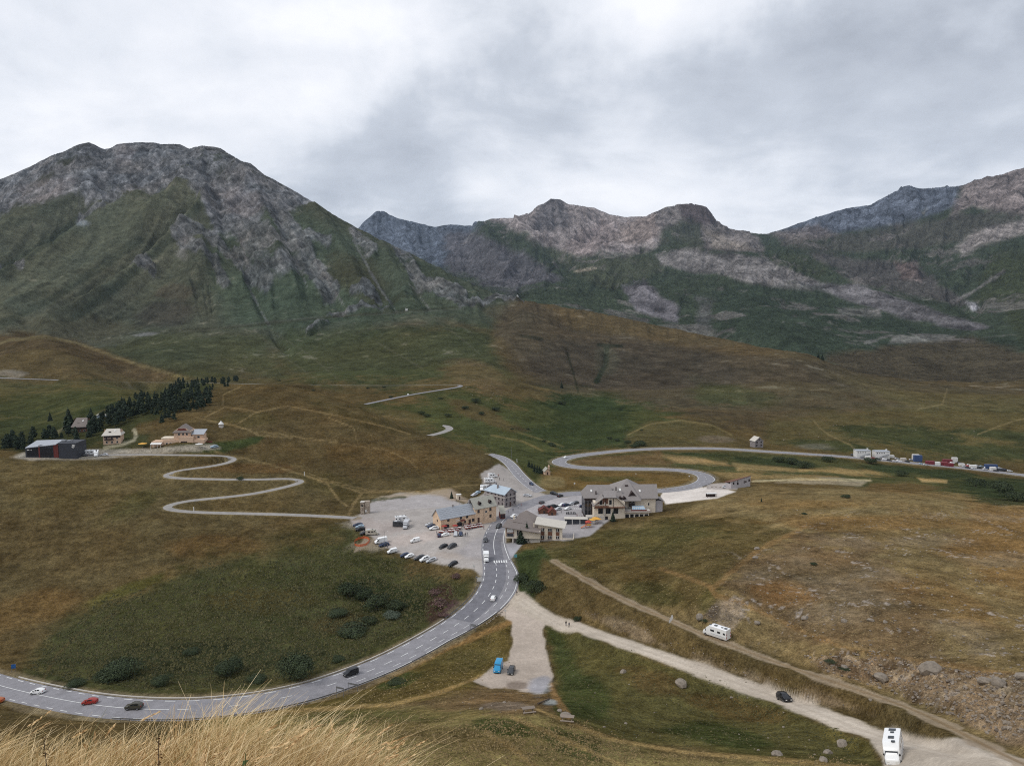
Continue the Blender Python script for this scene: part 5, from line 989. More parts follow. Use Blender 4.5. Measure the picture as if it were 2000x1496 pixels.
for a in [
    ('estate_car', 699, 1027, -1, .12, 'navy', 'dark blue estate car, rear one of three at the lane end', PK), ('hatchback', 703, 1030.5, -1, .12, 'pale_blue', 'pale blue hatchback between two dark cars at the lane end of the car park', PK), ('suv', 704, 1036, -1, .14, 'black', 'black car, front one of three beside the grass bank of the car park', PK),
    ('estate_car', 713, 1043, -1, .2, 'black', 'black car nosing out from behind the white camper van', PK), ('camper_van', 727, 1044, 1, -.05, 'beige', 'beige camper van with roof panel above the orange netting', PK),
    ('panel_van', 744, 1060, -1, .22, 'white', 'tall white panel van at the grass edge beside a lamp post', PK), ('estate_car', 750, 1066, -1, .22, 'navy', 'dark estate car tucked in front of the tall white panel van', PK),
    ('small_van', 766, 1079, -1, .3, 'white', 'small white van alone on the lower edge of the car park', PK), ('small_van', 811, 1058, -1, .25, 'white', 'white small van standing alone in the middle of the gravel', PK),
    ('hatchback', 791, 1086, -1, .3, 'navy', 'dark blue hatchback beside a white hatchback on the lower edge', PK), ('hatchback', 800, 1088, -1, .35, 'white', 'white hatchback beside a dark blue one on the lower edge', PK),
    ('estate_car', 820, 1091, -1, .35, 'dark_grey', 'dark grey car, first of three in the lower row', PK), ('suv', 830, 1094, -1, .5, 'white', 'white car with dark roof between two others in the lower row', PK), ('estate_car', 843, 1096, -1, .4, 'silver', 'silver estate car at the road end of the lower row', PK),
    ('hatchback', 885, 1103, -1, .6, 'black', 'black hatchback alone near the bottom corner of the car park', PK), ('hatchback', 866, 1069, -1, .5, 'black', 'black hatchback, smaller of the pair in the middle of the lot', PK), ('suv', 883, 1069, -1, .5, 'dark_grey', 'dark grey off-roader, larger of the pair in the middle of the lot', PK),
    ('estate_car', 840, 1026.5, -1, .12, 'silver', 'silver estate car nearest the gable of the long inn', PK), ('estate_car', 844, 1029.5, -1, .14, 'navy', 'dark blue estate car beside the gable of the inn', PK), ('suv', 848, 1034, -1, .14, 'white', 'white car nearest the terrace corner of the inn', PK),
    ('hatchback', 858, 1047, -.15, -1, 'navy', 'dark blue car seen from behind at the terrace corner', PK), ('hatchback', 869, 1046.5, -1, .2, 'white', 'white car parked along the terrace next to a dark blue one', PK), ('suv', 890, 1045.5, -.1, 1, 'silver', 'silver car facing the road in front of the terrace tables', PK), ('hatchback', 900, 1045, -.1, 1, 'navy', 'dark blue car facing the road in front of the terrace tables', PK),
    ('motorhome', 786, 1018.5, 1, -.1, 'white', 'white motorhome parked in the gravel behind low trucks', PK), ('camper_van', 780, 1028, 1, .02, 'dark_grey', 'dark grey van in front of the motorhome on the gravel', PK), ('box_truck', 793, 1030, -.5, 1, 'silver', 'silver flat truck beside the motorhome on the gravel', PK),
    ('camper_van', 962, 932, 1, -.04, 'white', 'white camper van furthest up the lay-by behind the stone hotel', 'motorhomes behind the stone hotel'), ('motorhome', 957, 942.5, 1, -.04, 'white', 'long white motorhome, second in the lay-by behind the stone hotel', 'motorhomes behind the stone hotel'), ('camper_van', 941, 957, -.2, 1, 'white', 'white camper facing out beside a motorhome behind the stone hotel', 'motorhomes behind the stone hotel'), ('camper_van', 951, 955, 1, -.05, 'white', 'white van touching the roof line of the stone hotel', 'motorhomes behind the stone hotel'),
    ('estate_car', 926, 968, -1, .35, 'silver', 'silver car on the gravel ramp beside the stone hotel', None), ('estate_car', 932, 964, -1, .35, 'pale_blue', 'pale blue car above the silver one on the gravel ramp', None),
    ('hatchback', 948.5, 1057, -.12, 1, 'dark_grey', 'dark grey hatchback driving down past the terrace', LOT, .08), ('box_truck', 949.5, 1094, .08, 1, 'white', 'white box truck at the zebra crossing', LOT, .08), ('suv', 974, 1030, -.9, .7, 'dark_grey', 'dark grey car on the road between the two inns', LOT, .08),
    ('hatchback', 963.5, 1171, .35, -.9, 'white', 'white hatchback on the fresh asphalt of the bend', LOT, .1), ('small_van', 685, 1318, -1, .36, 'black', 'black people carrier on the long bend by the guard rail', LOT, .08),
    ('panel_van', 973, 1309, -.42, 1, 'sky_blue', 'bright blue high-roof van on the gravel lay-by', None), ('estate_car', 998.5, 1313, -.42, 1, 'dark_grey', 'dark estate car beside the bright blue van', None),
    ('hatchback', 74, 1354, -1, .1, 'white', 'white hatchback on the main road low on the left', LOT, .08), ('hatchback', 176, 1374, -1, .12, 'red', 'red hatchback on the main road above the tall grass', LOT, .08), ('suv', 262, 1384, -1, .05, 'camo', 'dark open off-roader half hidden by grass stalks', LOT, .08), ('hatchback', -6, 1372, -1, .1, 'orange', 'orange car cut off by the left picture edge', LOT, .08),
    ('suv', 1532, 1368, 1, .42, 'black', 'black car on the pale dirt road', None), ('motorhome', 1399, 1243, -1, -.36, 'white', 'white motorhome on the upper dirt track with bicycle behind', 'motorhomes on the dirt tracks'), ('motorhome', 1748, 1478, -.12, 1, 'white', 'large white motorhome at the wide end of the dirt road', 'motorhomes on the dirt tracks'),
    ('suv', 1082, 966, 1, .2, 'black', 'black car entering the junction behind the hotel', LOT, .06), ('hatchback', 1094, 970, 1, -.3, 'black', 'small black car at the junction nearest the pine hotel', LOT, .06), ('hatchback', 1058, 983, 1, -.5, 'dark_grey', 'dark car passing the stone hotel forecourt', LOT, .06), ('estate_car', 1038, 947, .8, .6, 'navy', 'dark car coming down the side road', LOT, .06),
    ('hatchback', 1097, 988, -1, .3, 'white', 'white car in the paved car park between the hotels', None), ('estate_car', 1106, 988, 1, -.25, 'navy', 'dark blue car beside the white one in the paved car park', None), ('suv', 1083, 991, 1, -.1, 'black', 'black car at the inner edge of the paved car park', None), ('estate_car', 1030, 969.5, 1, .05, 'silver', 'silver estate car on the sandy forecourt of the stone hotel', None),
    ('hatchback', 1003, 1010, -1, .4, 'white', 'white car at the corner of the grey-roofed inn', None), ('hatchback', 1139, 991, 1, 0, 'navy', 'dark car against the glazed end of the pine hotel', None), ('hatchback', 1104, 895, -1, .3, 'white', 'white car on the hairpin road behind the village', LOT, .1), ('hatchback', 1418, 953, 1, 0, 'silver', 'silver car parked beside the mono-pitch house', None),
    ('estate_car', 152, 890, -1, .05, 'silver', 'silver car beside the black museum building', None), ('hatchback', 164, 891, -1, .05, 'dark_grey', 'dark car beside the silver one near the black building', None), ('motorhome', 178, 888, 1, 0, 'white', 'white motorhome at the rear near the black building', None), ('motorhome', 188, 890, -.3, 1, 'white', 'white motorhome facing the slope near the black building', None), ('estate_car', 161, 884, -1, .05, 'silver', 'silver car behind the motorhomes near the black building', None), ('hatchback', 204, 890, -1, 0, 'silver', 'grey car at the bend of the plateau lane', None),
    ('estate_car', 418, 874, -1, .1, 'pale_blue', 'pale car at the right end of the beige farm building', None), ('estate_car', 1892, 926.5 - 14.5, 1, .1, 'red', 'red car on the far road by the works yard', LOT, .08)]:
    a = list(a); put(*a[:7], *(a[7:8] or [None]), *(a[8:9] or [0.0]))
# ------------------------------------------------------------------ buildings
def W_(name, rgb, k=KA, **kw): M[name] = mat(name, tuple(srgb(*rgb, k)), **kw); return M[name]
W_('wall_beige', (200, 174, 146), .9 * KA, var=.12, vscale=.5, rough=.9); W_('wall_cream', (208, 196, 178), .95 * KA, var=.08, vscale=.4, rough=.9); W_('wall_grey', (160, 155, 156), var=.08, vscale=.5, rough=.9); W_('wall_pink', (196, 168, 144), .9 * KA, var=.1, vscale=.4, rough=.9)
W_('roof_slate', (126, 120, 117), var=.08, vscale=.8, rough=.6); W_('roof_metal', (148, 152, 158), var=.07, vscale=.6, rough=.45); W_('roof_blue', (158, 170, 180), var=.07, vscale=.4, rough=.45); W_('roof_taupe', (112, 103, 98), var=.08, vscale=.6, rough=.7); W_('roof_pale', (180, 174, 164), var=.06, vscale=.6, rough=.7); W_('roof_shingle', (150, 148, 138), var=.1, vscale=.8, rough=.7)
W_('timber_dark', (56, 46, 44), var=.2, vscale=1.5, rough=.8); W_('timber_brown', (104, 72, 56), var=.15, vscale=1.5, rough=.8); W_('timber_red', (100, 52, 44), var=.15, vscale=1.2, rough=.8); W_('charcoal_cladding', (52, 54, 60), var=.08, vscale=.8, rough=.55); W_('rust_red', (96, 44, 40), var=.1, rough=.7)
W_('frame_white', (200, 198, 194), rough=.5); W_('window_glass', (38, 40, 46), 1.0, rough=.12, spec=.6); W_('roof_glass', (150, 175, 195), 1.0, rough=.15, spec=.7); W_('concrete', (172, 166, 158), var=.1, vscale=.5, rough=.9); W_('shutter', (72, 52, 46), rough=.7)
def stone_mat(name, a, b, c, sc):
    m = mat(name, tuple(srgb(*b, KA)), .92); t = m.node_tree; bs = t.nodes['Principled BSDF']; tcn = t.nodes.new('ShaderNodeTexCoord')
    v = t.nodes.new('ShaderNodeTexVoronoi'); v.inputs['Scale'].default_value = sc; t.links.new(tcn.outputs['Object'], v.inputs['Vector'])
    sepc = t.nodes.new('ShaderNodeSeparateColor'); t.links.new(v.outputs['Color'], sepc.inputs[0])
    t.links.new(ramp(t, sepc.outputs[0], [(.1, tuple(srgb(*a, KA))), (.5, tuple(srgb(*b, KA))), (.9, tuple(srgb(*c, KA)))]), bs.inputs['Base Color']); M[name] = m
stone_mat('stone_grey', (112, 106, 106), (126, 120, 120), (142, 135, 132), 2.8); stone_mat('stone_tan', (184, 158, 132), (194, 168, 142), (204, 178, 152), 2.6); stone_mat('stone_ruin', (120, 108, 96), (146, 134, 120), (166, 154, 140), 1.8)

def yaw_of(p, q):
    a, b = hit(*p), hit(*q); return math.degrees(math.atan2(b.y - a.y, b.x - a.x)), math.hypot(b.x - a.x, b.y - a.y)
class House:
    """local frame: x along the front, y away from the viewer, z up"""
    def __init__(s, name, label, cat, px, py, yaw, lift=0.0, group=None, dmin=75, z=None):
        p = hit(px, py, dmin); s.o = p; s.root = empty(name, (p.x, p.y, (p.z if z is None else z) + lift), math.radians(yaw)); tag(s.root, label, cat, group)
    def part(s, name, mb, mats, parent=None): return mb.build(name, mats, parent or s.root)
    def wall(s, x0, x1, y0, y1, z1, m='wall_beige', z0=-3.0, name='wall'): return s.part(name, MB().box(x0, x1, y0, y1, z0, z1), M[m])
    def gable_walls(s, x0, x1, y0, y1, ze, zr, axis='x', m='wall_beige', clip=0.0):
        """walls with gable ends; ridge along the axis; clip cuts the top of the gable (half hip)"""
        b = MB(); e = .002
        if axis == 'x':
            ym = (y0 + y1) / 2
            b.box(x0, x1, y0, y1, -3, ze)
            for x, f in ((x0, -1), (x1, 1)):
                q = [(x, y0, ze), (x, ym, zr), (x, y1, ze)]; q2 = [(x - f * .3, y, z) for _, y, z in q]; b.face(q if f > 0 else q[::-1]); b.face(q2[::-1] if f > 0 else q2)
        else:
            xm = (x0 + x1) / 2; b.box(x0, x1, y0, y1, -3, ze)
            for y, f in ((y0, -1), (y1, 1)):
                if clip: w = (x1 - x0) / 2 * (1 - clip); zt = ze + (zr - ze) * clip; q = [(x0, y, ze), (x0 + (x1 - x0) / 2 * clip, y, zt), (x1 - (x1 - x0) / 2 * clip, y, zt), (x1, y, ze)]
                else: q = [(x0, y, ze), (xm, y, zr), (x1, y, ze)]
                q2 = [(x, y - f * .3, z) for x, _, z in q]; b.face(q if f > 0 else q[::-1]); b.face(q2[::-1] if f > 0 else q2)
        return s.part('wall', b, M[m])
    def gable_roof(s, x0, x1, y0, y1, ze, zr, axis='x', m='roof_slate', over=.5, th=.22, hip0=0.0, hip1=0.0):
        """pitched roof; hip0 / hip1 pull the ridge ends inward (metres)"""
        b = MB(); lift = .12
        if axis == 'x':
            ym = (y0 + y1) / 2; k = (zr - ze) / (ym - y0); X0, X1, Y0, Y1 = x0 - over, x1 + over, y0 - over, y1 + over; zo = ze - k * over + lift; zr_ = zr + lift
            b.slab([(X0, Y0, zo), (X1, Y0, zo), (X1 - hip1, ym, zr_), (X0 + hip0, ym, zr_)], th); b.slab([(X1, Y1, zo), (X0, Y1, zo), (X0 + hip0, ym, zr_), (X1 - hip1, ym, zr_)], th)
            if hip0: b.slab([(X0, Y1, zo), (X0, Y0, zo), (X0 + hip0, ym, zr_)], th)
            if hip1: b.slab([(X1, Y0, zo), (X1, Y1, zo), (X1 - hip1, ym, zr_)], th)
        else:
            xm = (x0 + x1) / 2; k = (zr - ze) / (xm - x0); X0, X1, Y0, Y1 = x0 - over, x1 + over, y0 - over, y1 + over; zo = ze - k * over + lift; zr_ = zr + lift
            b.slab([(X1, Y0, zo), (X1, Y1, zo), (xm, Y1 - hip1, zr_), (xm, Y0 + hip0, zr_)], th); b.slab([(X0, Y1, zo), (X0, Y0, zo), (xm, Y0 + hip0, zr_), (xm, Y1 - hip1, zr_)], th)
            if hip0: b.slab([(X0, Y0, zo), (X1, Y0, zo), (xm, Y0 + hip0, zr_)], th)
            if hip1: b.slab([(X1, Y1, zo), (X0, Y1, zo), (xm, Y1 - hip1, zr_)], th)
        return s.part('roof', b, M[m])
    def window(s, side, u, z, w=.9, h=1.2, at=0.0, glass='window_glass', frame='frame_white', name='window', fw=.09):
        """side 'f' front (y=at), 'b' back, 'l' left (x=at), 'r' right; u position along the wall"""
        def bx(u0, u1, z0, z1, d0, d1):
            if side == 'f': return (u0, u1, at - d1, at - d0, z0, z1)
            if side == 'b': return (u0, u1, at + d0, at + d1, z0, z1)
            if side == 'l': return (at - d1, at - d0, u0, u1, z0, z1)
            return (at + d0, at + d1, u0, u1, z0, z1)
        fr = MB(); a, b_ = u - w / 2, u + w / 2
        for q in ((a - fw, a, z - fw, z + h + fw), (b_, b_ + fw, z - fw, z + h + fw), (a, b_, z - fw, z), (a, b_, z + h, z + h + fw)): fr.box(*bx(*q, -.02, .05))
        f = s.part(name, fr, M[frame]); MB().box(*bx(a, b_, z, z + h, -.02, .015)).build('pane', M[glass], f); return f
    def door(s, side, u, w=1.0, h=2.1, at=0.0, m='timber_brown', z=0.0, name='door'):
        a, b_ = u - w / 2, u + w / 2; d0, d1 = -.02, .06
        q = dict(f=(a, b_, at - d1, at - d0, z, z + h), b=(a, b_, at + d0, at + d1, z, z + h), l=(at - d1, at - d0, a, b_, z, z + h), r=(at + d0, at + d1, a, b_, z, z + h))[side]
        return s.part(name, MB().box(*q), M[m])
    def chimney(s, x, y, z0, z1, w=.6, m='stone_grey'): return s.part('chimney', MB().box(x - w / 2, x + w / 2, y - w / 2, y + w / 2, z0, z1).box(x - w / 2 - .08, x + w / 2 + .08, y - w / 2 - .08, y + w / 2 + .08, z1 + .003, z1 + .12), M[m])
    def skylight(s, x, y, z, w=.8, d=1.0, tilt=.5, m='frame_white'): return s.part('skylight', MB().slab([(x - w / 2, y - d / 2, z - tilt * d / 2 + .2), (x + w / 2, y - d / 2, z - tilt * d / 2 + .2), (x + w / 2, y + d / 2, z + tilt * d / 2 + .2), (x - w / 2, y + d / 2, z + tilt * d / 2 + .2)], .15), M[m])

H = House('long_inn', 'long beige stone inn with grey metal roof behind the terrace tables', 'inn', 861, 1034.5, yaw_of((861, 1034.5), (975, 1016.5))[0])
H.gable_walls(0, 16.4, 0, 7.5, 4.6, 7.9, 'x', 'stone_tan'); H.gable_roof(0, 16.2, 0, 7.5, 4.6, 7.9, 'x', 'roof_metal', .5)
for r_ in range(5):                                  # snow guards on the metal roof, rows of small hooks
    b = MB()
    for k in range(26):
        x = .4 + k * .61; yy = .3 + r_ * .66; zz = 4.6 + .88 * yy + .13; b.box(x, x + .18, yy - .05, yy + .05, zz, zz + .12)
    sg = H.part('snow_guard', b, M['steel']); sg['kind'] = 'stuff'
H.root.scale = (1.12, 1, 1.12); H.chimney(7.6, 3.6, 7.0, 8.6, .5); H.chimney(16.0, 4.0, 6.5, 9.4, .8)
H.wall(16.45, 20.9, -.15, 7.6, 6.3, 'stone_tan'); H.wall(20.902, 27.2, -.15, 7.6, 6.3, 'stone_tan')
H.gable_roof(16.4, 27.2, -.15, 7.6, 6.3, 10.0, 'x', 'roof_shingle', .35)
for x in (3.6, 9.6, 12.6): H.window('f', x, 3.0, .9, .9, 0, frame='shutter')
for x in (2.7, 8.9):                                 # arched openings
    b = MB(); n = 10; pts = [(x - 1.3, -.04, 0), (x + 1.3, -.04, 0)] + [(x + 1.3 * math.cos(t), -.04, 1.1 + .8 * math.sin(t)) for t in [math.pi * k / n for k in range(n + 1)]]
    b.face(pts); H.part('archway', b, M['window_glass'])
H.door('f', 13.9, 1.1, 2.2, 0, 'shutter'); H.window('f', 11.6, 1.0, .7, .9, 0, frame='shutter'); H.window('f', 15.6, 1.0, 1.0, 1.2, 0, frame='shutter')
for x, z in ((18.2, 4.3), (24.2, 4.3), (24.2, 1.4)): H.window('f', x, z, .9, 1.2, -.15, frame='shutter')
H.door('f', 18.2, 1.0, 2.2, -.15, 'shutter'); H.window('f', 22.0, 3.8, .9, .8, -.15, frame='frame_white'); H.window('l', 3.2, 2.8, .6, .8, 0, frame='shutter')
for x in (19.4, 24.6):
    H.part('dormer', MB().box(x - .6, x + .6, .7, 2.4, 7.0, 8.0).slab([(x - .85, .4, 7.9), (x, .4, 8.8), (x, 2.9, 8.8), (x - .85, 2.9, 7.9)], .12).slab([(x, .4, 8.8), (x + .85, .4, 7.9), (x + .85, 2.9, 7.9), (x, 2.9, 8.8)], .12), M['timber_dark'])
    H.window('f', x, 7.15, .7, .7, .68, frame='timber_dark')
H.part('drain_pipe', MB().tube([(20.9, -.28, 0), (20.9, -.28, 6.1)], .07), M['steel'])
H.part('signboard', MB().box(7.2, 9.9, -.12, -.03, 2.45, 2.75), M['frame_white'])
H.part('awning', MB().slab([(9.0, -1.3, 2.35), (11.2, -1.3, 2.35), (11.2, -.05, 2.7), (9.0, -.05, 2.7)], .08), M['timber_red'])
# annex between the inns
H = House('porch_annex', 'low annex with reddish glazing between the long inn and stone hotel', 'annex', 977, 1014, 12)
H.root.scale = (.6, .8, .9); H.wall(.4, 4.3, .3, 6.0, 2.9, 'timber_red'); H.part('roof', MB().slab([(-.1, -.2, 3.1), (4.7, -.2, 3.1), (4.7, 6.2, 6.2), (-.1, 6.2, 6.2)], .2), M['roof_shingle'])
for x in (1.2, 2.4, 3.6): H.window('f', x, .6, .8, 1.7, .3, frame='shutter')
# stone hotel with the blue-grey roof
yw, L_ = yaw_of((985, 991.5), (1011, 984.5))
H = House('stone_hotel', 'grey stone hotel with pale blue metal roof and chimney', 'hotel', 985.5, 991.5, 0)
H.root.rotation_euler.z = math.radians(22)
# gable wall faces the viewer's right, long side runs to the left
gx = 8.6; ln = 15.0
H.root.rotation_euler.z = math.radians(46)
b = MB().box(0, gx, 0, ln, -3, 7.0); b.face([(0, 0, 7.0), (gx, 0, 7.0), (gx / 2, 0, 9.6)]); b.face([(gx, ln, 7.0), (0, ln, 7.0), (gx / 2, ln, 9.6)]); H.part('wall', b, M['stone_grey'])
H.gable_roof(0, gx, 0, ln, 7.0, 9.6, 'y', 'roof_blue', .5, hip1=3.5)
for z in (1.1, 3.4, 5.6):
    for x in (1.5, 4.3, 7.1): H.window('f', x, z, .7, 1.1, 0, frame='shutter')
    for y in (1.6, 4.2, 6.8, 9.4, 12.2): H.window('l', y, z, .7, 1.1, 0, frame='shutter')
H.part('cornice', MB().box(-.12, gx + .12, -.12, -.004, 4.9, 5.15).box(-.12, -.004, -.004, ln, 4.9, 5.15), M['concrete'])
H.chimney(2.6, 7.5, 7.6, 10.3, .7); H.chimney(5.8, 12.0, 8.4, 10.4, .6); H.door('f', 4.3, 1.1, 2.3, 0, 'shutter', 0)
# the large pine hotel: left wing, cross gable, right wing and flat terrace
H = House('chalet_hotel', 'large chalet hotel with broad grey roofs, dark timber gables and roof terrace', 'hotel', 1161, 1016, 2)
H.wall(0, 14.2, 0, 3.0, 4.4, 'wall_cream', name='wall')                    # garden floor front
H.gable_walls(-.2, 14.6, 0.01, 14, 8.6, 13.0, 'y', 'wall_cream', clip=.45)
b = MB(); zt, ze_ = 11.3, 7.2                                             # half-hipped roof of the left wing
b.slab([(-.9, -1.0, ze_), (-.9, 15, ze_), (4.2, 15, zt), (4.2, -1.0, zt)][::-1], .25); b.slab([(15.6, -1.0, 6.2), (15.6, 15, 6.2), (10.4, 15, zt), (10.4, -1.0, zt)], .25); b.slab([(4.2, -1.0, zt + .004), (10.4, -1.0, zt + .004), (10.0, 4.5, 13.4), (4.6, 4.5, 13.4)], .25); b.slab([(4.2, 4.2, 11.302), (10.4, 4.2, 11.302), (10.4, 15, 11.302), (4.2, 15, 11.302)], .2); H.part('roof', b, M['roof_slate'])
b = MB(); b.slab([(-4.6, 5.2, 9.6), (11, 5.2, 9.6), (9.0, 11.5, 14.6), (-2.2, 11.5, 14.6)], .3); b.slab([(-4.6, 18, 9.6), (-4.6, 5.2, 9.6), (-2.2, 11.5, 14.6)], .3); b.slab([(11, 18, 9.6), (-4.6, 18, 9.6), (-2.2, 11.5, 14.6), (9.0, 11.5, 14.6)], .3); H.part('roof', b, M['roof_slate'])
H.wall(-4.0, 11, 6.0, 17.5, 9.4, 'timber_dark')
for y in range(7, 17, 2): H.window('l', y, 1.0, 1.3, 7.4, -4.0, frame='steel')
for x in (-3.2, -1.6): H.window('f', x, .8, 1.2, 7.2, 6.0, frame='steel')
b = MB(); b.slab([(8.0, 3.0, 8.6), (23.0, 3.0, 8.6), (18.2, 14.5, 16.9)], .3); b.slab([(7.0, 20, 11.6), (8.0, 3.0, 8.6), (18.2, 14.5, 16.9)], .3); b.slab([(23.0, 3.0, 8.6), (28.0, 20, 11.4), (18.2, 14.5, 16.9)], .3); b.slab([(28.0, 20, 11.4), (7.0, 20, 11.6), (18.2, 14.5, 16.9)], .3); H.part('roof', b, M['roof_slate'])
H.wall(11.2, 31.0, 7.0, 17.0, 9.2, 'wall_cream')
b = MB(); b.slab([(17.5, 6.0, 8.9), (32.0, 6.0, 8.9), (32.6, 12, 14.6), (19.5, 12, 14.6)], .3); b.slab([(32.0, 18, 8.9), (17.5, 18, 8.9), (19.5, 12, 14.6), (32.6, 12, 14.6)], .3); H.part('roof', b, M['roof_slate'])
H.part('gable_wall', MB().face([(31.02, 7.0, 9.0), (31.02, 17, 9.0), (31.02, 12, 14.0)]).face([(31.02, 7.0, 2.0), (31.02, 17, 2.0), (31.02, 17, 9.0), (31.02, 7.0, 9.0)]), M['timber_dark'])
H.wall(31.1, 34.6, 7.5, 14, 7.4, 'wall_grey'); H.part('roof', MB().slab([(30.9, 7.0, 9.4), (35.4, 7.0, 7.2), (35.4, 14.6, 7.2), (30.9, 14.6, 9.4)], .2), M['roof_slate'])
# front of the left wing
for x in (2.9, 6.6, 10.3): H.window('f', x, 3.2, 2.3, 2.7, -.001, frame='frame_white')
for x in (1.5, 5.8): H.window('f', x, .2, 1.2, 1.6, -.001, frame='timber_brown')
H.part('column', MB().box(4.55, 5.05, -.6, -.1, -3, 8.9), M['concrete']); H.part('balcony', MB().box(.1, 14.4, -1.3, -.03, 6.3, 6.5).box(.1, 6.6, -1.35, -1.25, 6.503, 7.4), M['timber_brown'])
H.part('gable_cladding', MB().face([(.4, -.05, 8.0), (6.4, -.05, 8.0), (6.4, -.05, 10.9), (4.4, -.05, 10.9)]), M['timber_brown'])
for x in (3.0, 7.6): H.window('f', x, 7.7, 1.2, 2.2, -.06, frame='frame_white')
H.part('beam', MB().box(5.2, 5.4, -.2, -.06, 6.5, 11.0).box(8.9, 9.1, -.2, -.06, 6.5, 11.0).box(-.4, 14.6, -.2, -.06, 5.95, 6.2), M['timber_dark'])
# terrace block on the right
H.wall(14.7, 26.5, .6, 6.9, 3.6, 'wall_cream'); H.part('terrace_roof', MB().box(14.5, 27.3, -.2, 6.95, 3.604, 4.15), M['concrete'])
for x in (15.9, 18.2, 20.6, 22.9, 25.2): H.window('f', x, .9, 1.7, 1.8, .6, frame='frame_white')
sk = MB().slab([(18.4, 1.6, 4.7), (25.0, 1.6, 4.7), (24.4, 4.2, 5.9), (19.0, 4.2, 5.9)], .1); g = H.part('glass_roof', sk, M['roof_glass'])
for k in range(7): x = 18.5 + k * 1.04; MB().slab([(x, 1.55, 4.78), (x + .12, 1.55, 4.78), (x + .12 - .1 * (k - 3), 4.2, 5.98), (x - .1 * (k - 3), 4.2, 5.98)], .06).build('glazing_bar', M['frame_white'], g)
MB().slab([(18.6, 2.9, 5.37), (24.8, 2.9, 5.37), (24.7, 3.05, 5.44), (18.7, 3.05, 5.44)], .06).build('glazing_bar', M['frame_white'], g)
H.part('parapet', MB().box(14.5, 27.3, -.2, -.05, 4.153, 4.35).box(17.8, 25.6, 1.2, 1.4, 4.153, 4.6), M['timber_red'])
for x, wd in ((19.2, 3.4), (13.2, 1.5), (15.0, 1.2)):                       # pointed dormers
    y0 = 5.4 if x > 18 else 3.4; zt = 12.6 if x > 18 else 10.6; hw = wd / 2
    H.part('dormer', MB().box(x - hw * .8, x + hw * .8, y0 + .3, y0 + 3.5, 5.0, zt - hw * 1.1).slab([(x - hw - .3, y0 - .3, zt - hw * 1.35), (x, y0 - .3, zt), (x, y0 + 4.5, zt), (x - hw - .3, y0 + 4.5, zt - hw * 1.35)][::-1], .15).slab([(x, y0 - .3, zt + .002), (x + hw + .3, y0 - .3, zt - hw * 1.35), (x + hw + .3, y0 + 4.5, zt - hw * 1.35), (x, y0 + 4.5, zt + .002)][::-1], .15).face([(x - hw, y0, zt - hw * 1.3), (x + hw, y0, zt - hw * 1.3), (x, y0, zt - .15)]), M['timber_dark'])
for x in (18.5, 20.0): H.window('f', x, 7.0, .9, 2.2, 5.69, frame='frame_white')
H.door('f', 18.6, 1.2, 2.2, 7.0, 'frame_white', 4.2); H.door('f', 20.2, 1.2, 2.2, 7.0, 'frame_white', 4.2); H.window('f', 27.6, 5.2, .6, 1.3, 7.0); H.window('f', 15.2, 6.4, .5, 1.0, 7.0)
for x, y, z in ((-.5, 8.4, 12.3), (23.5, 9.0, 11.9), (13.3, 6.5, 13.2), (19.6, 9.6, 12.5), (11.8, 3.6, 9.0)): H.skylight(x, y, z, .9, 1.1, .8)
H.chimney(1.6, 7.0, 10.6, 12.4, .5, 'timber_dark'); H.chimney(11.5, 7.5, 12.5, 14.2, .5, 'timber_dark'); H.skylight(17.2, 10.5, 14.2, 1.6, .7, .7, 'timber_dark')
H.part('balustrade', MB().box(-.1, 4.4, -2.0, -1.8, 1.6, 2.6).box(-4.0, -.1, -1.9, 2.0, -3, 2.2), M['concrete'])
# low restaurant in front
H = House('front_restaurant', 'low cream restaurant with taupe sloping roofs standing on pillars above the forecourt', 'restaurant', 986, 1061, -4)
H.wall(0, 15.4, .6, 9, 5.4, 'wall_cream', z0=2.2); H.wall(5.0, 15.3, 1.2, 8.8, 2.196, 'concrete', z0=-3)
for x in (.05, 3.2): H.part('pillar', MB().box(x, x + .55, .65, 1.2, -1.5, 2.19), M['concrete'])
b = MB(); b.slab([(-1.2, -.6, 7.6), (15.6, -.6, 5.1), (16.4, 9.4, 6.1), (.6, 9.4, 8.4)], .3); H.part('roof', b, M['roof_taupe'])
H.part('upper_wall', MB().face([(0, .6, 5.4), (15.4, .6, 5.4), (0, .6, 7.3)]).face([(0, 9, 5.4), (0, .6, 5.4), (0, .6, 7.3), (0, 9, 8.0)]), M['wall_cream'])
H.part('timber_panel', MB().box(.6, 4.0, .5, .597, 2.9, 7.0), M['timber_brown']); H.window('f', 2.3, 5.0, 2.6, 1.3, .5, glass='frame_white', name='sign_panel'); H.window('f', 2.3, 3.0, 2.7, 1.3, .5)
H.window('f', 5.6, 3.6, .5, 2.1, .6, frame='timber_dark')
b = MB(); b.slab([(3.2, 6.5, 8.0), (12.8, 6.5, 6.3), (15.6, 15.5, 7.2), (8.6, 18.5, 10.0), (5.6, 15.0, 9.4)], .3); H.part('roof', b, M['roof_taupe']); H.wall(4.2, 13.6, 9.2, 15.0, 6.4, 'wall_cream', z0=-3)
H.chimney(12.5, 5.0, 5.6, 7.6, .5, 'wall_cream'); H.chimney(3.4, 10, 7.6, 9.4, .8, 'wall_cream')
H = House('cream_hall', 'cream two storey hall with pale flat-pitched roof and brown window bays', 'hall', 1051, 1055, -5)
H.wall(0, 10.6, 0, 7.2, 6.0, 'wall_cream'); H.part('roof', MB().slab([(-1.6, -.8, 7.7), (11.8, -.8, 5.9), (12.6, 8.0, 6.6), (-1.0, 8.0, 8.5)], .3), M['roof_pale'])
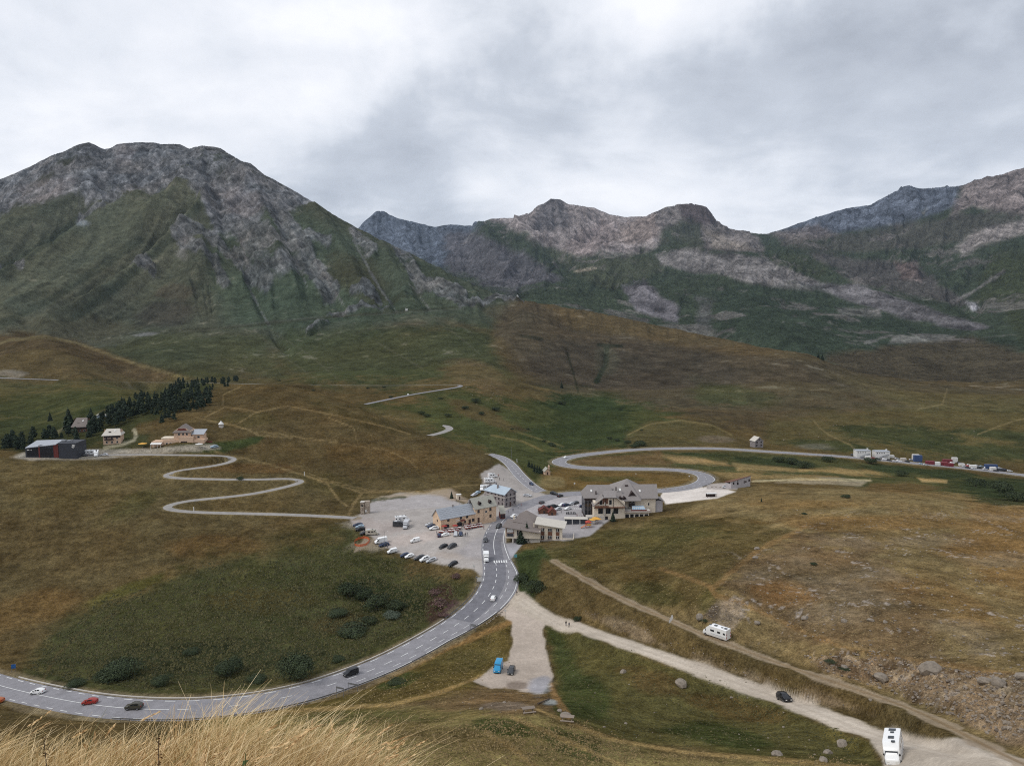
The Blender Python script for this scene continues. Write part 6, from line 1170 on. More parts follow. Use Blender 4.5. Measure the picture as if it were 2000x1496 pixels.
H.part('upper_wall', MB().face([(0, -.001, 6.0), (10.6, -.001, 6.0), (0, -.001, 7.3)]), M['wall_cream'])
for x, wd in ((2.0, 1.5), (5.2, 1.9), (8.6, 1.5)):
    H.part('timber_panel', MB().box(x - wd / 2, x + wd / 2, -.12, -.004, .4, 5.9 - x * .07), M['timber_brown'])
    for z in (.9, 4.2):
        for k in (-1, 1): H.window('f', x + k * wd * .24, z, wd * .36, 1.3, -.12, frame='frame_white')
H.part('parapet', MB().box(10.7, 15.5, 0, .3, -3, 1.2).box(15.502, 15.8, 0, 8, -3, 1.2), M['wall_cream']); H.wall(-4.6, -.05, -.4, 2.0, 1.6, 'timber_red', name='lean_to'); H.part('roof', MB().slab([(-5.0, -.7, 1.9), (-.1, -.7, 1.9), (-.1, 2.4, 2.6), (-5.0, 2.4, 2.6)], .15), M['roof_pale'])
# mono-pitch house with parking bay
H = House('lean_roof_house', 'grey rendered house with one rising brown-edged roof slope beside the white pad', 'house', 1428, 955, 18, lift=.6)
H.wall(0, 15.5, 0, 6, 2.4, 'wall_grey', z0=-4); H.wall(0, 15.5, 0.003, 1.0, 4.2, 'wall_grey', z0=2.403); H.part('upper_wall', MB().face([(0, -.001, 4.2), (15.5, -.001, 4.2), (15.5, -.001, 7.2), (0, -.001, 4.3)]), M['wall_grey']); H.part('roof', MB().slab([(-.5, -.4, 4.5), (16.2, -.4, 7.7), (16.2, 7.2, 4.6), (-.5, 7.2, 2.4)], .25), M['timber_brown']); H.root.scale = (.82, 1, .85)
for x, z, w, h in ((1.9, 2.4, .9, 1.4), (5.2, 1.9, 1.0, 1.6), (5.2, 4.0, .5, .5), (10.4, 2.6, .5, 1.6), (11.8, 3.0, .8, 1.0), (14.4, 3.6, 1.0, 1.4)): H.window('f', x, z, w, h, 0, frame='shutter')
# chapel and small houses
H = House('chapel', 'tiny pale chapel with bell turret behind a clump of spruces', 'chapel', 1064, 927.5, 12)
H.gable_walls(0, 3.6, 0, 5, 2.2, 4.2, 'y', 'wall_pink'); H.gable_roof(0, 3.6, 0, 5, 2.2, 4.2, 'y', 'roof_shingle', .3); H.door('f', 1.8, .9, 1.8, 0, 'shutter')
H.part('bell_turret', MB().box(2.4, 3.3, .4, 1.3, 3.2, 5.2).slab([(2.3, .3, 5.2), (3.4, .3, 5.2), (2.85, .85, 6.6)], .05).slab([(3.4, .3, 5.2), (3.4, 1.4, 5.2), (2.85, .85, 6.6)], .05).slab([(3.4, 1.4, 5.2), (2.3, 1.4, 5.2), (2.85, .85, 6.6)], .05).slab([(2.3, 1.4, 5.2), (2.3, .3, 5.2), (2.85, .85, 6.6)], .05), M['wall_pink'])
H = House('roadside_house', 'small grey stone house standing alone above the far road', 'house', 1474, 874, 18)
H.gable_walls(0, 8.0, 0, 6.5, 5.2, 8.2, 'y', 'stone_grey'); H.gable_roof(0, 8, 0, 6.5, 5.2, 8.2, 'y', 'roof_pale', .4)
for z in (1.0, 3.4):
    for x in (2.0, 6.0): H.window('f', x, z, 1.0, 1.2, 0, frame='shutter')
H.window('f', 4.0, 5.8, .8, .9, 0, frame='shutter')
for px_, py_, lb in ((1673, 893.5, 'left pale blue-grey works block with stepped dark ramp'), (1710, 895, 'right pale blue-grey works block beside its twin')):
    H = House('works_block', lb, 'building', px_, py_, 0, group='pale blocks at the works yard')
    H.wall(0, 11.2, 0, 6, 5.2, 'frame_white'); H.part('roof', MB().box(-.15, 11.35, -.15, 6.15, 5.203, 5.45), M['roof_metal']); H.chimney(9.6, 3, 5.45, 6.6, .9, 'frame_white')
    for x in (1.2, 3.0, 4.8, 6.6): H.window('f', x, 3.7, .8, .7, 0)
    H.part('conveyor', MB().slab([(2.5, -2.4, 1.0), (9.5, -2.4, 3.4), (9.5, -.6, 3.4), (2.5, -.6, 1.0)][::1], .5), M['steel'])
# museum and farm on the left plateau
H = House('museum', 'black clad museum hall with pale slanting roof and round white emblem', 'museum', 79, 894, 4)
H.wall(-1.0, 14.2, 0, 12, 7.0, 'charcoal_cladding'); b = MB(); b.slab([(-9.4, -.6, 5.9), (10.8, -.6, 7.6), (10.8, 9, 8.8), (-7.5, 9, 8.4)], .3); H.part('roof', b, M['roof_metal'])
H.wall(-10.2, -1.05, .8, 11, 5.6, 'charcoal_cladding'); H.part('glass_front', MB().box(-9.2, -1.8, .7, .797, .6, 5.2), M['window_glass']); H.part('glass_front', MB().box(.4, 8.6, -.1, -.003, .2, 5.4), M['window_glass'])
for x in (-.9, 9.0): H.part('red_fin', MB().box(x, x + (.9 if x < 0 else 3.2), -.22, -.104, 0, 7.0 if x < 0 else 7.6), M['rust_red'])
H.wall(13.0, 24.5, -1.0, 11, 8.3, 'charcoal_cladding', name='tall_wall')
em = MB(); cx_, cz_ = 22.6, 6.5
for k in range(20):
    t0, t1 = 2 * math.pi * k / 20, 2 * math.pi * (k + 1) / 20
    if k in (8, 9, 17): continue
    em.face([(cx_ + 1.0 * math.cos(t0), -1.06, cz_ + 1.0 * math.sin(t0)), (cx_ + .45 * math.cos(t0), -1.06, cz_ + .45 * math.sin(t0)), (cx_ + .45 * math.cos(t1), -1.06, cz_ + .45 * math.sin(t1)), (cx_ + 1.0 * math.cos(t1), -1.06, cz_ + 1.0 * math.sin(t1))])
em.face([(cx_ - .3, -1.07, cz_ - .2), (cx_ + 1.5, -1.07, cz_ + .5), (cx_ + 1.3, -1.07, cz_ + .8), (cx_ - .4, -1.07, cz_ + .15)]); H.part('emblem', em, M['frame_white'])
H.part('sign_lettering', MB().box(-9.0, -7.4, .62, .69, 4.1, 4.7).box(-6.6, -5.8, .62, .69, 4.1, 4.6), M['frame_white']); H.root.scale = (.82, 1, 1); H.part('roof_unit', MB().box(12.0, 14.5, 4, 6, 7.0, 9.2).box(15.5, 18.0, 4, 6, 8.3, 9.1).box(19, 20, 3, 4, 8.3, 9.6), M['steel'])
def chalet(px_, py_, yw, w, d, ze, zr, label, roof, wallm, top):
    H = House('chalet', label, 'chalet', px_, py_, yw); H.gable_walls(0, w, 0, d, ze, zr, 'x', wallm); H.gable_roof(0, w, 0, d, ze, zr, 'x', roof, .9, hip0=2.4, hip1=2.4)
    H.part('timber_band', MB().box(.5, w + .02, -.08, -.004, ze - 2.0, ze - .1), M['timber_dark'])
    for z in (.9, 3.4):
        for k in range(3): H.window('f', w * (.2 + .3 * k), z, 1.1, 1.2, 0, frame='frame_white'); H.window('l', d * (.2 + .3 * k), z, .9, 1.2, 0, frame='frame_white')
    H.part('balcony', MB().box(1, w * .6, -1.1, -.09, 2.9, 3.05).box(1, w * .6, -1.12, -1.05, 3.053, 3.8), M['timber_dark']); H.part('dormer', MB().box(w * .3, w * .3 + 1.6, 1.2, 3, ze, ze + 1.5), M['timber_dark']); H.skylight(w * .65, d * .27, ze + (zr - ze) * .6, .9, 1, .7); H.root.scale = (.8, 1, 1); return H
chalet(202, 869, 14, 12, 8.5, 6.2, 9.0, 'pale chalet with grey hipped roof beside the plateau lane', 'roof_pale', 'wall_pink', 0)
chalet(142, 846, 10, 11, 9, 4.8, 9.2, 'brown-roofed chalet half hidden among dark spruces', 'roof_taupe', 'timber_brown', 0)
H = House('garden_pavilion', 'low turquoise roofed pavilion behind the spruces', 'pavilion', 189, 817, 5); H.wall(0, 7, 0, 4, 2.0, 'roof_blue'); H.part('roof', MB().slab([(-.4, -.4, 2.2), (7.4, -.4, 2.2), (7.4, 4.4, 2.8), (-.4, 4.4, 2.8)], .15), M['roof_shingle'])
H = House('farm_complex', 'rambling beige building with gabled tower, garage door and terrace roofs', 'building', 296, 874, 4)
H.wall(0, 8.0, 0, 7, 3.4, 'wall_pink'); H.part('porch_roof', MB().slab([(.1, -2.6, 2.3), (7.6, -2.6, 2.3), (7.6, -.05, 3.0), (.1, -.05, 3.0)], .12), M['frame_white'])
for x in (.4, 2.7, 5.0, 7.2): H.part('porch_post', MB().box(x, x + .15, -2.5, -2.35, -1, 2.2), M['frame_white'])
H.wall(8.05, 19.0, .4, 8, 4.4, 'wall_pink'); H.part('flat_roof', MB().box(5.8, 17.6, 2.2, 8.2, 4.6, 5.3), M['wall_cream'])
for x in (10.4, 13.0, 15.6): H.window('f', x, 1.6, 1.3, 1.0, .4)
H.wall(19.05, 29.0, -.6, 7.5, 6.2, 'wall_pink'); H.door('f', 22.6, 4.2, 3.6, -.6, 'timber_dark', 0, 'garage_door'); H.gable_walls(15.0, 26.5, 1.5, 9.5, 9.4, 12.6, 'y', 'wall_pink', clip=.5)
H.gable_roof(15.0, 26.5, 1.5, 9.5, 9.0, 12.8, 'y', 'roof_taupe', .8, hip0=2.6, hip1=1.5); H.part('gable_cladding', MB().face([(16.2, 1.4, 8.2), (25.3, 1.4, 8.2), (23.2, 1.4, 10.9), (18.3, 1.4, 10.9)]), M['timber_red'])
for x in (18.6, 21.4, 24.0): H.window('f', x, 6.9, 1.2, 1.2, 1.5)
H.wall(29.05, 36.4, -.3, 7, 4.4, 'wall_pink'); H.wall(27, 35, 2.5, 8, 7.2, 'wall_pink'); H.part('roof', MB().slab([(26.6, 1.8, 7.3), (35.6, 1.8, 7.3), (35.6, 8.6, 9.4), (26.6, 8.6, 9.4)], .2), M['roof_metal'])
for x in (28.6, 31.6): H.window('f', x, 5.0, 1.6, 1.2, 2.5)
H.door('f', 32.2, 2.6, 2.6, -.3, 'timber_dark', 0, 'garage_door'); H.root.scale = (.84, 1, 1); H.part('deck_rail', MB().box(36.45, 41, 0, .15, 0, 1.4).box(36.45, 41, 2.5, 2.65, 0, 3.0), M['rust_red'])
H = House('small_kiosk', 'small round kiosk with white pointed roof on the hill slope', 'kiosk', 432, 834.5, 0); H.wall(-1.1, 1.1, -1.1, 1.1, 2.2, 'concrete', z0=-1)
b = MB()
for k in range(8): t0, t1 = math.pi * k / 4, math.pi * (k + 1) / 4; b.slab([(1.8 * math.cos(t0), 1.8 * math.sin(t0), 2.1), (1.8 * math.cos(t1), 1.8 * math.sin(t1), 2.1), (0, 0, 4.2)], .05)
H.part('roof', b, M['frame_white'])
# ruined stone towers at the lane, huts, retaining walls
H = House('stone_tower', 'square old stone tower with window gap at the lane fork', 'tower', 704, 1004.5, 0); H.wall(0, 1.9, 0, 3, 6.0, 'stone_ruin'); H.wall(2.0, 4.3, .6, 3.2, 6.3, 'stone_ruin', name='side_wall'); H.window('f', 1.0, 4.0, 1.0, .8, 0, frame='stone_ruin'); H.part('cap', MB().box(-.15, 2.05, -.15, 3.15, 6.003, 6.2), M['concrete']); H.part('notice_board', MB().box(2.3, 3.0, .45, .55, 1.0, 2.2), M['frame_white'])
for px_, py_, lb, s_ in ((1052, 1003.5, 'wider brown timber hut by the metal gantry', 1.3), (1071, 1006.5, 'narrow brown timber hut nearer the parked motorcycles', .9)):
    H = House('timber_hut', lb, 'hut', px_, py_, 0, group='brown huts between the hotels'); H.gable_walls(0, 4.2 * s_, 0, 4, 1.6, 3.4, 'y', 'timber_brown'); H.gable_roof(0, 4.2 * s_, 0, 4, 1.6, 3.4, 'y', 'timber_red', .35); H.door('f', 2.1 * s_, .9, 1.6, 0, 'timber_dark')
H = House('white_hut', 'small white ticket hut where the gravel ramp meets the grass', 'hut', 893, 976, 20); H.wall(0, 2.2, 0, 2, 2.6, 'wall_cream'); H.part('roof', MB().box(-.2, 2.4, -.2, 2.2, 2.603, 2.75), M['frame_white']); H.door('f', 1.4, .7, 1.8, 0, 'shutter')
H = House('bus_shelter', 'low open shelter with pale flat roof at the edge of the white pad', 'shelter', 1381, 972, 6); H.part('roof', MB().box(0, 5.6, 0, 2.4, 2.0, 2.2), M['frame_white']); H.part('back_wall', MB().box(.1, 5.5, 2.1, 2.3, 0, 1.99), M['timber_dark'])
for x in (.1, 5.3): H.part('post', MB().box(x, x + .2, .1, .3, -.5, 1.99), M['timber_dark'])
H = House('shed', 'flat grey service shed by the terrace with dark shutters', 'shed', 1103, 1024, -4); H.wall(0, 10.5, 0, 3.5, 2.6, 'charcoal_cladding'); H.part('roof', MB().box(-.3, 10.8, -.3, 3.8, 2.603, 2.8), M['roof_pale'])
for x in (3.4, 7.0): H.part('post', MB().box(x, x + .3, -.08, -.003, 0, 2.5), M['frame_white'])
# ------------------------------------------------------------------ trees and bushes
def veg_mat(name, rgbs, rough=.8):
    m = bpy.data.materials.new(name); m.use_nodes = True; t = m.node_tree; b = t.nodes['Principled BSDF']
    g = t.nodes.new('ShaderNodeNewGeometry'); oi = t.nodes.new('ShaderNodeObjectInfo')
    f = math_node(t, 'FRACT', math_node(t, 'ADD', math_node(t, 'MULTIPLY', g.outputs['Random Per Island'], .8), math_node(t, 'MULTIPLY', oi.outputs['Random'], .35)))
    st = [(i / (len(rgbs) - 1), tuple(srgb(*c, KA))) for i, c in enumerate(rgbs)]
    t.links.new(ramp(t, f, st), b.inputs['Base Color']); b.inputs['Roughness'].default_value = rough; b.inputs['Specular IOR Level'].default_value = .2
    M[name] = m; return m
veg_mat('spruce_needles', [(36, 45, 36), (46, 57, 42), (30, 38, 31), (54, 66, 47)]); veg_mat('willow_leaves', [(50, 60, 40), (62, 72, 48), (42, 50, 34), (74, 84, 58)]); veg_mat('dark_leaves', [(44, 54, 34), (54, 64, 40), (38, 46, 30), (66, 72, 46)])
veg_mat('grey_leaves', [(68, 78, 66), (82, 90, 76), (56, 66, 54), (92, 98, 84)]); veg_mat('rosy_herb', [(84, 60, 60), (104, 78, 78), (70, 54, 48), (96, 84, 66)]); veg_mat('dry_herb', [(104, 84, 56), (88, 72, 48), (122, 100, 70), (72, 64, 42)])
M['bark'] = mat('bark', tuple(srgb(74, 62, 52, KA)), .95)
def mesh_np(name, V, Fc, mats, mi=None, smooth=False):
    me = bpy.data.meshes.new(name); V = np.asarray(V, np.float32); Fc = np.asarray(Fc, np.int32); k = Fc.shape[1]
    me.vertices.add(len(V)); me.vertices.foreach_set('co', V.ravel()); me.loops.add(Fc.size); me.loops.foreach_set('vertex_index', Fc.ravel())
    me.polygons.add(len(Fc)); me.polygons.foreach_set('loop_start', np.arange(0, Fc.size, k, dtype=np.int32)); me.polygons.foreach_set('loop_total', np.full(len(Fc), k, np.int32)); me.update(calc_edges=True)
    for m in mats: me.materials.append(m)
    if mi is not None: me.polygons.foreach_set('material_index', np.asarray(mi, np.int32))
    me.polygons.foreach_set('use_smooth', np.full(len(Fc), smooth)); return me
def leaf_cloud(r_, blobs, n, size, flat=.6):
    """leaf-sized faces spread through the shells of several ellipsoids"""
    V, Fc = [], []; vol = np.array([b[3] * b[4] * b[5] for b in blobs]) ** .67; vol /= vol.sum()
    for i in range(n):
        b = blobs[r_.choice(len(blobs), p=vol)]; d = r_.normal(size=3); d /= np.linalg.norm(d); 
        if d[2] < -.35: d[2] *= -.6
        rad = r_.uniform(.55, 1.06) ** .6; p = np.array(b[:3]) + d * np.array(b[3:6]) * rad; s_ = size * r_.uniform(.55, 1.4)
        u = np.cross(d, r_.normal(size=3)); u /= np.linalg.norm(u) + 1e-9; w = np.cross(d, u) + d * r_.uniform(-flat, flat); u = u + d * r_.uniform(-flat, flat)
        k = len(V); V += [p - u * s_ * .5, p + w * s_ * .45, p + u * s_ * .6, p - w * s_ * .4]; Fc.append((k, k + 1, k + 2, k + 3))
    V = np.array(V); V[:, 2] = np.maximum(V[:, 2], .02); return V, Fc
def spruce(seed, h=8.0, w=2.2, bare=.1):
    r_ = np.random.default_rng(seed); V, Fc = [], []; tiers = 13
    for i in range(tiers):
        f = i / (tiers - 1); z = h * (bare + (1 - bare) * f * .97); R = w * (1 - f) ** .8 * r_.uniform(.8, 1.15) + .12; n = int(11 - 5 * f)
        for k in range(n):
            t = 2 * math.pi * (k + r_.uniform(-.35, .35)) / n + i * .7; L = R * r_.uniform(.7, 1.15); dr = L * r_.uniform(.25, .5); hw = L * .24 + .08; c, s_ = math.cos(t), math.sin(t); b = len(V)
            V += [(0, 0, z + .25), (c * L * .6 - s_ * hw, s_ * L * .6 + c * hw, z - dr * .45), (c * L, s_ * L, z - dr), (c * L * .6 + s_ * hw, s_ * L * .6 - c * hw, z - dr * .45)]; Fc.append((b, b + 1, b + 2, b + 3))
            b = len(V); V += [(c * L * .2, s_ * L * .2, z + .1), (c * L * .65, s_ * L * .65, z - dr * .3), (c * L * .8, s_ * L * .8, z - dr - .35), (c * L * .25, s_ * L * .25, z - .45)]; Fc.append((b, b + 1, b + 2, b + 3))
    b = len(V); V += [(-.1, 0, h * .9), (.1, 0, h * .9), (.02, 0, h * 1.05), (-.02, 0, h * 1.05)]; Fc.append((b, b + 1, b + 2, b + 3))
    crown = mesh_np('crown', V, Fc, [M['spruce_needles']]); trunk = MB().tube([(0, 0, -.6), (0, 0, h * .5), (0, 0, h * .95)], .16, .03, 6).mesh('trunk', [M['bark']]); return crown, trunk
def pine_round(seed, h=8.0):
    r_ = np.random.default_rng(seed); bl = [(r_.uniform(-.7, .7), r_.uniform(-.7, .7), h * f, 1.6 * (1.3 - f) + .35, 1.6 * (1.3 - f) + .35, h * .14) for f in (.25, .4, .52, .64, .76, .88)]; V, Fc = leaf_cloud(r_, bl, 760, .8)
    return mesh_np('crown', V, Fc, [M['spruce_needles']]), MB().tube([(0, 0, -.6), (.1, 0, h * .5), (0, 0, h * .9)], .18, .04, 6).mesh('trunk', [M['bark']])
SPR = [spruce(i, 8, w) for i, w in ((1, 2.9), (2, 2.4), (3, 3.3), (4, 2.7))] + [pine_round(21), pine_round(22), pine_round(23), pine_round(24)]
def bush_mesh(seed, n, size, mname, w=1.0):
    r_ = np.random.default_rng(seed); bl = [(0, 0, .38, .62, .55, .42)] + [(r_.uniform(-.5, .5) * w, r_.uniform(-.4, .4), r_.uniform(.22, .5), r_.uniform(.25, .45), r_.uniform(.25, .4), r_.uniform(.2, .38)) for _ in range(5)]
    V, Fc = leaf_cloud(r_, bl, n, size); st = MB()
    for k in range(4): a = r_.uniform(0, 6.28); st.tube([(0, 0, -.15), (.15 * math.cos(a), .15 * math.sin(a), .25), (.35 * math.cos(a), .35 * math.sin(a), .55)], .02, .006, 4)
    return mesh_np('crown', V, Fc, [M[mname]]), st.mesh('stem', [M['bark']])
BUSH = {k: [bush_mesh(s_ + 10 * i, n, sz, k) for s_ in range(3)] for i, (k, n, sz) in enumerate((('willow_leaves', 7000, .036), ('dark_leaves', 2200, .06), ('grey_leaves', 2200, .06), ('rosy_herb', 700, .09), ('dry_herb', 500, .1)))}
def plant(name, cr, px, py, scale, label, cat, group=None, jit=None, zs=1.0, loc=None):
    p = loc or hit(px, py); r_ = random.Random(int(px * 31 + py * 17)); o = empty(name, (p[0], p[1], p[2] - .05), r_.uniform(0, 6.28)); o.scale = (scale, scale, scale * zs)
    link(bpy.data.objects.new('crown', cr[0]), o); link(bpy.data.objects.new('trunk' if 'tree' in name else 'stem', cr[1]), o); return tag(o, label, cat, group)
def mpp(px, py): p = hit(px, py); return math.hypot(p.x, p.y, p.z - CAMZ) / F * (1 + ((px - 1000) / F) ** 2) ** .0 if False else Vector((p.x, p.y, p.z - CAMZ)).length / F
def bush(px, py, wpx, label, kind='dark_leaves', zs=1.0, group=None, name='bush'):
    cr = BUSH[kind][int(px + py) % 3]; plant(name, cr, px, py, wpx * mpp(px, py) / 1.5, label, 'bush' if name == 'bush' else 'plant', group, zs=zs)
for px, py, w_, lb, z_ in ((577, 1322, 84, 'largest round grey-green willow bush above the main road', .95), (447, 1318, 62, 'second largest round willow bush, in the middle of the hollow edge', .85), (243, 1322, 84, 'broad low willow bush left of the middle one', .7), (205, 1330, 50, 'small willow bush touching the left end of the broad one', .7), (312, 1338, 42, 'small dark bush between the broad willow and the middle willow', .7), (150, 1338, 40, 'lowest bush nearest the road on the left', .5), (375, 1276, 32, 'lone small bush on the grass above the willows', .6), (662, 1292, 30, 'small bush right of the largest willow', .7), (500, 1330, 46, 'low bush hugging the right side of the middle willow', .5)):
    bush(px, py, w_, lb, 'willow_leaves', z_)
for px, py, w_, lb, k, z_ in ((683, 1164, 56, 'dark shrub at the upper left of the thicket in the hollow', 'dark_leaves', .8), (712, 1170, 44, 'dark shrub just right of the upper left one in the thicket', 'dark_leaves', .8), (738, 1185, 60, 'widest dark shrub in the centre of the thicket', 'dark_leaves', .7), (772, 1190, 48, 'dark shrub at the right end of the thicket', 'dark_leaves', .7), (722, 1217, 40, 'dark shrub below the thicket', 'dark_leaves', .6), (765, 1207, 44, 'pale grey shrub below the right end of the thicket', 'grey_leaves', .45), (688, 1236, 80, 'long low shrub at the bottom of the thicket', 'dark_leaves', .35), (660, 1200, 50, 'low shrub left of the thicket in the grass', 'willow_leaves', .4), (860, 1185, 46, 'dull purple willowherb patch near the bend', 'rosy_herb', .55), (866, 1203, 26, 'pink-grey willowherb strip against the road verge', 'rosy_herb', .5), (850, 1160, 34, 'upper dull purple herb patch near the bend', 'rosy_herb', .5), (890, 1128, 26, 'small brownish herb clump under the car park', 'rosy_herb', .5),
                            (1039, 1156, 52, 'large dark bush beside the road opposite the fresh asphalt', 'dark_leaves', .8), (1018, 1135, 36, 'smaller dark bush left of the large one opposite the asphalt', 'dark_leaves', .8), (1128, 1212, 20, 'small dark bush behind the two walkers', 'dark_leaves', .8), (1590, 1103, 16, 'single green bush on the stony hill', 'dark_leaves', .5), (1652, 972, 20, 'low green bush at the crest of the dry hill', 'dark_leaves', .6), (1570, 1004, 14, 'flat bush on the dry hill below the crest', 'dark_leaves', .4), (778, 1333, 40, 'flat green shrub on the slope below the guard rail', 'dark_leaves', .3), (1650, 1308, 24, 'green tuft among the boulders of the bank', 'dark_leaves', .2), (1620, 1292, 22, 'upper green tuft among the boulders of the bank', 'dark_leaves', .2), (1378, 1214, 18, 'green tuft left of the rock cutting', 'dark_leaves', .5)):
    bush(px, py, w_, lb, k, z_)
for px, py, w_ in ((874, 814, 12), (909, 799, 12), (940, 810, 12), (969, 802, 14), (930, 786, 16), (822, 809, 12), (833, 814, 12), (763, 817 - 40, 8), (1077, 870, 12), (1063, 863, 8), (1000, 839, 6), (1032, 839, 6), (1253, 841, 6), (1248, 872, 22), (1225, 866, 12), (1570, 914, 24), (1545, 906, 22), (1520, 902, 18), (1758, 929, 18), (1190, 858, 10), (1205, 862, 10), (1240, 874, 14), (1098, 790, 14), (1211, 802, 8), (1080, 872, 10), (860, 780, 8), (545, 745, 6), (612, 764, 6), (718, 759, 6), (750, 757, 6), (1955, 962, 34), (1905, 950, 26), (1985, 978, 30), (1700, 905, 20), (1620, 902, 20), (470, 950 - 13, 12)):
    bush(px, py, w_ * 1.45, 'small dark bush scattered across the valley slopes behind the village', 'dark_leaves', .7, 'scattered bushes on the valley slopes')
SL = 'dark conifer in the wood above the plateau buildings'
def tree(px, py, hpx, label, group=None, dark=0):
    k = SPR[[4, 5, 6, 7, 4, 0, 6, 2, 5, 7][int(px * 7 + py * 3) % 10]] if group and 'wood' in group else SPR[int(px * 7 + py * 3) % 4]; plant('spruce_tree', k, px, py, hpx * mpp(px, py) / 8.0, label, 'tree', group)
rt_ = random.Random(4)
def scatter(poly, n, dmin_, hlo, hhi, label, group):
    xs = [p[0] for p in poly]; ys = [p[1] for p in poly]; pts = []; tries = 0
    while len(pts) < n and tries < 6000:
        tries += 1; x, y = rt_.uniform(min(xs), max(xs)), rt_.uniform(min(ys), max(ys))
        if poly_sd(np.array([x]), np.array([y]), poly)[0] > 0 or any(abs(x - a) + 1.6 * abs(y - b) < dmin_ for a, b in pts): continue
        pts.append((x, y))
    for x, y in pts: tree(x, y, rt_.uniform(hlo, hhi), label, group)
G1 = 'spruces of the plateau wood'
scatter([(205, 815), (235, 795), (285, 790), (305, 780), (350, 765), (410, 770), (412, 792), (380, 806), (330, 808), (280, 812), (230, 826)], 92, 9, 11, 23, SL, G1)
scatter([(325, 758), (345, 750), (415, 746), (440, 748), (400, 757), (350, 765)], 22, 7, 10, 14, SL, G1); scatter([(425, 750), (450, 742), (466, 745), (440, 758)], 10, 5, 9, 13, SL, G1); scatter([(262, 780), (290, 770), (292, 776), (265, 786)], 7, 6, 10, 14, SL, G1); scatter([(398, 768), (416, 756), (418, 764)], 5, 5, 7, 9, SL, G1)
scatter([(165, 850), (175, 832), (190, 822), (215, 815), (238, 822), (240, 838), (200, 838), (180, 858)], 15, 11, 14, 30, SL, G1); scatter([(5, 880), (20, 868), (60, 862), (68, 868), (40, 884)], 7, 9, 16, 24, SL, G1); scatter([(10, 866), (130, 850), (160, 855), (100, 862), (20, 876)], 13, 12, 10, 24, SL, G1); scatter([(305, 820), (330, 812), (345, 822), (320, 828)], 4, 8, 12, 18, SL, G1)
for px, py, h_, lb in ((135, 838, 38, 'tallest dark spruce left of the brown-roofed chalet'), (178, 822, 24, 'spruce directly behind the brown-roofed chalet'), (98, 822, 16, 'lone spruce on the slope left of the chalets'), (62, 870, 22, 'spruce behind the left corner of the black museum'), (150, 862, 24, 'spruce in front of the brown-roofed chalet')): tree(px, py, h_, lb)
for px, py, h_ in ((1033, 912, 14), (1039, 914, 12), (1044, 921, 15), (1049, 923, 16), (1054, 924, 15), (1058, 925, 12)): tree(px, py, h_, 'dark spruce in the clump left of the chapel', 'spruces by the chapel')
for px, py, h_, lb in ((1017, 1061, 30, 'shorter dark spruce in front of the low restaurant'), (1029, 1058, 40, 'taller slim spruce in front of the low restaurant'), (1197, 1018, 22, 'dark young spruce at the foot of the chalet hotel'), (882, 973, 15, 'lone small spruce on the gravel bank behind the inn'), (1598, 699, 10, 'left of two tiny trees on the brown ridge'), (1606, 703, 12, 'right of two tiny trees on the brown ridge'), (1097, 758, 14, 'small dark tree in the gully mouth of the brown hill'), (1487, 980, 8, 'tiny spruce on the crest of the dry hill')): tree(px, py, h_, lb)

# ------------------------------------------------------------------ stones
veg_mat('limestone', [(112, 102, 90), (132, 122, 110), (94, 84, 74), (148, 138, 126)], .9)
def rock_mesh(seed, rough=.25):
    b = bmesh.new(); bmesh.ops.create_icosphere(b, subdivisions=2, radius=1); r_ = random.Random(seed); ax = [Vector((r_.gauss(0, 1), r_.gauss(0, 1), r_.gauss(0, 1))).normalized() for _ in range(7)]; cut = [r_.uniform(.55, .9) for _ in ax]
    for v in b.verts:
        for a, c in zip(ax, cut):
            d = v.co.dot(a)
            if d > c: v.co -= a * (d - c)
        v.co *= 1 + r_.uniform(-rough, rough) * .25; v.co.z *= .65
    me = bpy.data.meshes.new('boulder'); b.to_mesh(me); b.free(); return me
ROCKS = []
for i in range(5):
    me = rock_mesh(i); m = mat('boulder_stone', tuple(srgb(122, 113, 102, KA)), .9, var=.34, vscale=1.8); me.materials.append(m); ROCKS.append(me)
def boulder(px, py, wpx, label, group=None, zs=1.0):
    p = hit(px, py); r_ = random.Random(int(px + py)); o = link(bpy.data.objects.new('boulder', ROCKS[int(px) % 5])); s_ = wpx * mpp(px, py) / 2; o.location = (p.x, p.y, p.z + .1 * s_); o.scale = (s_ * r_.uniform(.9, 1.1), s_ * r_.uniform(.7, 1), s_ * zs * r_.uniform(.8, 1.1)); o.rotation_euler = (r_.uniform(-.2, .2), r_.uniform(-.2, .2), r_.uniform(0, 3)); tag(o, label, 'boulder', group)
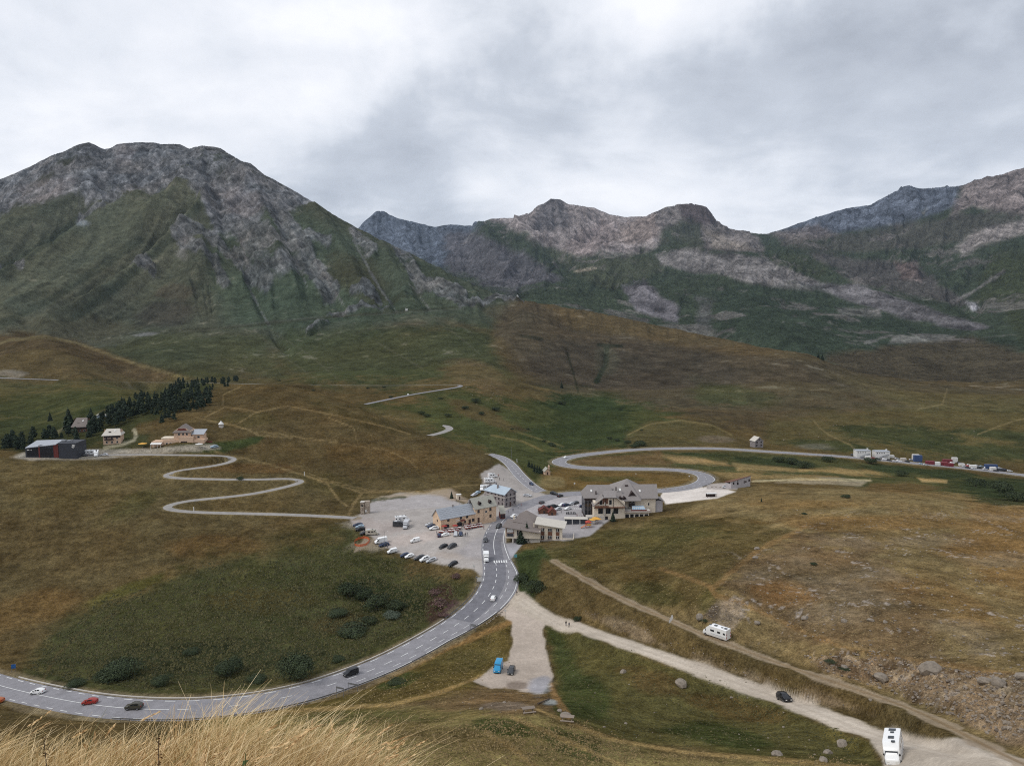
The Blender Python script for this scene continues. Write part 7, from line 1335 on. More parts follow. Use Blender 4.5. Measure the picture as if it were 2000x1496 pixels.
for px, py, w_, lb in ((1217, 1313, 14, 'pale boulder on the green slope under the dirt road'), (1330, 1337, 30, 'broad flat boulder on the slope below the dirt road'), (1105, 1398, 22, 'pale rock beside the lower picnic bench'), (1093, 1389, 12, 'small rock above the pale rock by the picnic bench'), (1222, 1413, 8, 'small pale stone right of the picnic bench'), (1367, 1207, 22, 'angular boulder left of the rock cutting'), (1478, 1217, 14, 'boulder right of the rock cutting'), (1648, 1214, 13, 'left of two round boulders above the hill path'), (1700, 1212, 13, 'right of two round boulders above the hill path'), (1572, 1208, 16, 'flat boulder beside the hill path'), (1720, 1325, 28, 'rounded boulder at the left end of the bank'), (1818, 1310, 42, 'large mossy boulder topping the bank'), (1925, 1334, 26, 'left half of the split boulder on the bank'), (1948, 1334, 26, 'right half of the split boulder on the bank'), (1996, 1322, 22, 'boulder at the right picture edge on the bank'), (1648, 1304, 14, 'pale boulder in the green tuft of the bank'), (1645, 1456, 24, 'rounded boulder uppermost of three near the road end'), (1617, 1471, 17, 'middle one of three boulders near the road end'), (1609, 1486, 18, 'lowest of three boulders near the road end'), (1518, 1474, 22, 'flat boulder left of the three near the road end'), (1478, 1072, 12, 'white rock on the crest edge of the green slope'), (1475, 1090, 12, 'flat rock below the white one on the crest edge'), (1481, 1465, 6, 'little stone on the grass near the bottom edge'), (1700, 1367, 8, 'white stone between the two tracks'), (1428, 1362, 6, 'small stone in the grass left of the black car'), (1530, 1420, 5, 'small stone below the black car'), (1180, 1420, 6, 'small stone right of the worn path'), (940, 1385, 10, 'stone at the left of the bare soil patch'), (985, 1372, 8, 'stone in the middle of the bare soil patch'), (2004, 1205, 12, 'boulder at the right edge of the hill'), (1728, 1215, 10, 'third boulder right of the two round ones')): boulder(px, py, w_, lb)
for k in range(9): boulder(951 + k * 3.6 + (k % 2), 1218 - k * 2.8, 4.2, 'pale block in the row lining the road beside the gravel apron', 'kerb boulders by the apron')
for k in range(16): boulder(1292 + k * 8.2, 955.5 - k * .35 + (k % 3) * .3, 3.2, 'white stone in the row edging the road behind the hotel', 'white edge stones')
V, Fc = [], []; ico = bmesh.new(); bmesh.ops.create_icosphere(ico, subdivisions=1, radius=1); iv = np.array([v.co[:] for v in ico.verts]); fi = np.array([[v.index for v in f.verts] for f in ico.faces]); ico.free()
rs = np.random.default_rng(12); zones = [([(1560, 1280), (1700, 1270), (1850, 1305), (2060, 1320), (2060, 1440), (1960, 1445), (1850, 1400), (1740, 1350), (1620, 1315)], 1700, .08, .5), ([(1430, 1150), (1560, 1050), (1750, 1000), (2020, 1000), (2020, 1320), (1850, 1300), (1640, 1265), (1500, 1220)], 700, .12, .5), ([(1130, 1190), (1250, 1210), (1420, 1290), (1560, 1335), (1700, 1390), (1560, 1370), (1300, 1275)], 450, .08, .3), ([(1400, 1172), (1450, 1165), (1462, 1200), (1430, 1226), (1370, 1212)], 150, .1, .35), ([(1090, 1290), (1280, 1300), (1500, 1370), (1700, 1450), (1600, 1480), (1200, 1440)], 90, .08, .25), ([(880, 1350), (1060, 1350), (1080, 1385), (900, 1395)], 120, .06, .2), ([(690, 1062), (712, 1052), (724, 1062), (700, 1078)], 60, .1, .3), ([(1480, 1000), (1980, 960), (2000, 1000), (1600, 1040)], 160, .12, .4), ([(1500, 830), (1960, 830), (1960, 870), (1500, 860)], 60, .3, .8), ([(900, 740), (960, 740), (990, 790), (930, 790)], 160, .25, .7)]
for poly, n, lo, hi_ in zones:
    xs = [p[0] for p in poly]; ys = [p[1] for p in poly]; X = rs.uniform(min(xs), max(xs), n * 3); Y = rs.uniform(min(ys), max(ys), n * 3); ok = poly_sd(X, Y, poly) < 0
    for x, y in list(zip(X[ok], Y[ok]))[:n]:
        p = hit(x, y); s_ = lo + (hi_ - lo) * rs.random() ** 3; q = iv * (1 + rs.uniform(-.3, .3, (len(iv), 1))) * s_ * np.array([1, rs.uniform(.6, 1), .55]); a = rs.uniform(0, 6.28); c, s2 = math.cos(a), math.sin(a)
        q = np.stack([q[:, 0] * c - q[:, 1] * s2, q[:, 0] * s2 + q[:, 1] * c, q[:, 2]], 1) + np.array([p.x, p.y, p.z + .1 * s_]); Fc.append(fi + len(V) * 0 + sum(map(len, V)) if False else fi + len(iv) * len(V)); V.append(q)
o = link(bpy.data.objects.new('scattered_stones', mesh_np('scattered_stones', np.concatenate(V), np.concatenate(Fc), [M['limestone']]))); tag(o, 'countless pale stones scattered over the dry hill and banks', 'stones', kind='stuff')

# tussocks: coarse grass clumps that roughen the meadows
veg_mat('tussock_green', [(66, 66, 40), (82, 78, 46), (54, 56, 36), (96, 88, 56)]); veg_mat('tussock_dry', [(112, 96, 64), (134, 116, 80), (92, 80, 54), (152, 132, 94)])
def tussocks(name, label, poly, n, lo, hi_, mname, seed, hgt=.6):
    r_ = np.random.default_rng(seed); xs = [p[0] for p in poly]; ys = [p[1] for p in poly]; X = r_.uniform(min(xs), max(xs), n * 3); Y = r_.uniform(min(ys), max(ys), n * 3); ok = poly_sd(X, Y, poly) + 26 * fbm(X, Y, 70, 3, seed=seed + 40) + r_.exponential(16, len(X)) < 4; V, Fc = [], []
    for x, y in list(zip(X[ok], Y[ok]))[:n]:
        p = hit(x, y); s_ = r_.uniform(lo, hi_)
        if np.min(np.hypot(MAIN[:, 0] - p.x, MAIN[:, 1] - p.y)) < 10.2: continue
        for k in range(3):
            ox, oy = r_.uniform(-.5, .5, 2) * s_; w = s_ * r_.uniform(.25, .5); h_ = s_ * hgt * r_.uniform(.3, .8); b = len(V); a0 = r_.uniform(0, 6.28); tx, ty = r_.uniform(-.3, .3, 2) * s_
            V += [(p.x + ox + w * math.cos(a0 + q * 1.5708) * r_.uniform(.7, 1.3), p.y + oy + w * math.sin(a0 + q * 1.5708) * r_.uniform(.7, 1.3), p.z - .06) for q in range(4)] + [(p.x + ox + tx, p.y + oy + ty, p.z + h_)]
            Fc += [(b, b + 1, b + 4), (b + 1, b + 2, b + 4), (b + 2, b + 3, b + 4), (b + 3, b, b + 4)]
    o = link(bpy.data.objects.new(name, mesh_np(name, V, Fc, [M[mname]]))); tag(o, label, 'grass', kind='stuff')
tussocks('meadow_grass', 'coarse dark green grass tufts filling the hollow below the car park', [(690, 1045), (720, 1078), (800, 1110), (900, 1128), (930, 1150), (880, 1205), (800, 1255), (684, 1300), (500, 1352), (300, 1362), (150, 1340), (60, 1315), (90, 1255), (200, 1180), (330, 1125), (560, 1080)], 13000, .4, 1.15, 'tussock_green', 5, .75)
tussocks('dry_grass', 'low straw coloured grass tufts on the slopes under the picnic benches', [(560, 1400), (800, 1385), (1050, 1400), (1300, 1460), (1700, 1496), (900, 1500), (800, 1480)], 5000, .18, .5, 'tussock_dry', 6, .6)
tussocks('slope_grass', 'short mixed grass tufts on the slope between dirt road and lay-by', [(1070, 1225), (1300, 1298), (1500, 1368), (1680, 1440), (1700, 1490), (1250, 1445), (1095, 1385)], 3500, .2, .55, 'tussock_green', 7, .4)
tussocks('verge_grass', 'dry grass tufts on the wedge below the guard rail', [(700, 1350), (850, 1290), (985, 1220), (995, 1290), (930, 1325), (880, 1375), (600, 1400)], 2500, .2, .5, 'tussock_dry', 8, .4)
tussocks('hill_grass', 'short straw grass tufts over the dry hill on the right', [(1080, 1070), (1310, 1010), (1430, 960), (2020, 975), (2020, 1330), (1700, 1290), (1400, 1235), (1300, 1195)], 7000, .2, .55, 'tussock_dry', 9, .35)

# ------------------------------------------------------------------ the grassy knoll under the camera
def knoll_z(X, Y):
    z = -1.62 - .30 * np.clip(Y, -30, 4) * (Y > 0) - .05 * np.minimum(Y, 0) * 0 - .875 * np.maximum(Y - 4, 0) - .8 * np.clip(X + 1.0, 0, 6) * sstep(0, 3, Y)
    return CAMZ + z + .05 * fbm(np.asarray(X) + 40, np.asarray(Y) + 40, 1.1, 3, seed=201)
kx = np.concatenate([np.linspace(-46, -6, 22), np.linspace(-5.8, 3, 60), np.linspace(3.3, 46, 24)]); ky = np.concatenate([np.linspace(-14, -1, 10), np.linspace(-.8, 7, 60), np.linspace(7.5, 61, 40)])
KX, KY = np.meshgrid(kx, ky); KZ = knoll_z(KX, KY)
edge = sstep(45, 61, KY); Zn = ground_z(KX, np.maximum(KY, 58.5)); KZ = KZ * (1 - edge) + (Zn - .5) * edge
kc = np.empty(KX.shape + (3,), np.float32); kc[:] = srgb(150, 124, 80, KA); kc *= (1 + .35 * fbm(KX, KY, .5, 4, seed=202))[..., None]
grid_mesh('knoll', KX, KY, KZ, kc, np.zeros_like(KX), land_material('knoll_land', (3, 14), .02, .8))
def grass_mat(name, rgbs):
    m = veg_mat(name, rgbs, .6); b = m.node_tree.nodes['Principled BSDF']; b.inputs['Transmission Weight'].default_value = 0; b.inputs['Subsurface Weight'].default_value = 0; return m
grass_mat('straw', [(206, 178, 130), (220, 196, 152), (182, 156, 110), (230, 210, 170), (192, 164, 118), (160, 146, 100)]); grass_mat('green_blade', [(84, 86, 50), (102, 98, 58), (70, 76, 46)]); grass_mat('seed_head', [(204, 176, 130), (182, 150, 108), (220, 194, 150)]); veg_mat('weed_leaf', [(52, 66, 34), (66, 80, 42), (42, 54, 30)]); veg_mat('dock_seed', [(84, 54, 40), (100, 66, 48), (66, 44, 34)])
def blades(n, xs, ys, hlo, hhi, wid, lean, seed, segs=5, dens=None):
    r_ = np.random.default_rng(seed); X, Y = r_.uniform(*xs, n), r_.uniform(*ys, n)
    if dens is not None: k = r_.random(n) < dens(X, Y); X, Y = X[k], Y[k]
    n = len(X); cl = fbm(X, Y, .45, 3, seed=seed) ; H_ = r_.uniform(hlo, hhi, n) * (1 + .45 * cl); Z = knoll_z(X, Y) - .02
    ang = r_.normal(lean, .9, n); bend = H_ * np.abs(r_.normal(.35, .25, n)); az = r_.uniform(0, 6.28, n); dx, dy = np.cos(ang), np.sin(ang) * .6
    t = np.linspace(0, 1, segs + 1)[None, :]; px_ = X[:, None] + dx[:, None] * bend[:, None] * t ** 2.2; py_ = Y[:, None] + dy[:, None] * bend[:, None] * t ** 2.2; pz_ = Z[:, None] + H_[:, None] * (t - .22 * t ** 3)
    w = wid * r_.uniform(.6, 1.3, n)[:, None] * (1 - .85 * t); wx, wy = np.cos(az)[:, None] * w, np.sin(az)[:, None] * w * .5
    Lf = np.stack([px_ - wx, py_ - wy, pz_], -1); Rt = np.stack([px_ + wx, py_ + wy, pz_], -1); V = np.stack([Lf, Rt], 2).reshape(-1, 3)
    base = (np.arange(n) * (segs + 1) * 2)[:, None]; k = np.arange(segs)[None, :] * 2; Fc = np.stack([base + k, base + k + 1, base + k + 3, base + k + 2], -1).reshape(-1, 4)
    return V, Fc, np.stack([px_[:, -1], py_[:, -1], pz_[:, -1]], 1), np.stack([px_[:, -1] - px_[:, -2], py_[:, -1] - py_[:, -2], pz_[:, -1] - pz_[:, -2]], 1)
V1, F1, _, _ = blades(60000, (-4.0, .2), (1.7, 5.0), .38, .70, .0040, .1, 301, 4); V2, F2, _, _ = blades(9000, (-4.0, .2), (1.7, 5.0), .35, .66, .004, .1, 302, 4, dens=lambda X, Y: .12 + .75 * np.exp(-((X + 1.55) / .35) ** 2 - ((Y - 2.9) / .7) ** 2) + .5 * np.exp(-((X + .95) / .25) ** 2 - ((Y - 2.6) / .5) ** 2))
V = np.concatenate([V1, V2]); Fc = np.concatenate([F1, F2 + len(V1)]); o = link(bpy.data.objects.new('tall_grass', mesh_np('tall_grass', V, Fc, [M['straw'], M['green_blade']], np.concatenate([np.zeros(len(F1)), np.ones(len(F2))])))); tag(o, 'dense sun-bleached tall grass on the knoll along the bottom edge', 'grass', kind='stuff')
def stalk_density(X, Y):
    a = X / Y; px_ = 1000 + F * a * .95; return .05 + .7 * np.exp(-((px_ - 255) / 60) ** 2) * (Y > 3) + .9 * np.exp(-((px_ - 660) / 55) ** 2) + .35 * np.exp(-((px_ - 800) / 40) ** 2) + .25 * np.exp(-((px_ - 370) / 60) ** 2)
V3, F3, tip, dr = blades(2400, (-4.2, .0), (1.9, 4.8), .52, .82, .0022, .15, 303, 6, stalk_density)
r_ = np.random.default_rng(9); dr /= np.linalg.norm(dr, axis=1)[:, None]; hv, hf = [], []
for p, d in zip(tip, dr):
    L = r_.uniform(.07, .14)
    for k in range(12):
        f = k / 12; c = p - d * L * (1 - f) * 1.0 + r_.normal(0, .004 * (1.2 - f), 3); u = d * .016 + r_.normal(0, .003, 3); w = np.cross(d, r_.normal(size=3)); w *= .005 / (np.linalg.norm(w) + 1e-9); b = len(hv); hv += [c - u, c + w, c + u, c - w]; hf.append((b, b + 1, b + 2, b + 3))
V = np.concatenate([V3, np.array(hv)]); Fc = np.concatenate([F3, np.array(hf) + len(V3)]); o = link(bpy.data.objects.new('grass_stalks', mesh_np('grass_stalks', V, Fc, [M['straw'], M['seed_head']], np.concatenate([np.zeros(len(F3)), np.ones(len(hf))])))); tag(o, 'tall seeding grass stalks leaning above the knoll grass', 'grass', kind='stuff')
def weed(px, py_top, Y, h_, label, dock=False, seed=1):
    a, _ = as_of(px, 1440); X = float(a) * Y; z = float(knoll_z(np.array([X]), np.array([Y]))[0]); r_ = random.Random(seed); root = empty('weed_plant', (X, Y, z)); tag(root, label, 'plant')
    MB().tube([(0, 0, 0), (r_.uniform(-.02, .02), 0, h_ * .5), (r_.uniform(-.04, .04), 0, h_)], .004, .0015, 5).build('stem', M['bark' if dock else 'weed_leaf'], root)
    for k in range(14 if not dock else 8):
        zf = h_ * (.15 + .8 * k / 14); t = r_.uniform(0, 6.28); L = (.10 if not dock else .07) * r_.uniform(.7, 1.2) * (1.15 - .5 * k / 14); c, s_ = math.cos(t), math.sin(t); w = L * .22
        MB().face([(0, 0, zf), (c * L * .5 - s_ * w, s_ * L * .5 + c * w, zf + L * .25), (c * L, s_ * L, zf + L * .05), (c * L * .5 + s_ * w, s_ * L * .5 - c * w, zf + L * .25)]).build('leaf', M['weed_leaf'], root)
    if dock:
        b = MB()
        for k in range(60): zf = h_ * r_.uniform(.55, 1.02); t = r_.uniform(0, 6.28); rr = r_.uniform(.004, .018); s2 = .006; c, s_ = math.cos(t) * rr, math.sin(t) * rr; b.face([(c - s2, s_, zf), (c, s_ - s2, zf + s2), (c + s2, s_, zf), (c, s_ + s2, zf - s2)])
        b.build('seed_spike', M['dock_seed'], root)['kind'] = 'stuff'
weed(308, 1412, 3.1, .74, 'reddish brown dock spike standing in the tall grass', True, 3); weed(300, 1440, 2.7, .50, 'leafy green weed under the dock spike', False, 4); weed(470, 1425, 3.2, .62, 'tall leafy weed in the middle of the grass', False, 5); weed(590, 1450, 2.8, .56, 'bushy green weed near the right end of the grass', False, 6); weed(567, 1460, 2.6, .46, 'smaller green weed left of the bushy one', False, 7); weed(258, 1450, 2.5, .45, 'broad green weed low in the left grass', False, 8); weed(345, 1470, 2.4, .42, 'green weed right of the dock spike, at the bottom edge', False, 9); weed(88, 1412, 3.4, .62, 'thin brown weed stem near the left picture edge', True, 10)
# ------------------------------------------------------------------ guard rail, signs, poles
def at_road(px, py, off, w=None):
    w = MAIN if w is None else w; X, Y = px_of(w[:, 0], w[:, 1], w[:, 2]); i = int(np.argmin((X - px) ** 2 + (Y - py) ** 2)); return i
def rail(name, label, pxa, pxb, off, w=None, post=2.6):
    w = MAIN if w is None else w; a, b = at_road(*pxa, 0, w), at_road(*pxb, 0, w); root = empty(name, tuple(w[a])); tag(root, label, 'guard rail'); pts = []
    for i in range(a, b, 1):
        p, t, n = road_frame(i, 0, 0, w); o_ = off[i] if np.ndim(off) else off; pts.append(p + n * o_ - Vector(w[a]))
    m_ = MB()
    for p, q in zip(pts[:-1], pts[1:]):
        for z0, z1 in ((.42, .56), (.60, .74)): m_.face([p + Vector((0, 0, z0)), q + Vector((0, 0, z0)), q + Vector((0, 0, z1)), p + Vector((0, 0, z1))]); m_.face([p + Vector((.06, -.06, z1)), q + Vector((.06, -.06, z1)), q + Vector((.06, -.06, z0)), p + Vector((.06, -.06, z0))])
    m_.build('rail_beam', M['steel'], root); pm = MB().box(-.06, .06, -.06, .06, -.5, .78).mesh('post', [M['steel']]); d = 0
    for p, q in zip(pts[:-1], pts[1:]):
        d += (q - p).length
        if d >= post: d = 0; o = link(bpy.data.objects.new('post', pm), root); o.location = q
    return root
rail('guard_rail', 'long steel guard rail on the near side of the sweeping bend', (250, 1385), (955, 1168), HR + .35)
rail('guard_rail', 'short curved guard rail below the car park corner', (900, 1215), (962, 1120), -(HL + .4))
rail('guard_rail', 'guard rail round the outside of the hairpin behind the hotel', (1355, 950), (1330, 919), HR + .5, post=3.2)
cur = MB(); i0_, i1_ = at_px(0, 1340), at_px(890, 1220)      # low stone edging on the far side of the bend
for i in range(i0_, i1_, 2):
    p, t, n = road_frame(i, -(HL[i] + .5)); q, t2, n2 = road_frame(i + 2, -(HL[min(i + 2, NM - 1)] + .5)); u = Vector((0, 0, .3))
    cur.face([p + u, q + u, q - n2 * .35 + u, p - n * .35 + u]).face([p - u, q - u, q + u, p + u]).face([p - n * .35 + u, q - n2 * .35 + u, q - n2 * .35 - u, p - n * .35 - u])
o = cur.build('road_kerb', M['concrete']); o['kind'] = 'structure'
def panel_sign(px, py, w_, h_, hp, col, label, yaw=0, name='sign', cat='sign', back=False):
    p = hit(px, py); root = empty(name, tuple(p), math.radians(yaw)); tag(root, label, cat)
    for x in (-w_ / 2 + .05, w_ / 2 - .05): MB().box(x - .05, x + .05, .03, .13, -.4, hp + h_).build('post', M['steel'], root)
    MB().box(-w_ / 2, w_ / 2, -.03, .028, hp, hp + h_).build('panel', M[col], root); return root
def pole_sign(px, py, h_, r, col, label, yaw=0, name='road_sign'):
    p = hit(px, py); root = empty(name, tuple(p), math.radians(yaw)); tag(root, label, 'sign'); MB().tube([(0, 0, -.3), (0, 0, h_)], .04, None, 6).build('post', M['steel'], root)
    b = MB(); b.face([(r * math.cos(k * math.pi / 8), -.05, h_ + r * math.sin(k * math.pi / 8)) for k in range(16)]); b.face([(r * math.cos(-k * math.pi / 8), .0, h_ + r * math.sin(-k * math.pi / 8)) for k in range(16)]); b.build('disc', M[col], root); return root
W_('sign_blue', (40, 90, 150), rough=.4); W_('sign_teal', (96, 150, 156), rough=.5); W_('net_orange', (190, 92, 52), rough=.6); W_('parasol_yellow', (196, 148, 66), rough=.8); W_('parasol_red', (140, 50, 44), rough=.8); W_('play_red', (160, 60, 44), rough=.5); W_('play_orange', (180, 98, 50), rough=.5); W_('container_red', (112, 48, 54), rough=.6); W_('container_blue', (58, 76, 112), rough=.6)
veg_mat('picnic_wood', [(120, 108, 96), (136, 124, 112), (104, 94, 84)])
panel_sign(27, 1312, 1.2, 1.3, 1.2, 'sign_blue', 'small blue sign by the road at the far left', 20); panel_sign(689, 1352, 3.0, .5, 2.2, 'steel', 'grey framed direction board seen from behind, right of its twin', -20, back=True); panel_sign(664, 1362, 2.2, .5, 2.4, 'steel', 'narrow framed direction board, left of the wider one', -20); panel_sign(924, 1232, 2.0, .9, 1.5, 'steel', 'framed road board beside the guard rail near the apron', -25)
panel_sign(1007, 1092, 1.2, 1.3, .8, 'sign_teal', 'small pale teal information panel on the green slope', 10, 'information_panel'); panel_sign(937, 1138, 2.0, 1.6, .6, 'frame_white', 'square white notice panel beside the crossing', 15, 'notice_panel')
pole_sign(926, 1122, 3.4, .5, 'frame_white', 'tall pole with round disc at the car park corner'); pole_sign(931, 1140, 2.6, .4, 'steel', 'shorter pole sign behind the white notice panel'); pole_sign(987, 1206, 2.4, .4, 'frame_white', 'round sign at the mouth of the gravel apron'); pole_sign(1122, 951, 2.2, .5, 'frame_white', 'white sign at the grass edge behind the junction'); pole_sign(1346, 936, 2.0, .4, 'frame_white', 'white sign inside the hairpin behind the hotel'); pole_sign(112 + 1130, 930, 1.6, .3, 'frame_white', 'tiny white sign on the grass above the chalet hotel')
def lamp_post(px, py, h_, label, arm=True):
    p = hit(px, py); root = empty('lamp_post', tuple(p)); tag(root, label, 'lamp post'); MB().tube([(0, 0, -.3), (0, 0, h_)], .08, .05, 6).build('pole', M['steel'], root)
    if arm: MB().tube([(0, 0, h_ - .05), (.5, 0, h_ + .15), (1.1, 0, h_ + .15)], .04, .03, 5).build('arm', M['steel'], root); MB().box(.9, 1.5, -.12, .12, h_ + .05, h_ + .16).build('lamp_head', M['frame_white'], root)
lamp_post(752, 1080, 9.5, 'tall thin lamp post beside the high white van'); lamp_post(1041, 982, 6.5, 'lamp post on the pavement in front of the stone hotel'); lamp_post(898, 987, 3.2, 'short post beside the white ticket hut', False); lamp_post(999, 897, 9, 'tall mast beside the side road above the village', False)
for px, py, lb in ((595, 929, 'white snow pole beside the upper lane bend'), (379, 999, 'white snow pole inside the lowest lane bend'), (1010, 903, 'pale snow pole beside the side road')):
    p = hit(px, py); o = MB().tube([(0, 0, -.3), (-.15, 0, 2.3)], .22, .2, 6).build('snow_pole', M['frame_white']); o.location = p; tag(o, lb, 'pole')
p = hit(1052, 1004); root = empty('gantry', tuple(p)); tag(root, 'dark metal frame gantry over the two brown huts', 'gantry')
for x in (0, 3.6): MB().box(x - .08, x + .08, -.08, .08, -.3, 3.4).build('post', M['plastic'], root)
MB().box(-.2, 3.8, -.1, .1, 3.404, 3.6).build('beam', M['plastic'], root)
# orange safety netting round the hole
p = hit(707, 1059); root = empty('safety_netting', tuple(p)); tag(root, 'ring of orange safety netting round a dug hole by the car park', 'netting'); b = MB(); n = 16; R_ = 3.2
rr_ = random.Random(3); ringp = [(R_ * (1 + rr_.uniform(-.1, .1)) * math.cos(2 * math.pi * k / n) * 1.05, R_ * 1.25 * math.sin(2 * math.pi * k / n)) for k in range(n)]; zz_ = [float(ground_z(p.x + x, p.y + y)) - p.z for x, y in ringp]; ht = [rr_.uniform(.8, 1.15) for _ in ringp]
for k in range(n):
    j = (k + 1) % n; (x0, y0), (x1, y1) = ringp[k], ringp[j]
    for a in range(3): f0, f1 = a / 3 + .04, (a + 1) / 3 - .04; b.face([(x0, y0, zz_[k] + ht[k] * f0), (x1, y1, zz_[j] + ht[j] * f0), (x1, y1, zz_[j] + ht[j] * f1), (x0, y0, zz_[k] + ht[k] * f1)])
b.build('net', M['net_orange'], root)
for k in range(0, n, 2): MB().box(ringp[k][0] - .05, ringp[k][0] + .05, ringp[k][1] - .05, ringp[k][1] + .05, zz_[k] - .2, zz_[k] + 1.3).build('stake', M['net_orange'], root)
# white feather banner on the upper track
p = hit(1308, 1217); root = empty('feather_banner', tuple(p), .3); tag(root, 'small white crescent shaped banner beside the upper dirt track', 'banner'); b = MB(); K = 9
for k in range(K):
    f0, f1 = k / K, (k + 1) / K; cxf = lambda f: .9 * math.sin(f * math.pi * .55) - .2; wf = lambda f: .16 + .75 * math.sin(min(1, f * 1.05) * math.pi) ** .8
    b.slab([(cxf(f0) - wf(f0) * .5, .04, .1 + 2.3 * f0), (cxf(f0) + wf(f0) * .5, .04, .1 + 2.3 * f0), (cxf(f1) + wf(f1) * .5, .04, .1 + 2.3 * f1), (cxf(f1) - wf(f1) * .5, .04, .1 + 2.3 * f1)], .0)
b2 = MB()
for k in range(K):
    f0, f1 = k / K, (k + 1) / K; q = lambda f, s: ((.9 * math.sin(f * math.pi * .55) - .2) + s * (.16 + .75 * math.sin(min(1, f * 1.05) * math.pi) ** .8) * .5, -.03, .1 + 2.3 * f)
    b2.face([q(f0, -1), q(f0, 1), q(f1, 1), q(f1, -1)]); b2.face([(x, .03, z) for x, y, z in (q(f0, 1), q(f0, -1), q(f1, -1), q(f1, 1))])
b2.build('cloth', M['paint_white'], root); MB().tube([(-.3, 0, -.2), (-.25, 0, 1.2), (.4, 0, 2.4)], .025, .012, 5).build('pole', M['steel'], root)
# picnic benches, log
def picnic(px, py, yaw, label, group=None, s=1.0, top='picnic_wood'):
    p = hit(px, py); root = empty('picnic_table', tuple(p), math.radians(yaw)); root.scale = (s,) * 3; tag(root, label, 'picnic table', group); return root
def picnic_full(root):
    for y in (-.3, -.1, .1, .3): MB().box(-.95, .95, y - .09, y + .09, .72, .77).build('plank', M['picnic_wood'], root)
    for y in (-.75, .75): MB().box(-.95, .95, y - .14, y + .14, .42, .47).build('seat', M['picnic_wood'], root)
    for x in (-.65, .65):
        MB().box(x - .05, x + .05, -.8, .8, .34, .415).build('cross_bar', M['picnic_wood'], root)
        for s_ in (1, -1): MB().slab([(x - .05, s_ * .55 - .06, -.2), (x + .05, s_ * .55 - .06, -.2), (x + .05, s_ * .2 + .06, .715), (x - .05, s_ * .2 + .06, .715)], .1).build('leg', M['picnic_wood'], root)
for px, py, yw, lb in ((1032, 1391, 12, 'weathered grey picnic table, upper left of the pair on the slope'), (1108, 1408, -8, 'weathered grey picnic table below the pale rock')): picnic_full(picnic(px, py, yw, lb, None, 1.25))
p, q = hit(1050, 1375), hit(1073, 1365); o = MB().tube([(0, 0, .12), tuple(q - p + Vector((0, 0, .12)))], .16, .13, 7).build('log', M['bark']); o.location = p; tag(o, 'fallen log lying at the foot of the gravel apron', 'log')
# terrace tables of the inn
tt = random.Random(8)
tb = MB().box(-.6, .6, -.4, .4, .72, .76).mesh('table_top', [M['paint_silver']]); tr_ = MB().box(-.6, .6, -.5, .5, .72, .76).mesh('table_top', [M['frame_white']]); lg = MB().box(-.05, .05, -.05, .05, 0, .719).box(-.3, .3, -.3, .3, 0, .05).mesh('leg', [M['plastic']])
ch_seat = MB().box(-.22, .22, -.22, .22, .42, .47).mesh('seat', [M['parasol_red']]); ch_back = MB().box(-.22, .22, .19, .24, .47, .9).mesh('backrest', [M['parasol_red']]); ch_leg = MB().box(-.02, .02, -.02, .02, 0, .42).mesh('leg', [M['plastic']])
def cafe_set(px, py, k):
    p = hit(px, py); yaw = tt.uniform(-.3, .3); t = empty('cafe_table', tuple(p), yaw); t.scale = (1.2,) * 3; tag(t, 'small terrace table in the crowded rows before the long inn', 'table', 'terrace tables of the inn'); link(bpy.data.objects.new('table_top', tr_ if k % 3 else tb), t); link(bpy.data.objects.new('leg', lg), t)
    for sx, sy, r in ((-.55, -.75, math.pi), (.55, -.75, math.pi), (-.55, .75, 0), (.55, .75, 0)):
        v = Vector((sx * .7, sy, 0)); v.rotate(Matrix.Rotation(yaw, 3, 'Z')); c = empty('cafe_chair', tuple(p + v), yaw + r); tag(c, 'dark red chair at the crowded terrace tables before the long inn', 'chair', 'terrace chairs of the inn'); link(bpy.data.objects.new('seat', ch_seat), c); link(bpy.data.objects.new('backrest', ch_back), c)
        for lx in (-.2, .2):
            for ly in (-.2, .2): l = link(bpy.data.objects.new('leg', ch_leg), c); l.location = (lx, ly, 0)
k = 0
for row, (x0, y0, x1, y1, n) in enumerate(((868, 1036.5, 898, 1033, 5), (864, 1041, 893, 1037.5, 5), (860, 1045.5 - 5, 862, 1040, 1), (909, 1030, 938, 1025, 6), (911, 1033.5, 940, 1028.5, 6), (908, 1037 - 11, 936, 1022, 4))):
    for i in range(n): f = i / max(1, n - 1); cafe_set(x0 + (x1 - x0) * f, y0 + (y1 - y0) * f, k); k += 1
def parasol(px, py, col, label, r=1.7, group=None, h_=2.4):
    p = hit(px, py); root = empty('parasol', tuple(p)); tag(root, label, 'parasol', group); MB().tube([(0, 0, 0), (0, 0, h_ + .4)], .04, None, 6).build('pole', M['steel'], root); b = MB()
    for k in range(8): t0, t1 = math.pi * k / 4, math.pi * (k + 1) / 4; b.slab([(r * math.cos(t0), r * math.sin(t0), h_), (r * math.cos(t1), r * math.sin(t1), h_), (0, 0, h_ + .55)], .04)
    b.build('canopy', M[col], root); MB().tube([(0, 0, 0), (0, 0, .12)], .3, None, 8).build('base', M['concrete'], root)
parasol(279, 874, 'parasol_yellow', 'yellow parasol on the terrace left of the farm building', 2.6); parasol(345 + 44, 875, 'frame_white', 'white parasol beside the garage door of the farm building', 2.2); parasol(868, 1037, 'parasol_red', 'folded-out red parasol over the left terrace tables', 1.4); parasol(889, 1036, 'parasol_red', 'red parasol over the middle terrace tables', 1.4)
for px, py, lb, r in ((1157, 1024, 'front yellow parasol of the chalet hotel garden', 1.7), (1163, 1021, 'rear yellow parasol of the chalet hotel garden', 1.8), (1168, 1023, 'right yellow parasol of the chalet hotel garden', 1.5)): parasol(px, py, 'parasol_yellow', lb, r)
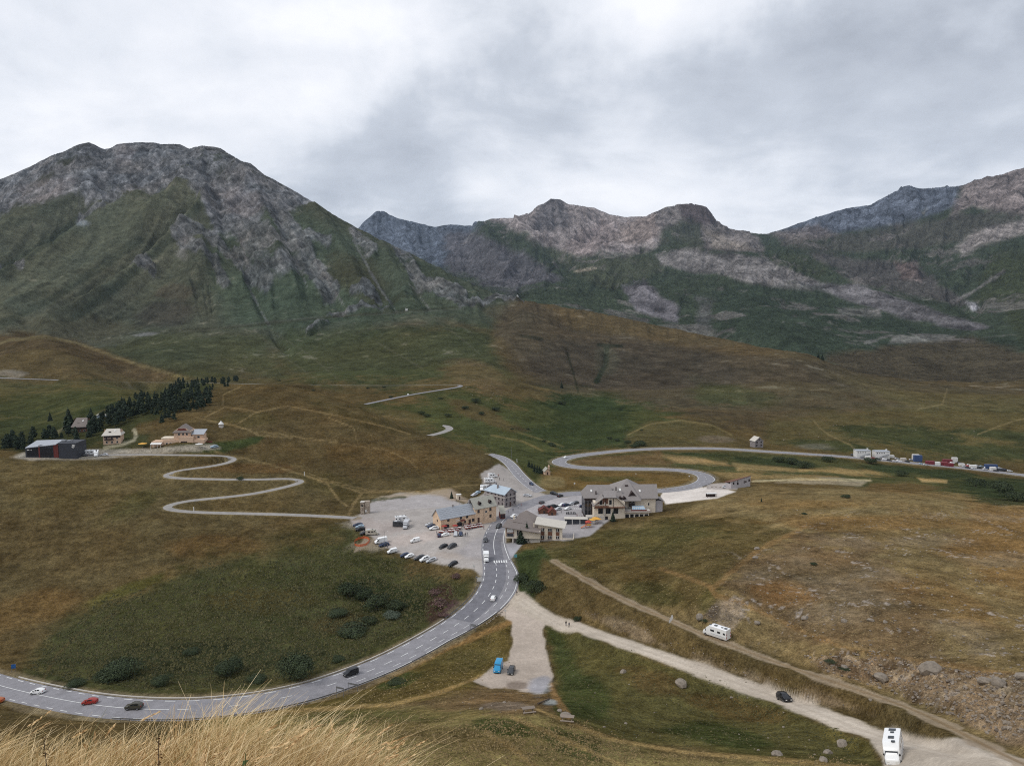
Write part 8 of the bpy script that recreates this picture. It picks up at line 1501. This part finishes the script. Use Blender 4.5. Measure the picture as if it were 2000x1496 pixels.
# climbing frame and slide
p = hit(1149, 1030); root = empty('climbing_frame', tuple(p), .2); tag(root, 'red and orange climbing frame with slide below the chalet hotel', 'climbing frame')
for x in (-1, 1):
    for y in (-1, 1): MB().box(x - .08, x + .08, y - .08, y + .08, -.5, 2.6).build('post', M['play_red'], root)
MB().box(-1.1, 1.1, -1.1, 1.1, 1.2, 1.35).build('platform', M['play_orange'], root); MB().slab([(-1.3, -1.3, 2.6), (1.3, -1.3, 2.6), (0, 0, 3.6)], .05).slab([(1.3, -1.3, 2.6), (1.3, 1.3, 2.6), (0, 0, 3.6)], .05).slab([(1.3, 1.3, 2.6), (-1.3, 1.3, 2.6), (0, 0, 3.6)], .05).slab([(-1.3, 1.3, 2.6), (-1.3, -1.3, 2.6), (0, 0, 3.6)], .05).build('canopy', M['play_red'], root); MB().slab([(-1.1, -.4, 1.4), (-1.1, .4, 1.4), (-3.6, .4, .1), (-3.6, -.4, .1)][::-1], .08).build('slide', M['play_orange'], root); MB().box(-1.06, 1.06, -1.12, -1.06, 1.36, 2.0).build('side_panel', M['parasol_yellow'], root)
def motorbike(px, py, yaw, label, group=None):
    p = hit(px, py); root = empty('motorcycle', tuple(p), yaw); tag(root, label, 'motorcycle', group)
    for x in (-.7, .7): w = link(bpy.data.objects.new('wheel', WHEEL), root); w.location = (x, 0, .32); w.scale = (1, .6, 1)
    MB().box(-.75, .1, -.14, .14, .6, .85).build('seat', M['plastic'], root); MB().box(-.35, .45, -.18, .18, .3, .62).build('engine', M['steel'], root); MB().box(.05, .6, -.17, .17, .7, 1.0).build('tank', M['paint_black'], root); MB().tube([(.55, -.38, 1.05), (.5, 0, 1.0), (.55, .38, 1.05)], .025, None, 5).build('handlebar', M['plastic'], root); MB().tube([(.7, 0, .32), (.5, 0, 1.0)], .04, None, 5).build('fork', M['steel'], root)
for k in range(6): motorbike(1107 + k * 3.2, 1003.5, 1.2 + .1 * k, 'black motorcycle in the row on the paved car park', 'parked motorcycles')
# the works yard at the far right
def container(px, py, L_, col, label, hgt=2.5, yaw=-6):
    p = hit(px, py); root = empty('container', tuple(p), math.radians(yaw)); tag(root, label, 'container'); MB().box(-L_ / 2, L_ / 2, -1.2, 1.2, .05, hgt).build('body', M[col], root); MB().box(L_ / 2 + .003, L_ / 2 + .05, -1.1, 1.1, .15, hgt - .1).build('door', M[col], root)
    r_ = MB(); k = 0
    while k * .5 < L_ - .3: r_.box(-L_ / 2 + .2 + k * .5, -L_ / 2 + .35 + k * .5, -1.26, -1.203, .2, hgt - .15); k += 1
    r_.build('ribs', M[col], root)['kind'] = 'stuff'
for px, py, L_, col, lb, h_ in ((1695, 899, 4, 'frame_white', 'white cabin below the left works block', 2.4), (1742, 896.5, 3, 'frame_white', 'small white cabin right of the works blocks', 2.0), (1764, 902, 4, 'concrete', 'pale cabin left of the blue machine in the yard', 2.0), (1792, 904, 6, 'container_blue', 'tall blue machine housing in the works yard', 5.0), (1788, 900, 5, 'frame_white', 'white cabin behind the blue machine housing', 4.2), (1816, 909, 6, 'container_red', 'leftmost dark red container in the works yard', 2.6), (1830, 910.5, 4, 'frame_white', 'white container between dark red ones', 2.4), (1843, 911.5, 5, 'container_red', 'dark red container right of the white one', 2.8), (1852, 913, 7, 'container_red', 'long dark red container at the right of the red row', 2.4), (1850, 905, 7, 'container_red', 'dark red container in the back row of the yard', 2.2), (1864, 905.5, 4, 'frame_white', 'tall white cabin in the back row of the yard', 4.0), (1878, 912.5, 4, 'frame_white', 'white cabin right of the red row', 2.0), (1900, 916, 5, 'frame_white', 'low white cabin in the right half of the yard', 2.2), (1935, 918, 9, 'container_blue', 'long blue container near the yard end', 3.4), (1939, 921, 4, 'frame_white', 'white box in front of the long blue container', 2.6), (1955, 922, 6, 'charcoal_cladding', 'dark container at the far right end of the yard', 1.8)): container(px, py - 2.5, L_, col, lb, h_)
for i, (px, py, c) in enumerate(((1666, 893, 'dark_grey'), (1720, 897, 'black'), (1752, 900, 'silver'), (1756, 904, 'white'), (1772, 905.5, 'black'), (1780, 902, 'silver'), (1874, 908, 'dark_grey'), (1884, 915, 'silver'), (1893, 913, 'white'), (1908, 913.5, 'silver'), (1912, 918, 'black'), (1918, 915, 'pale_blue'), (1924, 921, 'silver'), (1964, 921, 'dark_grey'), (1972, 924, 'silver'), (1676, 896, 'silver'), (1705, 899, 'red'), (1714, 900, 'dark_grey'), (1728, 901, 'white'), (1737, 903, 'black'), (1748, 905, 'silver'), (1800, 910, 'pale_blue'), (1808, 912, 'silver'), (1860, 908, 'white'), (1890, 917.5, 'black'), (1902, 919.5, 'silver'), (1927, 918, 'white'), (1945, 923.5, 'dark_grey'), (1952, 918.5, 'silver'))): put('estate_car' if i % 2 else 'suv', px, py - 3, 1, .1, c, 'car parked among the containers of the distant works yard', 'cars in the works yard', scale=.82)
for px, py, c, lb in ((1116, 985.5, 'silver', 'silver car right of the dark blue one in the paved car park'), (1124, 984, 'dark_grey', 'dark grey car further right in the paved car park'), (1070, 992.5, 'black', 'black car behind the wider brown hut'), (1090, 996, 'silver', 'silver car in the inner row of the paved car park'), (1109, 995, 'white', 'white car in the inner row of the paved car park')): put('hatchback', px, py, -1, .25, c, lb)
vs, fs = [], []                                    # painted bays of the paved car park
for k in range(11):
    for row in (0, 1):
        a_, b_ = hit(1098 + k * 4.0 - row * 6, 984 + row * 7), hit(1101.5 + k * 4.0 - row * 6, 988 + row * 7); d_ = (b_ - a_); d_.z = 0; d_.normalize(); n_ = Vector((-d_.y, d_.x, 0)) * .12; u = Vector((0, 0, .05)); b = len(vs)
        vs += [tuple(a_ + n_ + u), tuple(a_ - n_ + u), tuple(b_ - n_ + u), tuple(b_ + n_ + u)]; fs.append((b, b + 1, b + 2, b + 3))
me = bpy.data.meshes.new('parking_lines'); me.from_pydata(vs, [], fs); me.materials.append(PAINT); o = link(bpy.data.objects.new('parking_lines', me)); o['kind'] = 'structure'
# tiny far things
for px, py, s_, lb in ((794, 607, 3.4, 'tiny white oratory on the old road across the mountain'), (1011, 580, 2.6, 'tiny pale hut on the shoulder of the brown ridge'), (797, 773, 1.6, 'small white van on the distant zigzag road')):
    H = House('far_hut' if s_ > 2 else 'van', lb, 'hut' if s_ > 2 else 'van', px, py, 10); H.wall(-s_ * .6, s_ * .6, 0, s_, s_ * 1.1, 'frame_white', z0=-2 if s_ > 2 else 0); H.part('roof', MB().slab([(-s_ * .75, -.2, s_ * 1.1), (0, -.2, s_ * 1.9), (0, s_, s_ * 1.9), (-s_ * .75, s_, s_ * 1.1)][::-1] if s_ > 2 else [(-.8, 0, 1.8), (.8, 0, 1.8), (.7, 1.6, 2.0), (-.7, 1.6, 2.0)], .1), M['frame_white'])

# ------------------------------------------------------------------ people
def person_mesh(name, joints, bones, cols):
    """one continuous skinned body; cols: function(point) -> material slot"""
    me = bpy.data.meshes.new(name); me.from_pydata([j[:3] for j in joints], bones, []); o = bpy.data.objects.new(name, me); COL.objects.link(o)
    m = o.modifiers.new('skin', 'SKIN'); sv = me.skin_vertices[0].data if me.skin_vertices else None
    if sv is None:
        me.attributes; bpy.context.view_layer.update(); sv = me.skin_vertices[0].data
    for v, j in zip(sv, joints): v.radius = (j[3], j[4] if len(j) > 4 else j[3])
    sv[0].use_root = True; s_ = o.modifiers.new('sub', 'SUBSURF'); s_.levels = s_.render_levels = 1; bpy.context.view_layer.update()
    ev = o.evaluated_get(bpy.context.evaluated_depsgraph_get()); out = bpy.data.meshes.new_from_object(ev); bpy.data.objects.remove(o)
    out.name = name
    return out
def figure(step, arm):
    J = [(0, 0, .95, .15, .11), (0, .01, 1.15, .14, .10), (0, .02, 1.38, .17, .10), (0, 0, 1.50, .06), (0, -.01, 1.60, .085, .095), (0, -.01, 1.70, .08, .09),
         (.10, 0, .88, .085), (.11, -step * .5, .50, .06), (.11, -step + .05, .09, .045), (.11, -step - .12, .04, .045), (-.10, 0, .88, .085), (-.11, step * .45, .50, .06), (-.11, step + .06, .10, .045), (-.11, step - .1, .04, .045),
         (.19, .01, 1.40, .06), (.25, arm * .6, 1.13, .045), (.26, arm * 1.0 - .06, .90, .034), (.26, arm - .1, .80, .035), (-.19, .01, 1.40, .06), (-.25, -arm * .6, 1.13, .045), (-.26, -arm - .06, .90, .034), (-.26, -arm - .1, .80, .035)]
    B = [(0, 1), (1, 2), (2, 3), (3, 4), (4, 5), (0, 6), (6, 7), (7, 8), (8, 9), (0, 10), (10, 11), (11, 12), (12, 13), (2, 14), (14, 15), (15, 16), (16, 17), (2, 18), (18, 19), (19, 20), (20, 21)]
    return person_mesh('person', J, B, None)
W_('skin', (190, 145, 120), rough=.6); W_('cloth_black', (34, 34, 38), rough=.9); W_('cloth_navy', (44, 52, 78), rough=.9); W_('cloth_red', (140, 50, 46), rough=.9); W_('cloth_grey', (110, 110, 114), rough=.9); W_('cloth_white', (200, 200, 200), rough=.9); W_('hair', (52, 38, 30), rough=.8)
FIG = [figure(.22, .16), figure(.02, .04)]
def person(px, py, yaw, pose, jacket, trousers, label, group=None):
    me = FIG[pose].copy(); me.materials.clear()
    for n in (jacket, trousers, 'skin', 'cloth_black'): me.materials.append(M[n])
    idx = []
    for f in me.polygons: c = f.center; idx.append(3 if c.z < .1 else 1 if c.z < .93 and abs(c.x) < .2 else 2 if c.z > 1.48 or (abs(c.x) > .2 and c.z < .9) else 0)
    me.polygons.foreach_set('material_index', idx); me.polygons.foreach_set('use_smooth', [True] * len(idx)); p = hit(px, py)
    o = link(bpy.data.objects.new('person', me)); o.location = p; o.rotation_euler.z = yaw; tag(o, label, 'person', group)
    h_ = MB(); 
    for k in range(8):
        t0, t1 = math.pi * k / 4, math.pi * (k + 1) / 4
        h_.face([(.10 * math.cos(t0), .02 + .11 * math.sin(t0), 1.66), (.10 * math.cos(t1), .02 + .11 * math.sin(t1), 1.66), (.06 * math.cos(t1), .01 + .07 * math.sin(t1), 1.79), (.06 * math.cos(t0), .01 + .07 * math.sin(t0), 1.79)]); h_.face([(.06 * math.cos(t0), .01 + .07 * math.sin(t0), 1.79), (.06 * math.cos(t1), .01 + .07 * math.sin(t1), 1.79), (0, .01, 1.81)])
    h_.build('hair', M['hair'], o)
for px, py, yw, ps, j, t, lb in ((1105.5, 1222, .3, 0, 'cloth_black', 'cloth_navy', 'walker in dark clothes, left one of the pair on the dirt road'), (1111.5, 1225, .5, 0, 'cloth_navy', 'cloth_black', 'walker in navy jacket, right one of the pair on the dirt road'), (1009.5, 1162, 2.4, 0, 'cloth_black', 'cloth_black', 'person in black walking at the mouth of the dirt road'), (909, 1047, 0, 1, 'cloth_black', 'cloth_navy', 'person in black standing at the road end of the terrace, left'), (912.5, 1046.5, 1, 1, 'cloth_navy', 'cloth_grey', 'person in navy standing at the road end of the terrace, right'), (976, 938, 0, 1, 'cloth_black', 'cloth_black', 'person in black beside the second motorhome of the lay-by'), (984, 939, 2, 1, 'cloth_navy', 'cloth_black', 'person in navy furthest right in the lay-by'), (973.5, 931, 1, 1, 'cloth_red', 'cloth_black', 'person in red behind the uppermost camper van'), (992.5, 1003, 1, 1, 'cloth_black', 'cloth_grey', 'person in black at the pale forecourt of the stone hotel, left'), (1002, 999, .3, 0, 'cloth_navy', 'cloth_black', 'person walking across the pale forecourt of the stone hotel, right'), (1123, 989, 0, 1, 'cloth_black', 'cloth_navy', 'person standing alone on the paved car park'), (1086, 1002, 2, 1, 'cloth_black', 'cloth_navy', 'person left of the motorcycles near the brown huts'), (1096, 1003, 2, 1, 'cloth_black', 'cloth_grey', 'person between the huts and the motorcycles'), (911 - 20, 975 + 4, 1, 1, 'cloth_grey', 'cloth_navy', 'person below the white ticket hut'), (880, 1029, 1, 1, 'cloth_red', 'cloth_navy', 'waiter in red at the left archway of the inn'), (905, 1027, 1, 1, 'cloth_grey', 'cloth_black', 'guest standing by the right archway of the inn'), (1131, 1012, 2, 1, 'cloth_white', 'cloth_navy', 'person in white on the chalet hotel terrace, left'), (945, 1034, 1, 0, 'cloth_red', 'cloth_navy', 'person in red walking along the road edge beside the terrace'), (853, 1044, 2, 1, 'cloth_navy', 'cloth_grey', 'person in navy beside the cars at the gable of the inn'), (757, 1070, 1, 1, 'cloth_grey', 'cloth_navy', 'person in grey between the panel van and the small white van'), (1018, 990, 1, 0, 'cloth_red', 'cloth_grey', 'person in red on the pavement before the stone hotel'), (1012, 993, 2, 1, 'cloth_white', 'cloth_navy', 'person in white on the pavement before the stone hotel'), (1127, 1010, 1, 1, 'cloth_red', 'cloth_black', 'person in red on the chalet hotel terrace'), (1136, 1014, 1, 1, 'cloth_grey', 'cloth_black', 'person in grey on the chalet hotel terrace, right')): person(px, py, yw, ps, j, t, lb)

# ------------------------------------------------------------------ thin mountain air
hz = MB().box(-9500, 11500, -60, 10200, -1310, 1500).build('haze', bpy.data.materials.new('air')); hz['kind'] = 'stuff'; hz['label'] = 'thin pale blue mountain air'; hz['category'] = 'haze'
hm = hz.data.materials[0]; hm.use_nodes = True; ht_ = hm.node_tree; ht_.nodes.clear(); pv = ht_.nodes.new('ShaderNodeVolumePrincipled'); pv.inputs['Density'].default_value = 1.8e-5; pv.inputs['Color'].default_value = (.62, .78, 1.0, 1); oo = ht_.nodes.new('ShaderNodeOutputMaterial'); ht_.links.new(pv.outputs[0], oo.inputs['Volume'])
